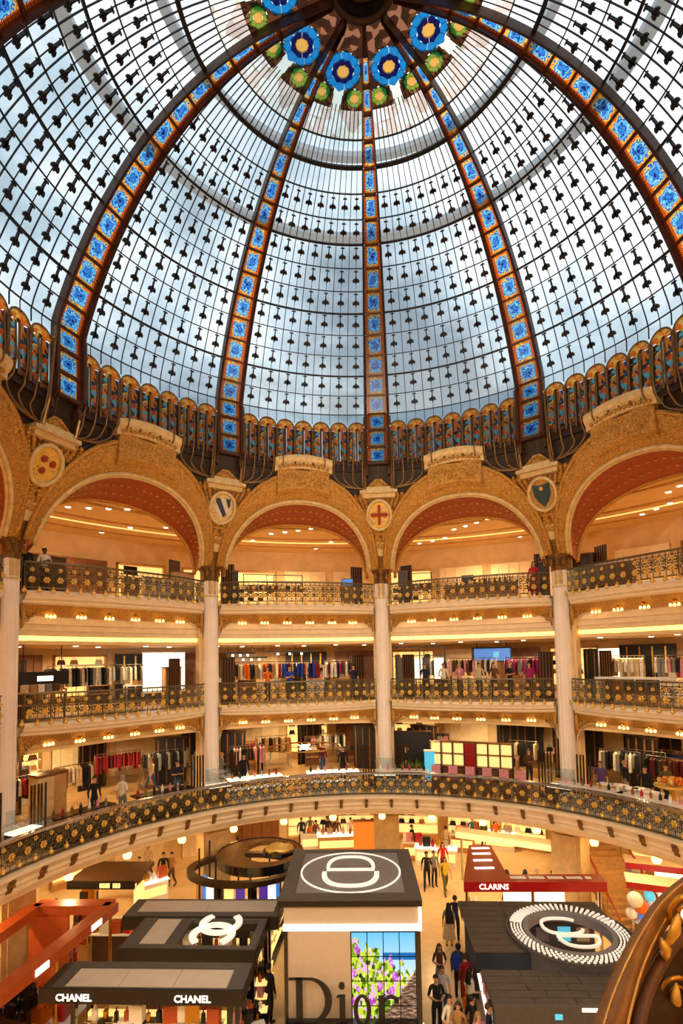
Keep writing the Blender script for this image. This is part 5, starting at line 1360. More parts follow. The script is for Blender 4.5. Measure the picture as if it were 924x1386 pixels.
def _screen():
    m = bpy.data.materials.new('flower_screen'); m.use_nodes = True; n = m.node_tree; n.nodes.clear()
    o = n.nodes.new('ShaderNodeOutputMaterial'); e = n.nodes.new('ShaderNodeEmission'); uv, u, v = uvxy(n)
    sky = ramp(n, v, [(0.6, srgb(196, 226, 238)), (1.0, srgb(104, 190, 236))])
    sea = mth(n, 'MULTIPLY', mth(n, 'LESS_THAN', mth(n, 'ABSOLUTE', mth(n, 'SUBTRACT', v, .765)), .035), mth(n, 'GREATER_THAN', u, .5))
    c = mixc(n, sea, sky, srgb(40, 106, 166))
    nz_ = node(n, 'ShaderNodeTexNoise', ins={'Vector': uv, 'Scale': 9.0, 'Detail': 4.0}); nf = mth(n, 'MULTIPLY', mth(n, 'SUBTRACT', nz_.outputs['Fac'], .5), .5)
    edge = mth(n, 'ADD', mth(n, 'SUBTRACT', .95, mth(n, 'MULTIPLY', u, .38)), nf)
    vo = node(n, 'ShaderNodeTexVoronoi', ins={'Vector': uv, 'Scale': 26.0})
    hedge = ramp(n, vo.outputs['Color'], [(0.0, srgb(58, 84, 20)), (.2, srgb(196, 214, 60)), (.45, srgb(120, 150, 34)), (.6, srgb(232, 178, 214)), (.78, srgb(230, 236, 130)), (.9, srgb(40, 52, 18))], 'CONSTANT')
    vb = node(n, 'ShaderNodeTexVoronoi', ins={'Vector': uv, 'Scale': 7.0})
    hedge = mixc(n, mth(n, 'LESS_THAN', vb.outputs['Distance'], .34), hedge, ramp(n, vo.outputs['Distance'], [(0, srgb(250, 200, 246)), (.5, srgb(206, 96, 196)), (1, srgb(150, 40, 140))]))
    c = mixc(n, mth(n, 'LESS_THAN', v, edge), c, hedge)
    w = node(n, 'ShaderNodeTexNoise', ins={'Vector': node(n, 'ShaderNodeMapping', ins={'Vector': uv, 'Scale': (5.0, 26.0, 1.0)}).outputs[0], 'Scale': 2.0, 'Detail': 5.0})
    path = ramp(n, w.outputs['Fac'], [(.3, srgb(54, 34, 26)), (.5, srgb(112, 80, 60)), (.66, srgb(196, 160, 130))])
    pe = mth(n, 'ADD', mth(n, 'MULTIPLY', mth(n, 'SUBTRACT', u, .28), .85), mth(n, 'MULTIPLY', nf, .3))
    c = mixc(n, mth(n, 'LESS_THAN', v, pe), c, path)
    n.links.new(c, e.inputs['Color']); e.inputs['Strength'].default_value = 1.25; n.links.new(e.outputs[0], o.inputs['Surface']); M['flower_screen'] = m
_screen()
tw = (h-.2-xm-.02)/4; th_ = zat(wp(pv, 0, .14, 0), 1253)-zat(wp(pv, 0, .14, 0), 1286)
VW0 = zf-.06-th_*5
for i in range(4):
    for j in range(5):
        x0, x1 = xm+.02+i*tw+.012, xm+.02+(i+1)*tw-.012; z1 = zf-.06-j*th_-.012; z0 = max(.02, zf-.06-(j+1)*th_+.012)
        if z1 < .1: continue
        mb = MB().bbox(x0, x1, .13, .2, z0, z1); u0, u1 = (x0-xm)/(4*tw), (x1-xm)/(4*tw); top = zf-.06; bot = zf-.06-4.2*th_
        mb.add([(x0, .128, z0), (x1, .128, z0), (x1, .128, z1), (x0, .128, z1)], [(0,1,2,3)], 1, [(u0, (z0-bot)/(top-bot)), (u1, (z0-bot)/(top-bot)), (u1, (z1-bot)/(top-bot)), (u0, (z1-bot)/(top-bot))])
        mb.build('screen_tile', ['black', 'flower_screen'], pv)
# standing chrome-black letters before the wall
ZB = zat(wp(pv, 0, -.1, 0), 1385); ZT = zat(wp(pv, 0, -.1, 0), 1324); CH = ZT-ZB
pxm = (wp(pv, h, -.1, 1)-wp(pv, -h, -.1, 1)).length/(proj(wp(pv, h, -.1, 1))[0]-proj(wp(pv, -h, -.1, 1))[0])
X = lambda px: (px-proj(wp(pv, 0, -.1, 1))[0])*pxm
fl = lambda x, y, z: (x, z, y)
def letter(mbf):
    mb = MB(); mbf(mb); return mb.build('letter', 'black', pv)
def poly_y(mb, pts, y0=-.14, y1=-.06): mb.hexa([(x, y1, z) for x, z in pts], [(x, y0, z) for x, z in pts])
def two_curve(mb, cx, cz, ao, bo, ai, bi, sh, a0, a1, n=28, y0=-.14, y1=-.06):
    rows_ = []
    for i in range(n+1):
        t = a0+(a1-a0)*i/n; O = (cx+ao*cos(t), cz+bo*sin(t)); I = (cx+sh+ai*cos(t), cz+bi*sin(t))
        rows_.append([(O[0], y0, O[1]), (I[0], y0, I[1]), (I[0], y1, I[1]), (O[0], y1, O[1]), (O[0], y0, O[1])])
    mb.grid(rows_)
def L_D(mb):
    x0, x1 = X(401), X(410); poly_y(mb, [(x0, ZB), (x1, ZB), (x1, ZT), (x0, ZT)])
    poly_y(mb, [(X(391), ZB), (X(420), ZB), (X(420), ZB+CH*.03), (X(391), ZB+CH*.03)]); poly_y(mb, [(X(391), ZT-CH*.03), (X(424), ZT-CH*.03), (X(424), ZT), (X(391), ZT)])
    two_curve(mb, X(419), ZB+CH/2, X(450)-X(419), CH/2, X(440.5)-X(419), CH/2*.94, 0, -pi/2, pi/2)
def L_i(mb):
    x0, x1 = X(460), X(468); zx = ZB+CH*.62; poly_y(mb, [(x0, ZB), (x1, ZB), (x1, zx), (x0, zx)]); poly_y(mb, [(X(456), ZB), (X(472), ZB), (X(472), ZB+CH*.03), (X(456), ZB+CH*.03)]); poly_y(mb, [(X(456), zx-CH*.05), (x0, zx-CH*.03), (x0, zx), (X(457), zx-CH*.02)])
    two_curve(mb, X(463.5), ZB+CH*.83, CH*.07, CH*.07, .001, .001, 0, 0, 2*pi, 16)
def L_o(mb): two_curve(mb, X(491), ZB+CH*.3, X(503)-X(491), CH*.325, X(497)-X(491), CH*.29, 0, 0, 2*pi)
def L_r(mb):
    x0, x1 = X(513), X(521); zx = ZB+CH*.6; poly_y(mb, [(x0, ZB), (x1, ZB), (x1, zx), (x0, zx)]); poly_y(mb, [(X(509), ZB), (X(526), ZB), (X(526), ZB+CH*.03), (X(509), ZB+CH*.03)])
    two_curve(mb, X(530), ZB+CH*.42, X(530)-X(519), CH*.2, X(530)-X(521), CH*.14, 0, pi*.05, pi*.95); mb.tube([(X(537), -.14, ZB+CH*.52), (X(537), -.06, ZB+CH*.52)], CH*.055, 10)
for f_ in (L_D, L_i, L_o, L_r): letter(f_)
# plinth under the letters
MB().bbox(-h+.2, h-.2, -.3, .1, 0, max(.05, ZB)).build('letter_plinth', 'black_gloss', pv)

# ---------------------------------------------------------------- three black-and-grey canopies of the counter island
def island_counter(t, W_, D_, z, where, seed, lit=True, post=True, topm='white_gloss'):
    MB().bbox(-W_/2+.35, W_/2-.35, .25, D_-.2, 0, .95).build('counter_body', 'black', t); MB().bbox(-W_/2+.3, W_/2-.3, .2, D_-.15, .95, 1.0).build('counter_top', topm, t)
    if lit: MB().bbox(-W_/2+.6, W_/2-.6, D_*.45, D_*.55, 1.0, 2.3).build('lit_shelf_back', 'lightbox_warm', t)
    if lit:
        for zz in (1.4, 1.8, 2.2): MB().bbox(-W_/2+.6, W_/2-.6, D_*.45-.22, D_*.45, zz-.02, zz).build('shelf', 'chrome', t)
    for s in (-1, 1):
        for yy in (.35, D_-.3): MB().bbox(s*(W_/2-.4)-.06, s*(W_/2-.4)+.06, yy-.06, yy+.06, 1.0, z-.2).build('post', 'black_gloss', t)
    products(t, -W_/2+.5, W_/2-.5, .4, 1.0, 12, where, sc=1.5, seed=seed)
    if lit:
        for q_, zz in enumerate((1.4, 1.8, 2.2)): products(t, -W_/2+.7, W_/2-.7, D_*.45-.12, zz, 12, f'{ORD[q_]} shelf of the '+where, cols=[('gold_metal', 'gold'), ('white', 'white'), ('orange_lacquer', 'amber'), ('black', 'black')], sc=1.4, seed=seed+q_)
ZK = 3.3
t, W_, D_ = kiosk('kiosk', 'black canopy kiosk with a single long grey panel and twin white name signs', 'kiosk', (69, 1336), (328, 1339), (107, 1301), ZK)
MB().ring_prism([(-W_/2, 0), (W_/2, 0), (W_/2, D_), (-W_/2, D_)], [(-W_/2+.3, .04), (W_/2-.4, .04), (W_/2-.4, D_-.28), (-W_/2+.3, D_-.28)], ZK-.12, ZK).build('canopy_frame', 'charcoal', t)
MB().bbox(-W_/2-.28, W_/2+.02, -.06, .0, ZK-.36, ZK-.02).bbox(-W_/2-.28, -W_/2, 0, D_, ZK-.36, ZK-.05).bbox(W_/2-.04, W_/2+.02, 0, D_, ZK-.36, ZK-.02).build('canopy_fascia', 'black', t)
roof_panels(t, -W_/2+.3, W_/2-.4, .04, D_-.28, ZK-.1, ZK-.02, 3, 1, 'panel_grey')
for px in (101, 262):
    P = frame3((69, 1336), (328, 1339), (107, 1301), ZK); c_ = (gp(px, 1354, ZK-.3)-P[0]); letters(t, 'CHANEL', .235, 'sign_white', (c_.x*cos(P[1])+c_.y*sin(P[1]), -.075, ZK-.21), sx=1.0)
island_counter(t, W_, D_+.3, ZK, 'single-panel black kiosk', 3)
t2, W2_, D2_ = kiosk('kiosk', 'black canopy kiosk with an open roof bearing two interlocked white rings', 'kiosk', (162, 1283), (345, 1285), (201, 1242), ZK)
xa, xb, ya, yb = -W2_/2+W2_*.40, W2_/2-.22, .18, D2_-.1
mbx = MB()
mbx.bbox(-W2_/2, xa, 0, D2_, ZK-.12, ZK).bbox(xb, W2_/2, 0, D2_, ZK-.12, ZK).bbox(xa, xb, 0, ya, ZK-.12, ZK).bbox(xa, xb, yb, D2_, ZK-.12, ZK); mbx.build('canopy_frame', 'charcoal', t2)
MB().bbox(-W2_/2-.05, W2_/2, -.05, 0, ZK-.36, ZK-.01).bbox(-W2_/2-.05, -W2_/2, 0, D2_, ZK-.36, ZK-.01).bbox(W2_/2, W2_/2+.04, 0, D2_, ZK-.36, ZK-.01).build('canopy_fascia', 'black', t2)
MB().bbox(-W2_/2+W2_*.12, -W2_/2+W2_*.31, .22, D2_-.12, ZK, ZK+.02).build('grey_panel', 'panel_grey', t2)
def ring_c(cpx, a, b, gap_dir, name):
    c_ = gp(*cpx, ZK+.05)-t2.location; rz = t2.rotation_euler.z; cx, cy_ = c_.x*cos(rz)+c_.y*sin(rz), -c_.x*sin(rz)+c_.y*cos(rz)
    pts = [(cx+a*cos(gap_dir+.72+(2*pi-1.44)*i/40), cy_+b*sin(gap_dir+.72+(2*pi-1.44)*i/40)) for i in range(41)]
    band(MB(), pts, .2, ZK-.02, ZK+.05).build(name, 'emblem_white_glow', t2)
_k = (gp(328, 1249, ZK)-gp(271, 1249, ZK)).length/2
ring_c((299, 1248), _k-.1, _k*.86, pi/2, 'emblem_ring'); ring_c((287.5, 1263), _k-.08, _k*.86, -pi/2, 'emblem_ring')
island_counter(t2, W2_, D2_, ZK, 'interlocked-ring kiosk', 5, lit=False, topm='wood')
t3, W3_, D3_ = kiosk('kiosk', 'black canopy kiosk with a narrow grey panel behind the interlocked rings', 'kiosk', (166, 1240), (374, 1240), (186, 1217), ZK)
MB().bbox(-W3_/2, W3_/2, 0, D3_, ZK-.12, ZK).build('canopy_frame', 'charcoal', t3); MB().bbox(-W3_/2, W3_/2, -.05, 0, ZK-.4, ZK-.01).bbox(W3_/2, W3_/2+.05, 0, D3_, ZK-.4, ZK-.01).build('canopy_fascia', 'black', t3)
roof_panels(t3, -W3_/2+.35, W3_/2-.12, .28, D3_-.15, ZK, ZK+.02, 2, 1, 'panel_grey')
island_counter(t3, W3_, D3_, ZK, 'narrow-panel black kiosk', 7)
# product gondola beside the islands
for i, (p0, p1, lab) in enumerate((((352, 1352), (362, 1300), 'perfume shelf beside the single-panel black kiosk'), ((362, 1272), (378, 1236), 'perfume shelf beside the interlocked-ring kiosk'))):
    a, b = gp(*p0, .9), gp(*p1, .9); d_ = b-a; t = thing('gondola', lab, 'shelf', Vector(((a.x+b.x)/2, (a.y+b.y)/2, 0)), atan2(d_.y, d_.x), local=True); L = d_.length/2
    MB().bbox(-L, L, -.22, .22, 0, .12).bbox(-L, L, .16, .22, .12, 1.7).build('body', 'black', t)
    for zz in (.5, .9, 1.3): MB().bbox(-L, L, -.2, .16, zz-.03, zz).build('shelf', 'lightbox_warm', t)
    for j, zz in enumerate((.5, .9, 1.3)): products(t, -L+.05, L-.05, 0, zz, 7, f'{ORD[j]} board of the '+lab.replace('perfume shelf beside the ', ''), sc=1.3, seed=i+j*3)

# ---------------------------------------------------------------- oval gilt kiosk round the pillar
ZO = 3.7
c0 = gp(352, 1153, ZO); ax = (gp(409, 1153, ZO)-gp(296, 1153, ZO)).length/2; ay = (gp(352, 1133, ZO)-gp(352, 1174, ZO)).length/2
t = thing('oval_kiosk', 'oval gilt roofed kiosk with glowing violet screens round a pillar', 'kiosk', (c0.x, c0.y, 0), 0, local=True)
el = lambda a, b, cx=0, cy=0, n=56: [(cx+a*cos(2*pi*i/n), cy+b*sin(2*pi*i/n)) for i in range(n)]
ci = gp(366, 1151, ZO)-c0; ai = (gp(401, 1151, ZO)-gp(331, 1151, ZO)).length/2; bi = (gp(366, 1136, ZO)-gp(366, 1165, ZO)).length/2
MB().ring_prism(el(ax, ay), el(ai, bi, ci.x, ci.y), ZO-.16, ZO).build('roof_ring', 'gold_dark', t)
MB().ring_prism(el(ax+.04, ay+.04), el(ax-.02, ay-.02), ZO-.3, ZO+.03).build('roof_edge', 'black_gloss', t)
cg = gp(378, 1150, ZO)-c0; ag = (gp(398, 1150, ZO)-gp(359, 1150, ZO)).length/2
MB().prism(el(ag*1.12, ag*.95, cg.x, cg.y, 32), ZO-.12, ZO+.0).build('inner_disc', 'black_gloss', t)
mb = MB()
for i in range(5):
    y = cg.y-ag*.6+ag*.3*i; w = sqrt(max(0, 1-((y-cg.y)/(ag*.85))**2))*ag*.95; mb.tube([(cg.x-w, y-.05, ZO+.04), (cg.x-w*.3, y+.08, ZO+.07), (cg.x+w*.3, y-.06, ZO+.07), (cg.x+w, y+.05, ZO+.04)], .09, 6)
mb.build('gilt_emblem', 'gold_bright', t, smooth=True)
cl = gp(330, 1172, 2.7)-c0; al = (gp(404, 1172, 2.7)-gp(254, 1172, 2.7)).length/2; bl = (gp(330, 1150, 2.7)-gp(330, 1193, 2.7)).length/2
MB().ring_prism(el(al, bl, cl.x, cl.y), el(al-.3, bl-.3, cl.x, cl.y), 2.5, 2.7).build('lower_ring', 'bronze', t)
MB().ring_prism(el(al-.5, bl-.5, cl.x, cl.y), el(al-.9, bl-.9, cl.x, cl.y), 0, .9).build('counter_ring', 'black_gloss', t)
MB().ring_prism(el(al-.45, bl-.45, cl.x, cl.y), el(al-.95, bl-.95, cl.x, cl.y), .9, .95).build('counter_top', 'white_gloss', t)
for i, (a_, m) in enumerate(((205, 'screen_blue'), (222, 'sign_white'), (240, 'black_gloss'), (256, 'lightbox_warm'), (272, 'screen_violet'), (288, 'black_gloss'), (304, 'screen_violet'), (318, 'sign_white'), (332, 'screen_blue'))):
    a0, a1 = radians(a_-6), radians(a_+6); P = [(cl.x+(al-.6)*cos(a), cl.y+(bl-.6)*sin(a)) for a in (a0, a1)]; Q = [(cl.x+(al-.72)*cos(a), cl.y+(bl-.72)*sin(a)) for a in (a1, a0)]
    MB().prism(P+Q, .95, 2.5).build('screen_panel', m, t)
for a_ in range(0, 360, 45): MB().tube([(cl.x+(al-.5)*cos(radians(a_+15)), cl.y+(bl-.5)*sin(radians(a_+15)), .95), (cl.x+(al-.5)*cos(radians(a_+15)), cl.y+(bl-.5)*sin(radians(a_+15)), ZO-.15)], .04, 6).build('post', 'bronze', t)

# ---------------------------------------------------------------- orange lacquer kiosk
ZQ = 3.2
P = {k: gp(*v, ZQ) for k, v in dict(BR=(152, 1221), BL=(50, 1222), FR=(-30, 1362), ML=(8, 1250), FL=(-150, 1362)).items()}
t = thing('orange_kiosk', 'open orange lacquer frame kiosk by the edge of the hall', 'kiosk', (P['BR'].x-2, P['BR'].y-2, 0))
def beam(mb, a, b, w, z0, z1):
    d_ = (b-a); d_.z = 0; d_.normalize(); n = Vector((-d_.y, d_.x, 0))*w/2; q = [a+n, b+n, b-n, a-n]; return mb.prism([(v.x, v.y) for v in q], z0, z1)
beam(MB(), P['BR'], P['FR'], .45, ZQ-.3, ZQ).build('side_beam', 'orange_lacquer', t)
beam(MB(), P['BL'], P['BR'], .5, ZQ-.3, ZQ).build('back_beam', 'orange_lacquer', t)
beam(MB(), P['BL'], P['FL'], .45, ZQ-.3, ZQ).build('inner_beam', 'orange_lacquer', t)
ex = (P['BR']-P['BL']).normalized(); fy = (P['FR']-P['BR']).normalized()
beam(MB(), P['BL']+fy*.3, P['BL']+fy*.3+ex*1.3, .12, 0, ZQ-.3).build('back_wall', 'orange_lacquer', t)
beam(MB(), P['BL']+fy*1.4-ex*.2, P['BL']+fy*3.0-ex*.2, .12, 0, ZQ-.5).build('side_wall', 'orange_lacquer', t)
for u in (.02, .5, .98):
    q = P['BR']+(P['FR']-P['BR'])*u; MB().tube([(q.x, q.y, 0), (q.x, q.y, ZQ-.3)], .05, 6).build('post', 'gold_metal', t)
a, b = P['BR']+fy*.6, P['BR']+fy*6.2
beam(MB(), a, b, .6, 0, .95).build('counter_body', 'wood_pale', t); beam(MB(), a, b, .66, .95, 1.0).build('counter_top', 'white_gloss', t)
for u in (.18, .62): 
    q = P['BR']+(P['FR']-P['BR'])*u; beam(MB(), q+ex*.24, q+ex*.24+fy*.5, .03, ZQ-.24, ZQ-.06).build('light_sign', 'sign_white', t)
gt = thing('helper_counter', 'x', 'x', (a.x, a.y, 0), atan2(fy.y, fy.x), local=True); 
products(gt, .2, 5.4, 0, 1.0, 18, 'orange frame kiosk counter', sc=1.5, seed=4); bpy.data.objects.remove(gt)
q = P['BL']+ex*1.2+fy*1.3; t = thing('display_table', 'low amber lit display table inside the orange kiosk', 'table', (q.x, q.y, 0), atan2(ex.y, ex.x), local=True)
MB().bbox(-.7, .7, -.3, .3, .7, .8).build('tabletop', 'lightbox_warm', t); MB().bbox(-.6, .6, -.22, .22, 0, .7).build('base', 'wood', t)
q = P['BL']+fy*3.6+ex*.6; t = thing('round_seat', 'round orange seat inside the orange kiosk', 'seat', (q.x, q.y, 0), 0, local=True)
MB().lathe([(0, 0), (.75, 0), (.85, .2), (.8, .48), (.6, .52), (0, .5)], 20).build('cushion', 'cloth_orange', t, smooth=True); MB().lathe([(.55, .5), (.82, .48), (.8, .95), (.62, .98), (.55, .5)], 20, a0=0, a1=pi).build('backrest', 'orange_lacquer', t, smooth=True)

# ---------------------------------------------------------------- dark kiosk with gold letters behind
t, W_, D_ = kiosk('kiosk', 'dark brown canopy kiosk with small gold letters beyond the orange kiosk', 'kiosk', (92, 1192), (182, 1192), (150, 1166), 3.1)
MB().bbox(-W_/2, W_/2, 0, D_, 2.95, 3.1).build('canopy', 'wood_dark', t); MB().bbox(-W_/2-.02, W_/2+.02, -.05, 0, 2.8, 3.1).build('fascia', 'black', t)
for i in range(8):
    if i != 4: MB().bbox(-.02+.1*i, .05+.1*i, -.08, -.05, 2.86, 3.02).build('gold_letter', 'sign_gold', t)
MB().bbox(-W_/2+.3, W_/2-.2, .3, D_-.2, 0, .95).build('counter_body', 'wood_dark', t); MB().bbox(-W_/2+.25, W_/2-.15, .25, D_-.15, .95, 1.0).build('counter_top', 'white_gloss', t)
for s in (-1, 1): MB().bbox(s*(W_/2-.3)-.12, s*(W_/2-.3)+.12, D_*.6, D_*.6+.2, 1.0, 2.95).build('post', 'gold_metal', t)
MB().bbox(W_/2-.12, W_/2-.06, .2, D_*.55, 1.0, 2.7).build('lit_panel', 'lightbox_warm', t)
products(t, -W_/2+.4, W_/2-.4, .45, 1.0, 9, 'gold-letter dark kiosk', sc=1.6, seed=9)
for i, (x, y) in enumerate(((115, 1180), (126, 1180))):
    P_ = gp(x, y, 1.4); tt = thing('banner', f'{("narrow", "wide")[i]} orange banner beyond the gold-letter kiosk', 'banner', (P_.x, P_.y, 0), 0, local=True); MB().bbox(-.14-.06*i, .14+.06*i, 0, .04, .5, 2.6).build('cloth', 'cloth_orange', tt); MB().bbox(-.2, .2, -.1, .14, 0, .5).build('base', 'black', tt)

# ---------------------------------------------------------------- red kiosk
ZE = 3.1
A = {k: gp(*v, ZE) for k, v in dict(a=(634, 1144), b=(664, 1144), c=(686, 1184), d=(628, 1184), e=(627, 1193), f=(820, 1193), g=(812, 1183)).items()}
t = thing('red_kiosk', 'glossy red kiosk with an L-shaped canopy and white lettering', 'kiosk', (A['d'].x+2, A['d'].y, 0))
MB().prism([(A[k].x, A[k].y) for k in 'dcba'], ZE-.14, ZE).build('side_canopy', 'red_brown', t)
MB().prism([(A['e'].x, A['e'].y), (A['f'].x, A['f'].y), (A['g'].x, A['g'].y), (A['d'].x, A['d'].y)], ZE-.14, ZE).build('front_canopy', 'red_brown', t)
dv = (A['f']-A['e']); dv.normalize(); nn = Vector((-dv.y, dv.x, 0))
beam(MB(), A['e']-nn*.04, A['f']-nn*.04, .08, ZE-.34, ZE+.01).build('fascia', 'red_lacquer', t)
for u, w in ((.12, .5), (.32, .5), (.55, .5), (.8, .5)):
    m = A['a']*(1-u)*.5+A['b']*(1-u)*.5+(A['c']*.5+A['d']*.5)*u; MB().box((m.x, m.y, ZE+.01), (.75, .16, .02)).build('white_slot', 'sign_white', t)
mb = MB(); g_ = random.Random(5)
s0 = gp(690, 1188, ZE); s1 = gp(800, 1188.5, ZE)
for i in range(26):
    if i % 6 == 5: continue
    p_ = s0+(s1-s0)*(i+.5)/26; mb.box((p_.x, p_.y, ZE+.012), (.09, .16+.05*g_.random(), .02), 0)
mb.build('roof_lettering', 'white', t)
rz = atan2(dv.y, dv.x); lc = A['e']+(A['f']-A['e'])*.21-nn*.1; letters(t, 'CLARINS', .27, 'sign_white', (lc.x-t.location.x, lc.y-t.location.y, ZE-.16), rot=(pi/2, 0, rz))
for u in (.03, .5, .97):
    q = A['e']+(A['f']-A['e'])*u+nn*.25; MB().tube([(q.x, q.y, 0), (q.x, q.y, ZE-.14)], .06, 6).build('post', 'chrome', t)
for u0, u1 in ((.04, .28), (.34, .92)):
    p_, q = A['e']+(A['f']-A['e'])*u0+nn*.4, A['e']+(A['f']-A['e'])*u1+nn*.4; beam(MB(), p_, q, .5, 0, .95).build('counter_body', 'white', t); beam(MB(), p_, q, .56, .95, 1.0).build('counter_top', 'white_gloss', t)
p_ = A['e']+(A['f']-A['e'])*.62+nn*2.2; MB().box((p_.x, p_.y, 1.3), (2.4, .1, 1.6), rz).build('lit_wall', 'lightbox', t)
gt = thing('helper_counter', 'x', 'x', (A['e'].x+nn.x*.4, A['e'].y+nn.y*.4, 0), rz, local=True); Lr = (A['f']-A['e']).length
products(gt, Lr*.06, Lr*.9, 0, 1.0, 20, 'red kiosk counter', cols=[('white', 'white'), ('red_lacquer', 'red'), ('cloth_pink', 'pink'), ('gold_metal', 'gold'), ('cloth_crimson', 'crimson')], sc=1.5, seed=2); bpy.data.objects.remove(gt)

# ---------------------------------------------------------------- slate kiosk with the round studded emblem
ZD_ = 3.1
t, W_, D_ = kiosk('kiosk', 'slate roofed kiosk with a round studded white emblem opening', 'kiosk', (653, 1288), (884, 1291), (633, 1219), ZD_)
cw = gp(770, 1264, ZD_)-t.location; rz = t.rotation_euler.z; cx, cyy = cw.x*cos(rz)+cw.y*sin(rz), -cw.x*sin(rz)+cw.y*cos(rz)
Ro = (gp(853, 1264, ZD_)-gp(687, 1264, ZD_)).length/2*.97; Ri = Ro*.68
x0, x1, y0, y1 = -W_/2-.2, W_/2-.3, 0.0, D_
def rect_ray(a):
    c_, s_ = cos(a), sin(a); tx = ((x1 if c_ > 0 else x0)-cx)/c_ if abs(c_) > 1e-6 else 1e9; ty = ((y1 if s_ > 0 else min(y0, cyy-Ro-.02))-cyy)/s_ if abs(s_) > 1e-6 else 1e9
    k_ = max(min(tx, ty), Ro+.02); return (cx+c_*k_, cyy+s_*k_)
angs = sorted([2*pi*i/72 for i in range(72)]+[atan2(yy-cyy, xx-cx) % (2*pi) for xx in (x0, x1) for yy in (y0, y1)])
# slate planks: rows of the roof, cut round the opening
nrow = 9
for j in range(nrow):
    ya, yb = y0+(y1-y0)*j/nrow, y0+(y1-y0)*(j+1)/nrow-.02; xs = x0+(j % 2)*.5
    edges = [x0]+[x for x in [xs+1.35*i for i in range(1, 8)] if x0 < x < x1]+[x1]
    for a_, b_ in zip(edges, edges[1:]):
        ym = (ya+yb)/2; segs = [(a_, b_)]
        dy_ = min(abs(ya-cyy), abs(yb-cyy)) if (ya-cyy)*(yb-cyy) > 0 else 0
        if dy_ < Ri: 
            hwd = sqrt(Ri*Ri-dy_*dy_)*1.02; segs = [(a_, min(b_, cx-hwd)), (max(a_, cx+hwd), b_)]
        for p_, q_ in segs:
            if q_-p_ > .06: MB().bbox(p_, q_-.02, ya, yb, ZD_-.1, ZD_).build('slate_plank', 'slate', t)
MB().ring_prism(el(Ro, Ro, cx, cyy), el(Ri, Ri, cx, cyy), ZD_-.1, ZD_+.06).build('emblem_ring', 'black_gloss', t)
MB().ring_prism(el(Ro+.05, Ro+.05, cx, cyy), el(Ro, Ro, cx, cyy), ZD_-.42, ZD_+.08).build('ring_edge', 'charcoal', t)
MB().ring_prism(el(Ri+.12, Ri+.12, cx, cyy), el(Ri-.02, Ri-.02, cx, cyy), ZD_-.2, ZD_+.09).build('inner_edge', 'slate_blue', t)
mb = MB()
for i in range(64):
    a = 2*pi*i/64
    far = -.2 < sin(a) if False else sin(a) > .35
    for j in range(4):
        r0 = Ri+.16+(Ro-Ri-.2)*(j/4); r1 = r0+(Ro-Ri-.2)*.13 if not far else r0+(Ro-Ri-.2)*.25
        aa = a+(pi/64 if j % 2 and not far else 0); w = .021
        mb.prism([(cx+r_*cos(aa+s*w), cyy+r_*sin(aa+s*w)) for r_, s in ((r0, -1), (r1, -1), (r1, 1), (r0, 1))], ZD_+.06, ZD_+.1)
mat('stud_white_glow', (240, 240, 236), .5, emit=.35); tag(mb.build('studs', 'stud_white_glow', t), kind='stuff')  # glow put into the white studs and letters; they are no lamps
# letters hung in the opening
mb = MB(); s_ = Ri*.95
cpt = [(cx-s_*.06+sup(s_*.52, s_*.42, u, .8)[0], cyy+s_*.38+sup(s_*.52, s_*.42, u, .8)[1]) for u in [radians(-28+(-0)+ (-300)*i/36+8) for i in range(37)]]
band(mb, cpt, .085, ZD_-.01, ZD_+.05); 
dpt = [(cx+s_*.16+sup(s_*.5, s_*.52, u, .8)[0], cyy-s_*.14+sup(s_*.5, s_*.52, u, .8)[1]*1.0) for u in [-pi*i/30 for i in range(31)]]
band(mb, dpt, .085, ZD_-.01, ZD_+.05); band(mb, [(cx-s_*.36, cyy-s_*.12), (cx+s_*.7, cyy-s_*.12)], .085, ZD_-.01, ZD_+.05)
mb.build('emblem_letters', 'stud_white_glow', t)
MB().bbox(x0, x1, y0-.06, y0, ZD_-.5, ZD_+.0).build('fascia', 'black', t)
MB().prism(el(Ro*1.3, Ro*1.3, cx, cyy, 40), 0.0, .02).build('shade_disc', 'charcoal', t)  # added dark disc standing in for the dim kiosk interior
MB().bbox(x0+.2, x1-.1, D_-.12, D_-.04, 0, ZD_-.12).build('back_wall', 'charcoal', t)  # added charcoal wall, keeps the bright background out of the roof opening
for xx, mm in ((cx-.9, 'screen_blue'), (cx-.2, 'slate_blue'), (cx+.5, 'screen_cyan'), (cx+1.1, 'panel_grey')): MB().bbox(xx-.2, xx+.2, D_-.16, D_-.12, 1.9, 2.35).build('wall_screen', mm, t)
for a_ in (200, 250, 290, 340): MB().tube([(cx+(Ro-.2)*cos(radians(a_)), cyy+(Ro-.2)*sin(radians(a_)), 0), (cx+(Ro-.2)*cos(radians(a_)), cyy+(Ro-.2)*sin(radians(a_)), ZD_-.1)], .07, 8).build('post', 'black_gloss', t)
MB().ring_prism(el(Ro*.8, Ro*.8, cx, cyy, 32), el(Ro*.55, Ro*.55, cx, cyy, 32), 0, .95).build('counter_ring', 'slate', t)
for i in range(10):
    a = 2*pi*i/10; nm = ('black', 'white', 'silver', 'blue', 'teal')[i % 5]; Pq = wp(t, cx+Ro*.68*cos(a), cyy+Ro*.68*sin(a), .95)
    small('perfume_bottle', bottle_me, ('black', 'white', 'chrome', 'screen_blue', 'screen_cyan')[i % 5], f'{nm} bottle on the round counter under the studded emblem, {"far" if i < 5 else "near"} side', 'bottle', 'bottles under the studded emblem', Pq, 0, 1.6)
tz, Wz, Dz = kiosk('kiosk', 'low slate roofed kiosk with lit poster screens before the studded emblem', 'kiosk', (668, 1360), (872, 1362), (655, 1312), 3.0)
nrow = 5
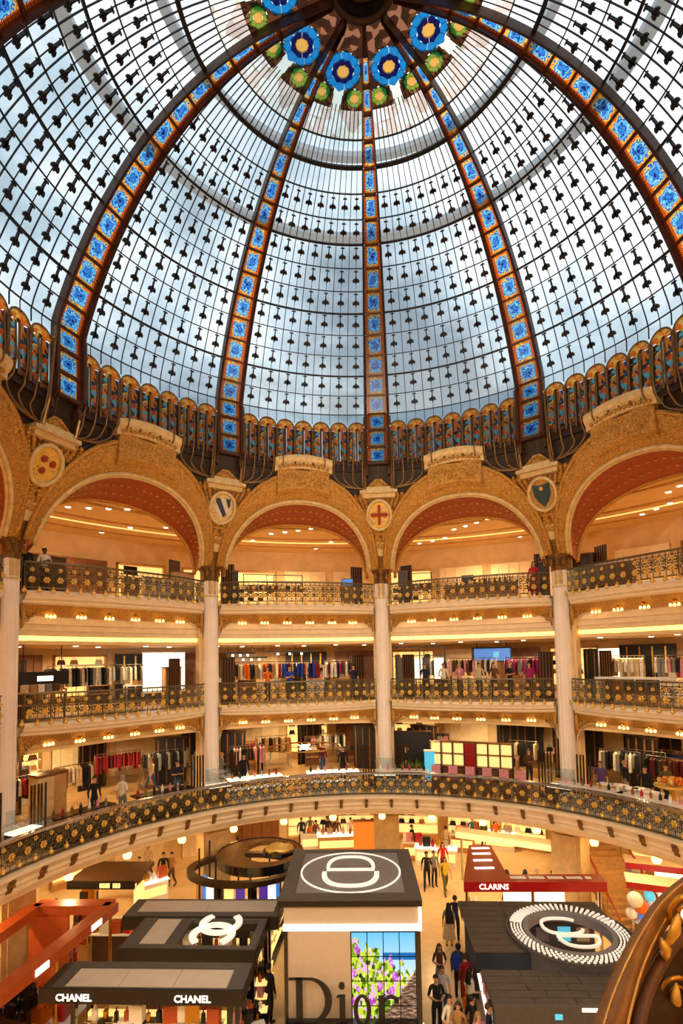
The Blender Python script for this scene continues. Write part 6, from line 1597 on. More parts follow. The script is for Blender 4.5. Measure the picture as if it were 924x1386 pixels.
for j in range(nrow):
    ya, yb = Dz*j/nrow, Dz*(j+1)/nrow-.02; edges = [-Wz/2]+[-Wz/2+.4*(j % 2)+1.0*i for i in range(1, 6) if -Wz/2+.4*(j % 2)+1.0*i < Wz/2]+[Wz/2]
    for a_, b_ in zip(edges, edges[1:]): MB().bbox(a_, b_-.02, ya, yb, 2.9, 3.0).build('slate_plank', 'slate', tz)
MB().bbox(-Wz/2, Wz/2, -.06, 0, 2.6, 3.02).build('fascia', 'charcoal', tz)
MB().bbox(Wz*.08, Wz*.26, -.08, -.06, 2.9, 2.98).build('light_bar', 'lightbox', tz); MB().bbox(-Wz*.1, -Wz*.05, -.08, -.06, 2.72, 2.84).build('light_tag', 'screen_cyan', tz)
letters(tz, 'DIOR', .3, 'sign_white', (Wz*.33, -.08, 2.76), sx=.8)
for i, (u0, u1, m) in enumerate(((-.46, -.36, 'screen_cyan'), (-.35, -.25, 'screen_blue'), (-.24, .02, 'sign_white'), (.03, .2, 'screen_violet'))):
    MB().bbox(Wz*u0, Wz*u1, .08, .16, .5, 2.5).build('poster_screen', m, tz)
    if i == 2: letters(tz, 'Rouge', .34, 'black', (Wz*(u0+u1)/2+.1, .07, 1.9), rot=(pi/2, 0, 0), ext=.003)
MB().bbox(-Wz/2+.1, Wz/2-.1, .16, Dz-.2, 0, 1.0).build('counter_body', 'black', tz)
for s in (-1, 1): MB().bbox(s*(Wz/2-.2)-.06, s*(Wz/2-.2)+.06, Dz*.5, Dz*.5+.12, 1.0, 2.9).build('post', 'black_gloss', tz)
# long white make-up counter along the aisle
for i, (p0, p1, lab) in enumerate((((636, 1222), (655, 1300), 'far white make-up counter along the aisle'), ((660, 1318), (676, 1384), 'near white make-up counter along the aisle'))):
    a, b = gp(*p0, 1.0), gp(*p1, 1.0); d_ = b-a; t = thing('makeup_counter', lab, 'counter', Vector((a.x, a.y, 0)), atan2(d_.y, d_.x), local=True); L = d_.length
    MB().bbox(0, L, -.3, .3, 0, .96).build('body', 'white', t); MB().bbox(0, L, -.34, .34, .96, 1.0).build('top', 'lightbox', t)
    nB = max(2, int(L/.6))
    for j in range(nB): MB().bbox(L*(j+.1)/nB, L*(j+.9)/nB, .12, .3, 1.0, 1.3).build('display_box', 'cloth_pink' if j % 3 == 1 else 'white_gloss', t)
    products(t, .1, L-.1, -.15, 1.0, 16, lab.replace(' along the aisle', ''), cols=[('cloth_pink', 'pink'), ('black', 'black'), ('white', 'white'), ('cloth_magenta', 'magenta'), ('chrome', 'silver')], sc=1.3, seed=i+6)

# ---------------------------------------------------------------- counters under the far gallery
gl = [((590, 1158), 2.2, 'white', 'white counter at the far end of the aisle'), ((560, 1150), 1.2, 'wood_pale', 'small pale wood counter left of the aisle end'.replace('left of', 'before')), ((460, 1140), 2.6, 'wood_pale', 'long pale wood counter behind the square pavilion'), ((425, 1138), 1.6, 'white', 'white counter behind the oval kiosk'),
      ((660, 1136), 3.0, 'white', 'long white counter behind the red kiosk'), ((625, 1140), 1.4, 'wood_pale', 'pale wood counter between aisle and red kiosk'), ((205, 1205), 1.4, 'white', 'white counter beside the oval kiosk'), ((840, 1185), 2.0, 'wood_pale', 'pale wood counter beside the stair')]
for i, ((x, y), w, m, lab) in enumerate(gl):
    P_ = gp(x, y, .5); ph = atan2(P_.x, P_.y); t = thing('shop_counter', lab, 'counter', (P_.x, P_.y, 0), -ph, local=True)
    MB().bbox(-w/2, w/2, -.3, .3, .0, .92).build('body', m, t); MB().bbox(-w/2-.04, w/2+.04, -.34, .34, .92, .98).build('top', 'lightbox' if i % 2 == 0 else 'white_gloss', t); MB().bbox(-w/2+.1, w/2-.1, -.32, -.3, .3, .7).build('front_panel', 'lightbox_warm', t)
    products(t, -w/2+.1, w/2-.1, 0, .98, 6, lab[:60], sc=1.6, seed=20+i)
t = place('light_beam', 'long white glowing canopy bar behind the red kiosk', 'canopy', 690, 1138, 15.0, 2.15)
MB().bbox(-2.6, 2.6, -.3, .3, 0, .28).build('bar', 'sign_gold', t); MB().bbox(-2.65, 2.65, -.33, .33, .28, .34).build('top', 'cream', t)
for s in (-2.4, 2.4): MB().tube([(s, 0, -2.15), (s, 0, 0)], .06, 6).build('post', 'chrome', t)
# orange lit niche and doors by the pillar
t = place('lit_poster', 'orange glowing poster panel beside the pavilion pillar', 'panel', 496, 1125, 15.5, 0)
mat('orange_glow', (236, 120, 40), .5, emit=.5, ecol=(240, 120, 40)); MB().bbox(-.7, .7, 0, .1, .5, 2.6).build('poster', 'orange_glow', t); MB().bbox(-.75, .75, -.02, .12, .3, .5).bbox(-.75, .75, -.02, .12, 2.6, 2.7).build('frame', 'wood', t)
# stair with brass handrail beside the red kiosk
Pt, Pb = cyl(800, 1150, 16.5), cyl(866, 1196, 13.6); Pb.z = 0; Pt.z = 2.6
d_ = Vector((Pb.x-Pt.x, Pb.y-Pt.y, 0)); L = d_.length
t = thing('staircase', 'pale stone staircase with brass handrail beside the red kiosk', 'staircase', (Pb.x, Pb.y, 0), atan2(-d_.y, -d_.x), local=True)
for i in range(15): MB().bbox(L*i/15, L*(i+1)/15+.03, -.9, .9, 0 if i < 1 else 2.6*i/15-.3, 2.6*(i+1)/15).build('step', 'wood_pale', t)
for s in (-.95, .95):
    MB().tube([(-.2, s, .95), (L, s, 2.6+.95)], .05, 6).build('handrail', 'red_brown', t)
    MB().add([(-.1, s, .1), (L, s, 2.6), (L, s, 3.45), (-.1, s, .85)], [(0,1,2,3)]).build('glass_side', 'clear_glass', t)
    for i in range(6): MB().tube([(L*i/5, s, 2.6*i/5), (L*i/5, s, 2.6*i/5+.95)], .025, 5).build('baluster', 'gold_metal', t)
# red and white counter at the far side of the stair
for i, (x, y, lab) in enumerate(((905, 1172, 'upper red edged white counter canopy beside the stair'), (912, 1200, 'lower red edged white counter canopy near the brass rail'))):
    P_ = gp(x, y, 2.4); ph = atan2(P_.x, P_.y); t = thing('counter_canopy', lab, 'canopy', (P_.x, P_.y, 0), -ph*.4, local=True)
    MB().bbox(-1.6, 1.6, 0, 1.0, 2.2, 2.36).build('canopy', 'cream', t); MB().bbox(-1.62, 1.62, -.05, 0, 2.12, 2.36).build('red_edge', 'red_lacquer', t); MB().bbox(-1.2, 1.2, .3, .8, 0, 1.0).build('counter_body', 'white', t); MB().bbox(-.5, .9, .28, .3, 1.2, 2.0).build('lit_panel', 'lightbox', t)
    for s in (-1.4, 1.4): MB().bbox(s-.05, s+.05, .45, .55, 0, 2.2).build('post', 'chrome', t)
P_ = gp(873, 1250, .9); t = thing('glass_sculpture', 'cluster of white, blue and amber glass globes beside the studded kiosk', 'sculpture', (P_.x, P_.y, 0), 0, local=True)
MB().lathe([(0, 0), (.4, 0), (.15, .2), (.12, .9), (.5, 1.0), (0, 1.02)], 14).build('pedestal', 'white', t, smooth=True)
for i, (x, z, r, m) in enumerate(((-.35, 1.9, .3, 'white_gloss'), (.1, 1.35, .32, 'screen_blue'), (.4, 1.6, .26, 'white_gloss'), (-.1, 1.6, .26, 'cloth_orange'), (.25, 2.0, .2, 'screen_cyan'), (-.45, 1.35, .22, 'white_gloss'), (.5, 1.2, .2, 'black_gloss'))): MB().ball((x, .05*(i % 3), z-.1), r, 10, 7).build('globe', m, t, smooth=True)
# crowded displays at the near edge under the orange beam
for i, (x, y, w, m, lab) in enumerate(((22, 1366, 1.3, 'wood_dark', 'dark stepped display with black bottles below the orange beam'), (75, 1372, 1.1, 'wood_pale', 'pale stepped display with amber bottles before the black kiosk'), (70, 1318, 1.2, 'wood', 'brown stepped display with white bottles inside the orange kiosk'), (112, 1268, 1.0, 'wood_pale', 'pale stepped display at the far corner of the orange kiosk'), (30, 1262, 1.2, 'white', 'white stepped display behind the orange beam'), (330, 1400, 1.0, 'black', 'black stepped display before the perfume shelf'), (190, 1420, 2.0, 'gold_pale', 'gilt stepped display under the twin name signs'))):
    P_ = gp(x, y, .8); t = thing('stepped_display', lab, 'display', (P_.x, P_.y, 0), .3*(i % 3-1), local=True)
    for j in range(3):
        MB().bbox(-w/2, w/2, -.3+.2*j, .3, 0 if j == 0 else .7+.22*(j-1), .7+.22*j).build('step', m, t)
        products(t, -w/2+.05, w/2-.05, -.2+.2*j, .7+.22*j, 6, f'{ORD[j]} tier of the '+('black-bottle', 'amber-bottle', 'white-bottle', 'far-corner', 'behind-beam', 'perfume-shelf', 'gilt')[i]+' stepped display', cols={0: [('black', 'black'), ('black_gloss', 'glossy black')], 1: [('orange_lacquer', 'amber'), ('gold_metal', 'gold')], 2: [('white', 'white'), ('chrome', 'silver')]}.get(i), sc=1.5, seed=40+i*3+j)

# ================================================================== people
def skeleton(pose):
    V, Ed, Rr, L = [], [], [], []
    def v(p, r, lab, par=None):
        V.append(p); Rr.append(r if isinstance(r, tuple) else (r, r)); L.append(lab)
        if par is not None: Ed.append((par, len(V)-1))
        return len(V)-1
    pel = v((0, 0, .96), (.145, .105), 'leg'); wa = v((0, .0, 1.10), (.125, .09), 'top', pel); ch = v((0, .0, 1.30), (.155, .105), 'top', wa); ub = v((0, .015, 1.42), (.10, .075), 'top', ch)
    nk = v((0, .0, 1.50), (.052, .055), 'skin', ub); hb = v((0, -.012, 1.56), (.066, .078), 'skin', nk); hm = v((0, -.015, 1.625), (.076, .094), 'skin', hb); v((0, -.005, 1.69), (.062, .078), 'skin', hm)
    P = {'stand': ((0, 0), (0, 0)), 'walk': ((-.28, .30), (.30, -.24)), 'phone': ((0, 0.02), (0, -.03)), 'carry': ((-.1, .1), (.12, -.1))}[pose]
    for s, (fy, by) in ((-1, P[0]), (1, P[1])):
        hp = v((s*.09, 0, .90), (.092, .095), 'leg', pel); kz = .50; kn = v((s*.095, fy*.55-.01-abs(fy)*.15, kz+abs(fy)*.04), (.062, .066), 'leg', hp); ca = v((s*.097, fy*.8+.02, .34), (.056, .06), 'leg', kn)
        an = v((s*.098, fy+.02+(.08 if fy > .1 else 0), .10+(.06 if fy > .1 else 0)), (.042, .046), 'leg', ca); he = v((s*.1, fy+.03+(.08 if fy > .1 else 0), .045+(.06 if fy > .1 else 0)), (.042, .04), 'shoe', an); v((s*.108, fy-.15+(.06 if fy > .1 else 0), .032), (.042, .03), 'shoe', he)
        sh = v((s*.165, .01, 1.40), (.062, .062), 'top', ub)
        if pose in ('stand', 'walk'):
            sw = -fy*.55 if pose == 'walk' else 0; el_ = v((s*.235, .03+sw*.5, 1.14), (.044, .046), 'top', sh); wr = v((s*.245, -.03+sw, .91), (.030, .028), 'arm', el_); d = Vector((s*.01, -.05+sw*.2, -.99)); 
        elif pose == 'phone':
            el_ = v((s*.24, .02, 1.13), (.044, .046), 'top', sh); wr = v((s*.10, -.24, 1.16), (.030, .028), 'arm', el_); d = Vector((-s*.45, -.75, .3))
        else:
            if s < 0: el_ = v((s*.25, .04, 1.13), (.044, .046), 'top', sh); wr = v((s*.20, -.22, 1.06), (.030, .028), 'arm', el_); d = Vector((.15, -.9, -.3))
            else: el_ = v((s*.24, .05, 1.14), (.044, .046), 'top', sh); wr = v((s*.26, .0, .90), (.030, .028), 'arm', el_); d = Vector((0, -.08, -1))
        d.normalize(); side = Vector((1, 0, 0)) if abs(d.x) < .7 else Vector((0, 1, 0)); side = (side-d*side.dot(d)).normalized(); nrm = d.cross(side)
        if pose in ('stand', 'walk') or (pose == 'carry' and s > 0): side = Vector((0, 1, 0)); side = (side-d*side.dot(d)).normalized()
        w = Vector(V[wr]); pa = v(tuple(w+d*.06), (.036, .022), 'skin', wr); pe = v(tuple(w+d*.095), (.036, .018), 'skin', pa)
        curl = nrm*.012
        for j, ln in enumerate((.066, .078, .072, .055)):
            b = w+d*.105+side*(.027-.018*j); f1 = v(tuple(b+d*.02), (.0095, .0095), 'skin', pe); v(tuple(b+d*ln+curl*1.5), (.008, .008), 'skin', f1)
        tb = v(tuple(w+d*.05+side*.04), (.012, .012), 'skin', pa); v(tuple(w+d*.085+side*.058), (.010, .010), 'skin', tb)
    return V, Ed, Rr, L
def person_mesh(pose):
    V, Ed, Rr, L = skeleton(pose)
    me = bpy.data.meshes.new('body_src'); me.from_pydata(V, Ed, []); ob = bpy.data.objects.new('body_src', me); COL.objects.link(ob)
    md = ob.modifiers.new('skin', 'SKIN'); md.use_smooth_shade = True; md.branch_smoothing = .3
    if not me.skin_vertices: me.attributes
    for i, sv in enumerate(me.skin_vertices[0].data): sv.radius = Rr[i]; sv.use_root = (i == 0)
    ss = ob.modifiers.new('sub', 'SUBSURF'); ss.levels = 1; ss.render_levels = 1
    bpy.context.view_layer.update(); dg = bpy.context.evaluated_depsgraph_get()
    out_ = bpy.data.meshes.new_from_object(ob.evaluated_get(dg)); bpy.data.objects.remove(ob); out_.name = 'person_body'
    segs = [(Vector(V[a]), Vector(V[b]), L[b], Rr[b][0]) for a, b in Ed]; idx = {'skin': 0, 'top': 1, 'leg': 2, 'shoe': 3, 'arm': 4}; mi = []
    for p in out_.polygons:
        c_ = p.center; best = None
        for a, b, lab, r_ in segs:
            ab = b-a; u = max(0, min(1, (c_-a).dot(ab)/ab.length_squared)); dd = (c_-(a+ab*u)).length/(r_*.6+.05)
            if best is None or dd < best[0]: best = (dd, lab)
        mi.append(idx[best[1]])
    out_.materials.clear()
    for m in ('skin', 'cloth_grey', 'cloth_navy', 'black', 'skin'): out_.materials.append(M[m])
    out_.polygons.foreach_set('material_index', mi); out_.polygons.foreach_set('use_smooth', [True]*len(mi)); return out_
try: BODY = {p: person_mesh(p) for p in ('stand', 'walk', 'phone', 'carry')}
except Exception as ex_:
    BODY = None; print('BODY FAIL', ex_); raise
mbh = MB().ball((0, .012, 1.645), .1, 12, 8, sc=(.92, 1.02, .98)); hair_short = MB(); hair_long = MB()
def hair(long):
    mb = MB(); rows_ = []
    for i in range(9):
        t = pi*(.0+.62*i/8); row = []
        for j in range(14):
            a = 2*pi*j/14; cut = 1.0 if sin(a) > -.25 else .62          # face side is cut back
            tt = t*cut; row.append((.092*sin(tt)*cos(a), .012+.108*sin(tt)*sin(a), 1.635+.112*cos(tt)))
        rows_.append(row)
    mb.grid(rows_, close=True)
    if long:
        rows_ = []
        for i in range(6):
            z = 1.66-.07*i; w = .095+.012*i; rows_.append([(w*cos(a), .03+.085*sin(a)+.012*i, z) for a in [pi*(-.08+1.16*j/10) for j in range(11)]])
        mb.grid(rows_); rows2 = [[(p[0]*.82, p[1]-.035, p[2]) for p in r] for r in rows_]; mb.grid(rows2)
    return mb.mesh('hair', smooth=True)
HAIR = {False: hair(False), True: hair(True)}
fm = MB(); 
fm.hexa([(-.014, -.1, 1.6), (.014, -.1, 1.6), (.008, -.085, 1.645), (-.008, -.085, 1.645)], [(-.010, -.128, 1.602), (.010, -.128, 1.602), (.004, -.1, 1.644), (-.004, -.1, 1.644)])
for s in (-1, 1): fm.ball((s*.033, -.092, 1.638), .011, 6, 4, 1); fm.ball((s*.077, 0, 1.618), .022, 6, 4, 0, (.5, 1, 1.4))
fm.box((0, -.098, 1.572), (.045, .012, .01), 0, 2)
FACE = fm.mesh('face')
skirt_me = MB().lathe([(.15, 1.06), (.19, .92), (.23, .6), (.27, .34)], 16).mesh('skirt', smooth=True)
bag_me = MB().hexa([(-.15, .10, 1.02), (.15, .10, 1.02), (.15, .28, 1.02), (-.15, .28, 1.02)], [(-.13, .10, 1.42), (.13, .10, 1.42), (.12, .24, 1.44), (-.12, .24, 1.44)])
bag_me.hexa([(-.11, .28, 1.05), (.11, .28, 1.05), (.10, .32, 1.05), (-.10, .32, 1.05)], [(-.10, .265, 1.24), (.10, .265, 1.24), (.09, .30, 1.24), (-.09, .30, 1.24)])
bagm = bag_me.mesh('backpack'); strap_me = MB()
for s in (-1, 1): strap_me.tube([(s*.09, .11, 1.42), (s*.10, .0, 1.49), (s*.105, -.105, 1.40), (s*.11, -.11, 1.25), (s*.13, .02, 1.1), (s*.12, .11, 1.06)], .018, 5)
strap_me = strap_me.mesh('strap')
tote_me = MB().hexa([(-.16, -.06, 0), (.16, -.06, 0), (.16, .06, 0), (-.16, .06, 0)], [(-.17, -.06, .34), (.17, -.06, .34), (.17, .06, .34), (-.17, .06, .34)]).tube([(-.09, 0, .34), (-.07, 0, .5), (.07, 0, .5), (.09, 0, .34)], .012, 5).mesh('tote_bag')
def person(label, x, y, z=0.0, face=0.0, pose='stand', top='grey', legs='navy', sk='skin', hr='black', long=False, skirt=None, sleeves=False, ht=1.72, pack=None, tote=None, P=None, group='visitors'):
    P = P if P is not None else gp(x, y, z); s = ht/1.74
    t = thing('person', label, 'person', (P.x, P.y, z), face, group, local=True); t.scale = (s, s, s)
    b = bpy.data.objects.new('body', BODY[pose]); COL.objects.link(b); b.parent = t
    for i, m in enumerate((sk, 'cloth_'+top, 'cloth_'+legs, 'black', 'cloth_'+top if sleeves else sk)):
        b.material_slots[i].link = 'OBJECT'; b.material_slots[i].material = M[m]
    def child(nm, me, ms):
        o = bpy.data.objects.new(nm, me); COL.objects.link(o); o.parent = t
        while len(me.materials) < len(ms): me.materials.append(M['black'])
        for i, m in enumerate(ms): o.material_slots[i].link = 'OBJECT'; o.material_slots[i].material = M[m]
        return o
    child('hair', HAIR[long], ['hair_'+hr]); child('face', FACE, [sk, 'black', 'cloth_crimson'])
    if skirt: child('skirt', skirt_me, ['cloth_'+skirt])
    if pack:
        k_ = thing('backpack', f'{CN.get(pack, pack)} backpack on the back of the '+label.split(' with ')[0].split(' near ')[0].split(' in ')[0]+' in '+f'{CN.get(top, top)} top', 'backpack', (P.x, P.y, z), face, local=True); k_.scale = (s, s, s)
        o = inst('bag_body', bagm, None, k_)
        if not bagm.materials: bagm.materials.append(M['black'])
        o.material_slots[0].link = 'OBJECT'; o.material_slots[0].material = M['cloth_'+pack]; inst('strap', strap_me, 'black', k_)
    if tote:
        o = bpy.data.objects.new('tote_bag', tote_me); COL.objects.link(o)
        if not tote_me.materials: tote_me.materials.append(M['black'])
        o.material_slots[0].link = 'OBJECT'; o.material_slots[0].material = M['cloth_'+tote]; hx, hy, hz = .26*s, -.05*s, .33*s; o.location = (P.x+hx*cos(face)-hy*sin(face), P.y+hx*sin(face)+hy*cos(face), z+hz); o.rotation_euler = (0, 0, face+pi/2); o.scale = (s,)*3
        tag(o, f'{CN.get(tote, tote)} tote bag in the hand of the person in {CN.get(top, top)}', 'bag')
    return t
person('walker in yellow top and shorts on the far aisle', 603, 1210, face=.1, pose='walk', top='yellow', legs='olive', hr='brown', long=True)
person('man in black tee and shorts on the far aisle', 578, 1203, face=-.2, pose='walk', top='jet', legs='jet', ht=1.78, sk='skin_tan')
person('person in dark grey at the far aisle beside the black tee', 588, 1200, face=.3, pose='stand', top='grey', legs='jet', sleeves=True)
person('walker in red top behind the yellow top', 600, 1186, face=0, pose='walk', top='red', legs='brown', hr='brown', long=True)
person('woman in long pale skirt with black backpack on the aisle', 608, 1281, face=pi, pose='stand', top='grey', legs='beige', skirt='beige', long=True, pack='jet', ht=1.66)
person('man in dark jacket beside the long pale skirt', 617, 1274, face=pi*.9, pose='stand', top='navy', legs='jet', sleeves=True, ht=1.78)
person('woman in brown top walking up the aisle', 596, 1346, face=.1, pose='phone', top='brown', legs='grey', hr='brown', long=True, ht=1.64)
person('man in black shirt looking at his hands on the aisle', 592, 1402, face=.1, pose='phone', top='jet', legs='jet', ht=1.76)
person('person in pale blue shirt behind the man in black', 600, 1384, face=.2, pose='stand', top='silver', legs='denim', hr='brown', ht=1.7)
person('person with blue backpack beside the white counter', 622, 1352, face=pi*.85, pose='stand', top='denim', legs='jet', pack='cobalt', ht=1.78, sk='skin_dark')
person('person in long red jacket beside the blue backpack', 631, 1364, face=pi*1.1, pose='carry', top='crimson', legs='crimson', sleeves=True, hr='brown', ht=1.7)
person('woman in striped grey top with an orange bag', 638, 1386, face=pi*.6, pose='carry', top='ivory', legs='jet', long=True, tote='orange', ht=1.66)
person('visitor in white shirt bending over a bag near the pavilion', 610, 1432, face=.6, pose='carry', top='ivory', legs='grey', hr='black', ht=1.72)
person('visitor with long auburn hair in an amber blouse', 622, 1440, face=-.3, pose='phone', top='camel', legs='brown', hr='brown', long=True, ht=1.66)
person('visitor in black top beside the near make-up counter', 641, 1432, face=1.6, pose='carry', top='jet', legs='jet', ht=1.72)
person('visitor in navy shirt at the front of the near make-up counter', 664, 1446, face=1.2, pose='phone', top='navy', legs='navy', hr='brown', ht=1.72)
person('visitor in pink blouse at the lower edge by the counter', 650, 1456, face=.4, pose='stand', top='pink', legs='grey', hr='blond', long=True, ht=1.66)
person('shopper in violet dress at the far make-up counter', 641, 1330, face=1.4, pose='carry', top='violet', legs='navy', skirt='violet', sk='skin', ht=1.68)
person('shop assistant in black beside the tall square pavilion', 364, 1384, face=pi*.8, pose='stand', top='jet', legs='jet', sleeves=True, ht=1.8)
person('visitor in black before the oval kiosk entrance', 221, 1203, face=.4, pose='stand', top='jet', legs='jet', sleeves=True, ht=1.78)
person('visitor in tan beside the oval kiosk entrance', 232, 1200, face=-.5, pose='carry', top='camel', legs='brown', ht=1.7)
person('assistant in black suit behind the pavilion roof', 443, 1147, face=.2, pose='stand', top='jet', legs='jet', sleeves=True, ht=1.85)
person('visitor in brown coat behind the pavilion roof', 456, 1146, face=-.3, pose='carry', top='brown', legs='jet', sleeves=True)
person('visitor in ivory coat behind the pavilion roof', 475, 1146, face=.5, pose='stand', top='ivory', legs='jet', sleeves=True)
person('visitor in burgundy beside the oval kiosk roof', 428, 1150, face=.8, pose='phone', top='burgundy', legs='jet', sleeves=True)
person('visitor in black at the far counter before the aisle', 558, 1158, face=.9, pose='phone', top='jet', legs='grey')
person('visitor in beige at the far white counter', 604, 1160, face=pi, pose='stand', top='beige', legs='denim')
person('shopper in black dress inside the red kiosk', 687, 1228, face=pi, pose='stand', top='jet', legs='jet', skirt='jet', long=True, ht=1.66)
person('shopper in red inside the red kiosk', 712, 1228, face=pi*.9, pose='stand', top='red', legs='red', long=True, skirt='red', ht=1.66)
person('shopper in pale grey inside the red kiosk', 728, 1230, face=.2, pose='carry', top='silver', legs='grey', hr='grey')
person('shopper in crimson coat inside the red kiosk', 750, 1232, face=.4, pose='stand', top='crimson', legs='jet', sleeves=True)
person('visitor with a blue bag beside the stair', 773, 1176, face=.6, pose='walk', top='cobalt', legs='navy', tote='cobalt')
person('visitor in dark red jacket beside the stair', 785, 1178, face=-.4, pose='walk', top='burgundy', legs='jet', sleeves=True, ht=1.78)
person('assistant in black inside the orange kiosk', 75, 1275, face=.9, pose='phone', top='jet', legs='jet', sleeves=True, ht=1.72)
person('shopper in grey at the orange kiosk counter', 101, 1312, face=-.8, pose='stand', top='ivory', legs='crimson', ht=1.66)
person('shopper in dark green beyond the red kiosk beam', 655, 1150, face=.2, pose='stand', top='olive', legs='jet')
person('shopper in orange top beyond the red kiosk beam', 672, 1149, face=.3, pose='carry', top='orange', legs='jet', long=True)
def up_person(label, x, r, lv, **kw):
    ph = phi_of(x, {1: 1040, 2: 915, 3: 775}[lv], r); return person(label, 0, 0, z=LZ[lv], P=pol(ph, r, LZ[lv]), **kw)
up_person('visitor in white shirt leaning at the upper gallery rail', 60, 13.6, 3, face=.9, pose='phone', top='ivory', legs='jet', sk='skin_dark')
up_person('visitor in black beside the column on the upper gallery', 36, 13.7, 3, face=.9, pose='stand', top='jet', legs='jet', sleeves=True)
up_person('mannequin in red dress on the upper gallery', 722, 14.0, 3, face=-.5, pose='stand', top='red', legs='red', skirt='red', long=True)['category'] = 'mannequin'
up_person('visitor in white shirt on the lowest gallery near the red garments', 166, 12.7, 1, face=pi*.9, pose='carry', top='ivory', legs='grey', hr='grey')
up_person('visitor in dark clothes on the lowest gallery near the red garments', 128, 13.4, 1, face=.9, pose='stand', top='jet', legs='jet', sleeves=True)
up_person('visitor in grey sitting area of the lowest gallery near chrome tubes', 240, 13.8, 1, face=.5, pose='phone', top='navy', legs='denim')
up_person('visitor in black coat under the hoop light', 464, 14.0, 1, face=.2, pose='stand', top='jet', legs='jet', sleeves=True)
up_person('visitor in black coat near the first clothes rack', 330, 13.6, 1, face=.4, pose='stand', top='jet', legs='jet', sleeves=True)
up_person('visitor in olive jacket beside the lit brown shelving', 700, 13.0, 1, face=1.2, pose='carry', top='camel', legs='jet', hr='blond', sleeves=True)
up_person('visitor in black coat beyond the plinths', 872, 13.6, 1, face=-.4, pose='stand', top='jet', legs='jet', sleeves=True)
for i, (x, c_) in enumerate(((575, 'navy'), (600, 'ivory'), (622, 'pink'), (648, 'beige'), (668, 'brown'), (690, 'jet'), (716, 'magenta'))): up_person(f'visitor in {CN.get(c_, c_)} among the crowd on the middle gallery', x, 14.5+.3*(i % 2), 2, face=.3*(i % 3-1), pose=('stand', 'carry', 'phone')[i % 3], top=c_, legs='jet', hr=('black', 'brown', 'blond')[i % 3], long=i % 2 == 0)
for i, (x, c_) in enumerate(((478, 'navy'), (362, 'orange'), (392, 'cobalt'))): up_person(f'shopper in {c_} at the coloured racks of the middle gallery', x, 14.6, 2, face=.4*(i-1), pose=('carry', 'stand', 'phone')[i], top=c_, legs='jet', long=i == 1)

# EXTRA visitors further back
for (lab, x, y, kw) in [('visitor in navy coat under the far gallery behind the oval roof', 408, 1146, dict(top='navy', legs='jet', sleeves=True)), ('visitor in grey hoodie under the far gallery behind the oval roof', 420, 1143, dict(top='grey', legs='denim', pose='carry')),
    ('visitor in black dress by the orange glowing poster', 508, 1146, dict(top='jet', legs='jet', skirt='jet', long=True)), ('visitor in teal top behind the aisle counters', 640, 1146, dict(top='teal', legs='grey', pose='carry')),
    ('visitor in crimson top behind the glowing canopy bar', 664, 1136, dict(top='crimson', legs='jet', face=.4)), ('visitor in black coat behind the glowing canopy bar', 690, 1135, dict(top='jet', legs='jet', sleeves=True)),
    ('visitor in beige coat beyond the gold-letter kiosk', 200, 1190, dict(top='beige', legs='brown', sleeves=True, pose='walk')), ('visitor in denim jacket beside the gold-letter kiosk', 188, 1208, dict(top='denim', legs='jet', sleeves=True)),
    ('assistant in black at the single-panel kiosk front', 240, 1440, dict(top='jet', legs='jet', sleeves=True, ht=1.75)), ('visitor in magenta at the near corner of the orange kiosk', 40, 1392, dict(top='magenta', legs='jet', pose='carry', face=-1.0)),
    ('visitor in olive coat between orange and black kiosks', 132, 1290, dict(top='olive', legs='brown', sleeves=True, face=2.0)), ('visitor in silver jacket by the perfume shelf', 352, 1300, dict(top='silver', legs='navy', sleeves=True, face=2.4))]:
    person(lab, x, y, **kw)
for i, (x, r, lv, c_, where) in enumerate(((60, 16.2, 1, 'navy', 'near the gold pier'), (205, 15.4, 1, 'beige', 'before the dark garments'), (300, 14.6, 1, 'grey', 'past the chrome tubes'), (352, 16.5, 1, 'camel', 'among the racks'), (437, 15.5, 1, 'burgundy', 'beyond the hoop light'), (550, 13.6, 1, 'jet', 'before the black partition'), (716, 14.6, 1, 'brown', 'by the brown panels'), (812, 13.4, 1, 'violet', 'near the yellow plinth'), (845, 14.2, 1, 'jet', 'beyond the gold plinth'), (900, 14.6, 1, 'olive', 'beside the amber flowers'))):
    up_person(f'visitor in {CN.get(c_, c_)} on the lowest gallery {where}', x, r, lv, face=(-1)**i*.7*(i % 3), pose=('stand', 'walk', 'phone', 'carry')[i % 4], top=c_, legs=('jet', 'denim', 'grey')[i % 3], sleeves=i % 2 == 0, long=i % 3 == 0, hr=('black', 'brown', 'blond')[i % 3])

# ================================================================== brass stair rail close to the viewer
def near_pts(pts, d0, d1):
    n = len(pts); return [dep(x, y, d0+(d1-d0)*i/(n-1)) for i, (x, y) in enumerate(pts)]
def smooth_path(P, n=8):
    out_ = []
    for i in range(len(P)-1):
        p0, p1, p2, p3 = P[max(i-1, 0)], P[i], P[i+1], P[min(i+2, len(P)-1)]
        for j in range(n):
            t = j/n; out_.append(.5*((2*p1)+(p2-p0)*t+(2*p0-5*p1+4*p2-p3)*t*t+(3*p1-p0-3*p2+p3)*t**3))
    out_.append(P[-1]); return out_
Lp = [(1040, 1128), (975, 1155), (924, 1191), (895, 1216), (876, 1241), (857, 1272), (838, 1310), (822, 1347), (809, 1386), (796, 1440), (790, 1500)]
Rp = [(1040, 1142), (980, 1172), (924, 1213), (897, 1250), (878, 1283), (866, 1314), (857, 1347), (850, 1386), (844, 1440), (842, 1500)]
Rp = [(1040, 1142), (982, 1170), (930, 1206), (906, 1234), (892, 1258), (880, 1282), (868, 1312), (858, 1347), (849, 1386), (842, 1440), (838, 1500)]
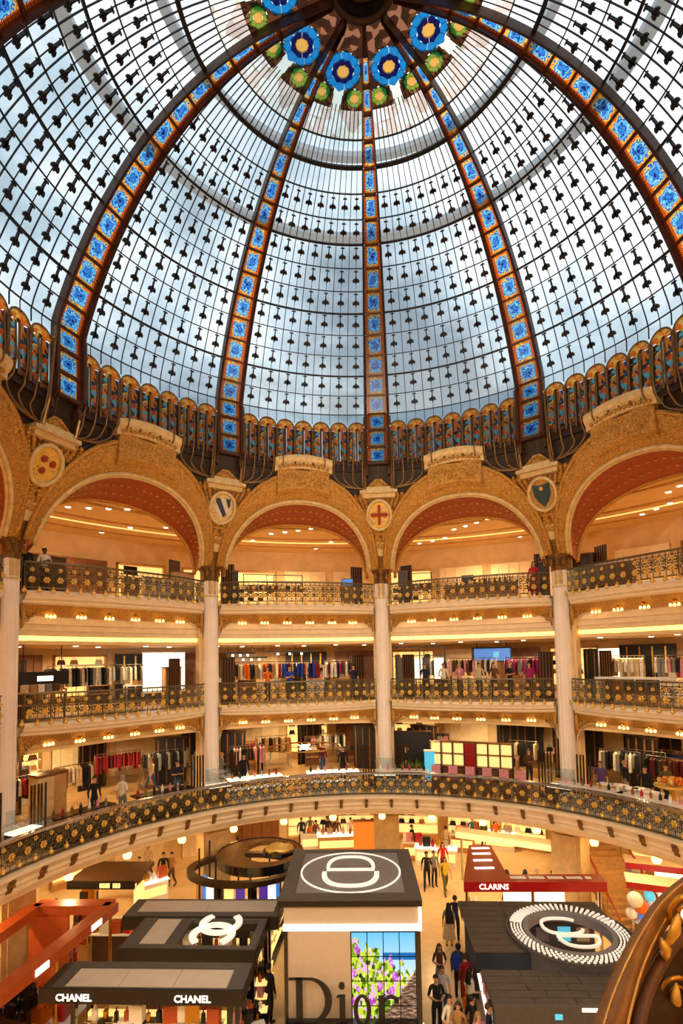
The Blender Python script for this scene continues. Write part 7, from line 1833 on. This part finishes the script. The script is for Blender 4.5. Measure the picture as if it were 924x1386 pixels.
d0, d1 = 2.3, 1.55
Lw, Rw_ = smooth_path(near_pts(Lp, d0, d1)), smooth_path(near_pts(Rp, d0, d1))
rail = thing('brass_handrail', 'large curving brass stair handrail close to the viewer', 'handrail', tuple(Lw[-1]))
back = (FWD*0.9-UP*.4).normalized()
rows_ = []
for a, b in zip(Lw, Rw_):
    m = (a+b)/2; q = (b-a); rows_.append([a, a-back*.006+q*.08, m-back*.022, b-back*.006-q*.08, b, b+back*.03, m+back*.045, a+back*.03, a])
mat('brass_old', (140, 98, 52), .42, metal=.35, var=.12, vscale=14); mat('brass_line', (226, 176, 96), .25, metal=.7); mat('bronze_violet', (104, 72, 60), .5, metal=.2, var=.15, vscale=10)
MB().grid(rows_).build('handrail', 'brass_old', rail, smooth=True)
MB().tube([a+(b-a)*.14-back*.010 for a, b in zip(Lw, Rw_)], .0045, 6).build('fillet', 'brass_line', rail, smooth=True)
MB().tube([a+(b-a)*.97-back*.006 for a, b in zip(Lw, Rw_)], .0055, 6).build('fillet', 'brass_line', rail, smooth=True)
side = smooth_path([p+back*.03 for p in near_pts([(1040, 1150), (985, 1182), (940, 1218), (915, 1248), (900, 1274), (888, 1300), (877, 1330), (868, 1360), (861, 1392), (855, 1440), (852, 1500)], d0, d1)])
MB().grid([[b+back*.005, s, s+back*.05, b+back*.06, b+back*.005] for b, s in zip(Rw_, side)]).build('side_moulding', 'brass_old', rail, smooth=True)
inner = smooth_path([p+back*.05 for p in near_pts([(1000, 1235), (950, 1258), (924, 1278), (905, 1305), (890, 1335), (880, 1362), (874, 1392), (870, 1440)], 2.2, 1.6)])
MB().tube(inner, .024, 10).build('inner_band', 'bronze_violet', rail, smooth=True)
def curl(cx, cy, r, d, n=26, turns=1.6, a0=0.0, w=.012):
    P = [dep(cx+r*(1-.75*i/n)*cos(a0+turns*2*pi*i/n), cy+r*(1-.75*i/n)*sin(a0+turns*2*pi*i/n), d) for i in range(n+1)]
    return MB().tube(P, [w*(1-.5*i/n) for i in range(n+1)], 6)
for (cx, cy, r, a0) in ((930, 1235, 26, 2.5), (918, 1345, 26, 2.8), (905, 1410, 30, 0.5), (960, 1310, 34, 1.2)): curl(cx, cy, r, 2.0, a0=a0).build('scroll', 'gold_metal', rail, smooth=True)
for (x0, y0, x1, y1) in ((900, 1282, 918, 1236), (905, 1376, 915, 1330), (900, 1300, 893, 1268), (912, 1392, 924, 1362)):
    a, b = dep(x0, y0, 1.98), dep(x1, y1, 1.98); m = (a+b)/2-back*.02; MB().tube([a, a*.6+m*.4, m, b*.6+m*.4, b], [.004, .016, .02, .014, .003], 7).build('gilt_leaf', 'gold_bright', rail, smooth=True)
stp = dep(960, 1320, 2.15); MB().tube([dep(950, 1200, 2.25), dep(948, 1330, 2.2), dep(944, 1480, 2.1)], .03, 8).build('post', 'bronze', rail, smooth=True)

fr_ = smooth_path([p+back*.05 for p in near_pts([(1000, 1225), (950, 1246), (915, 1272), (895, 1303), (882, 1335), (873, 1362), (868, 1392), (864, 1440), (862, 1500)], 2.2, 1.6)])
to_ = [p+RIGHT*.34-UP*.05+FWD*.16 for p in fr_]
mat('bronze_dark', (58, 36, 26), .5, metal=.3, var=.3, vscale=12)
MB().grid([[a+back*.02, a*.5+b*.5+back*.05, b+back*.02, b+back*.06, a+back*.06, a+back*.02] for a, b in zip(fr_, to_)]).build('web_plate', 'bronze_dark', rail, smooth=True)
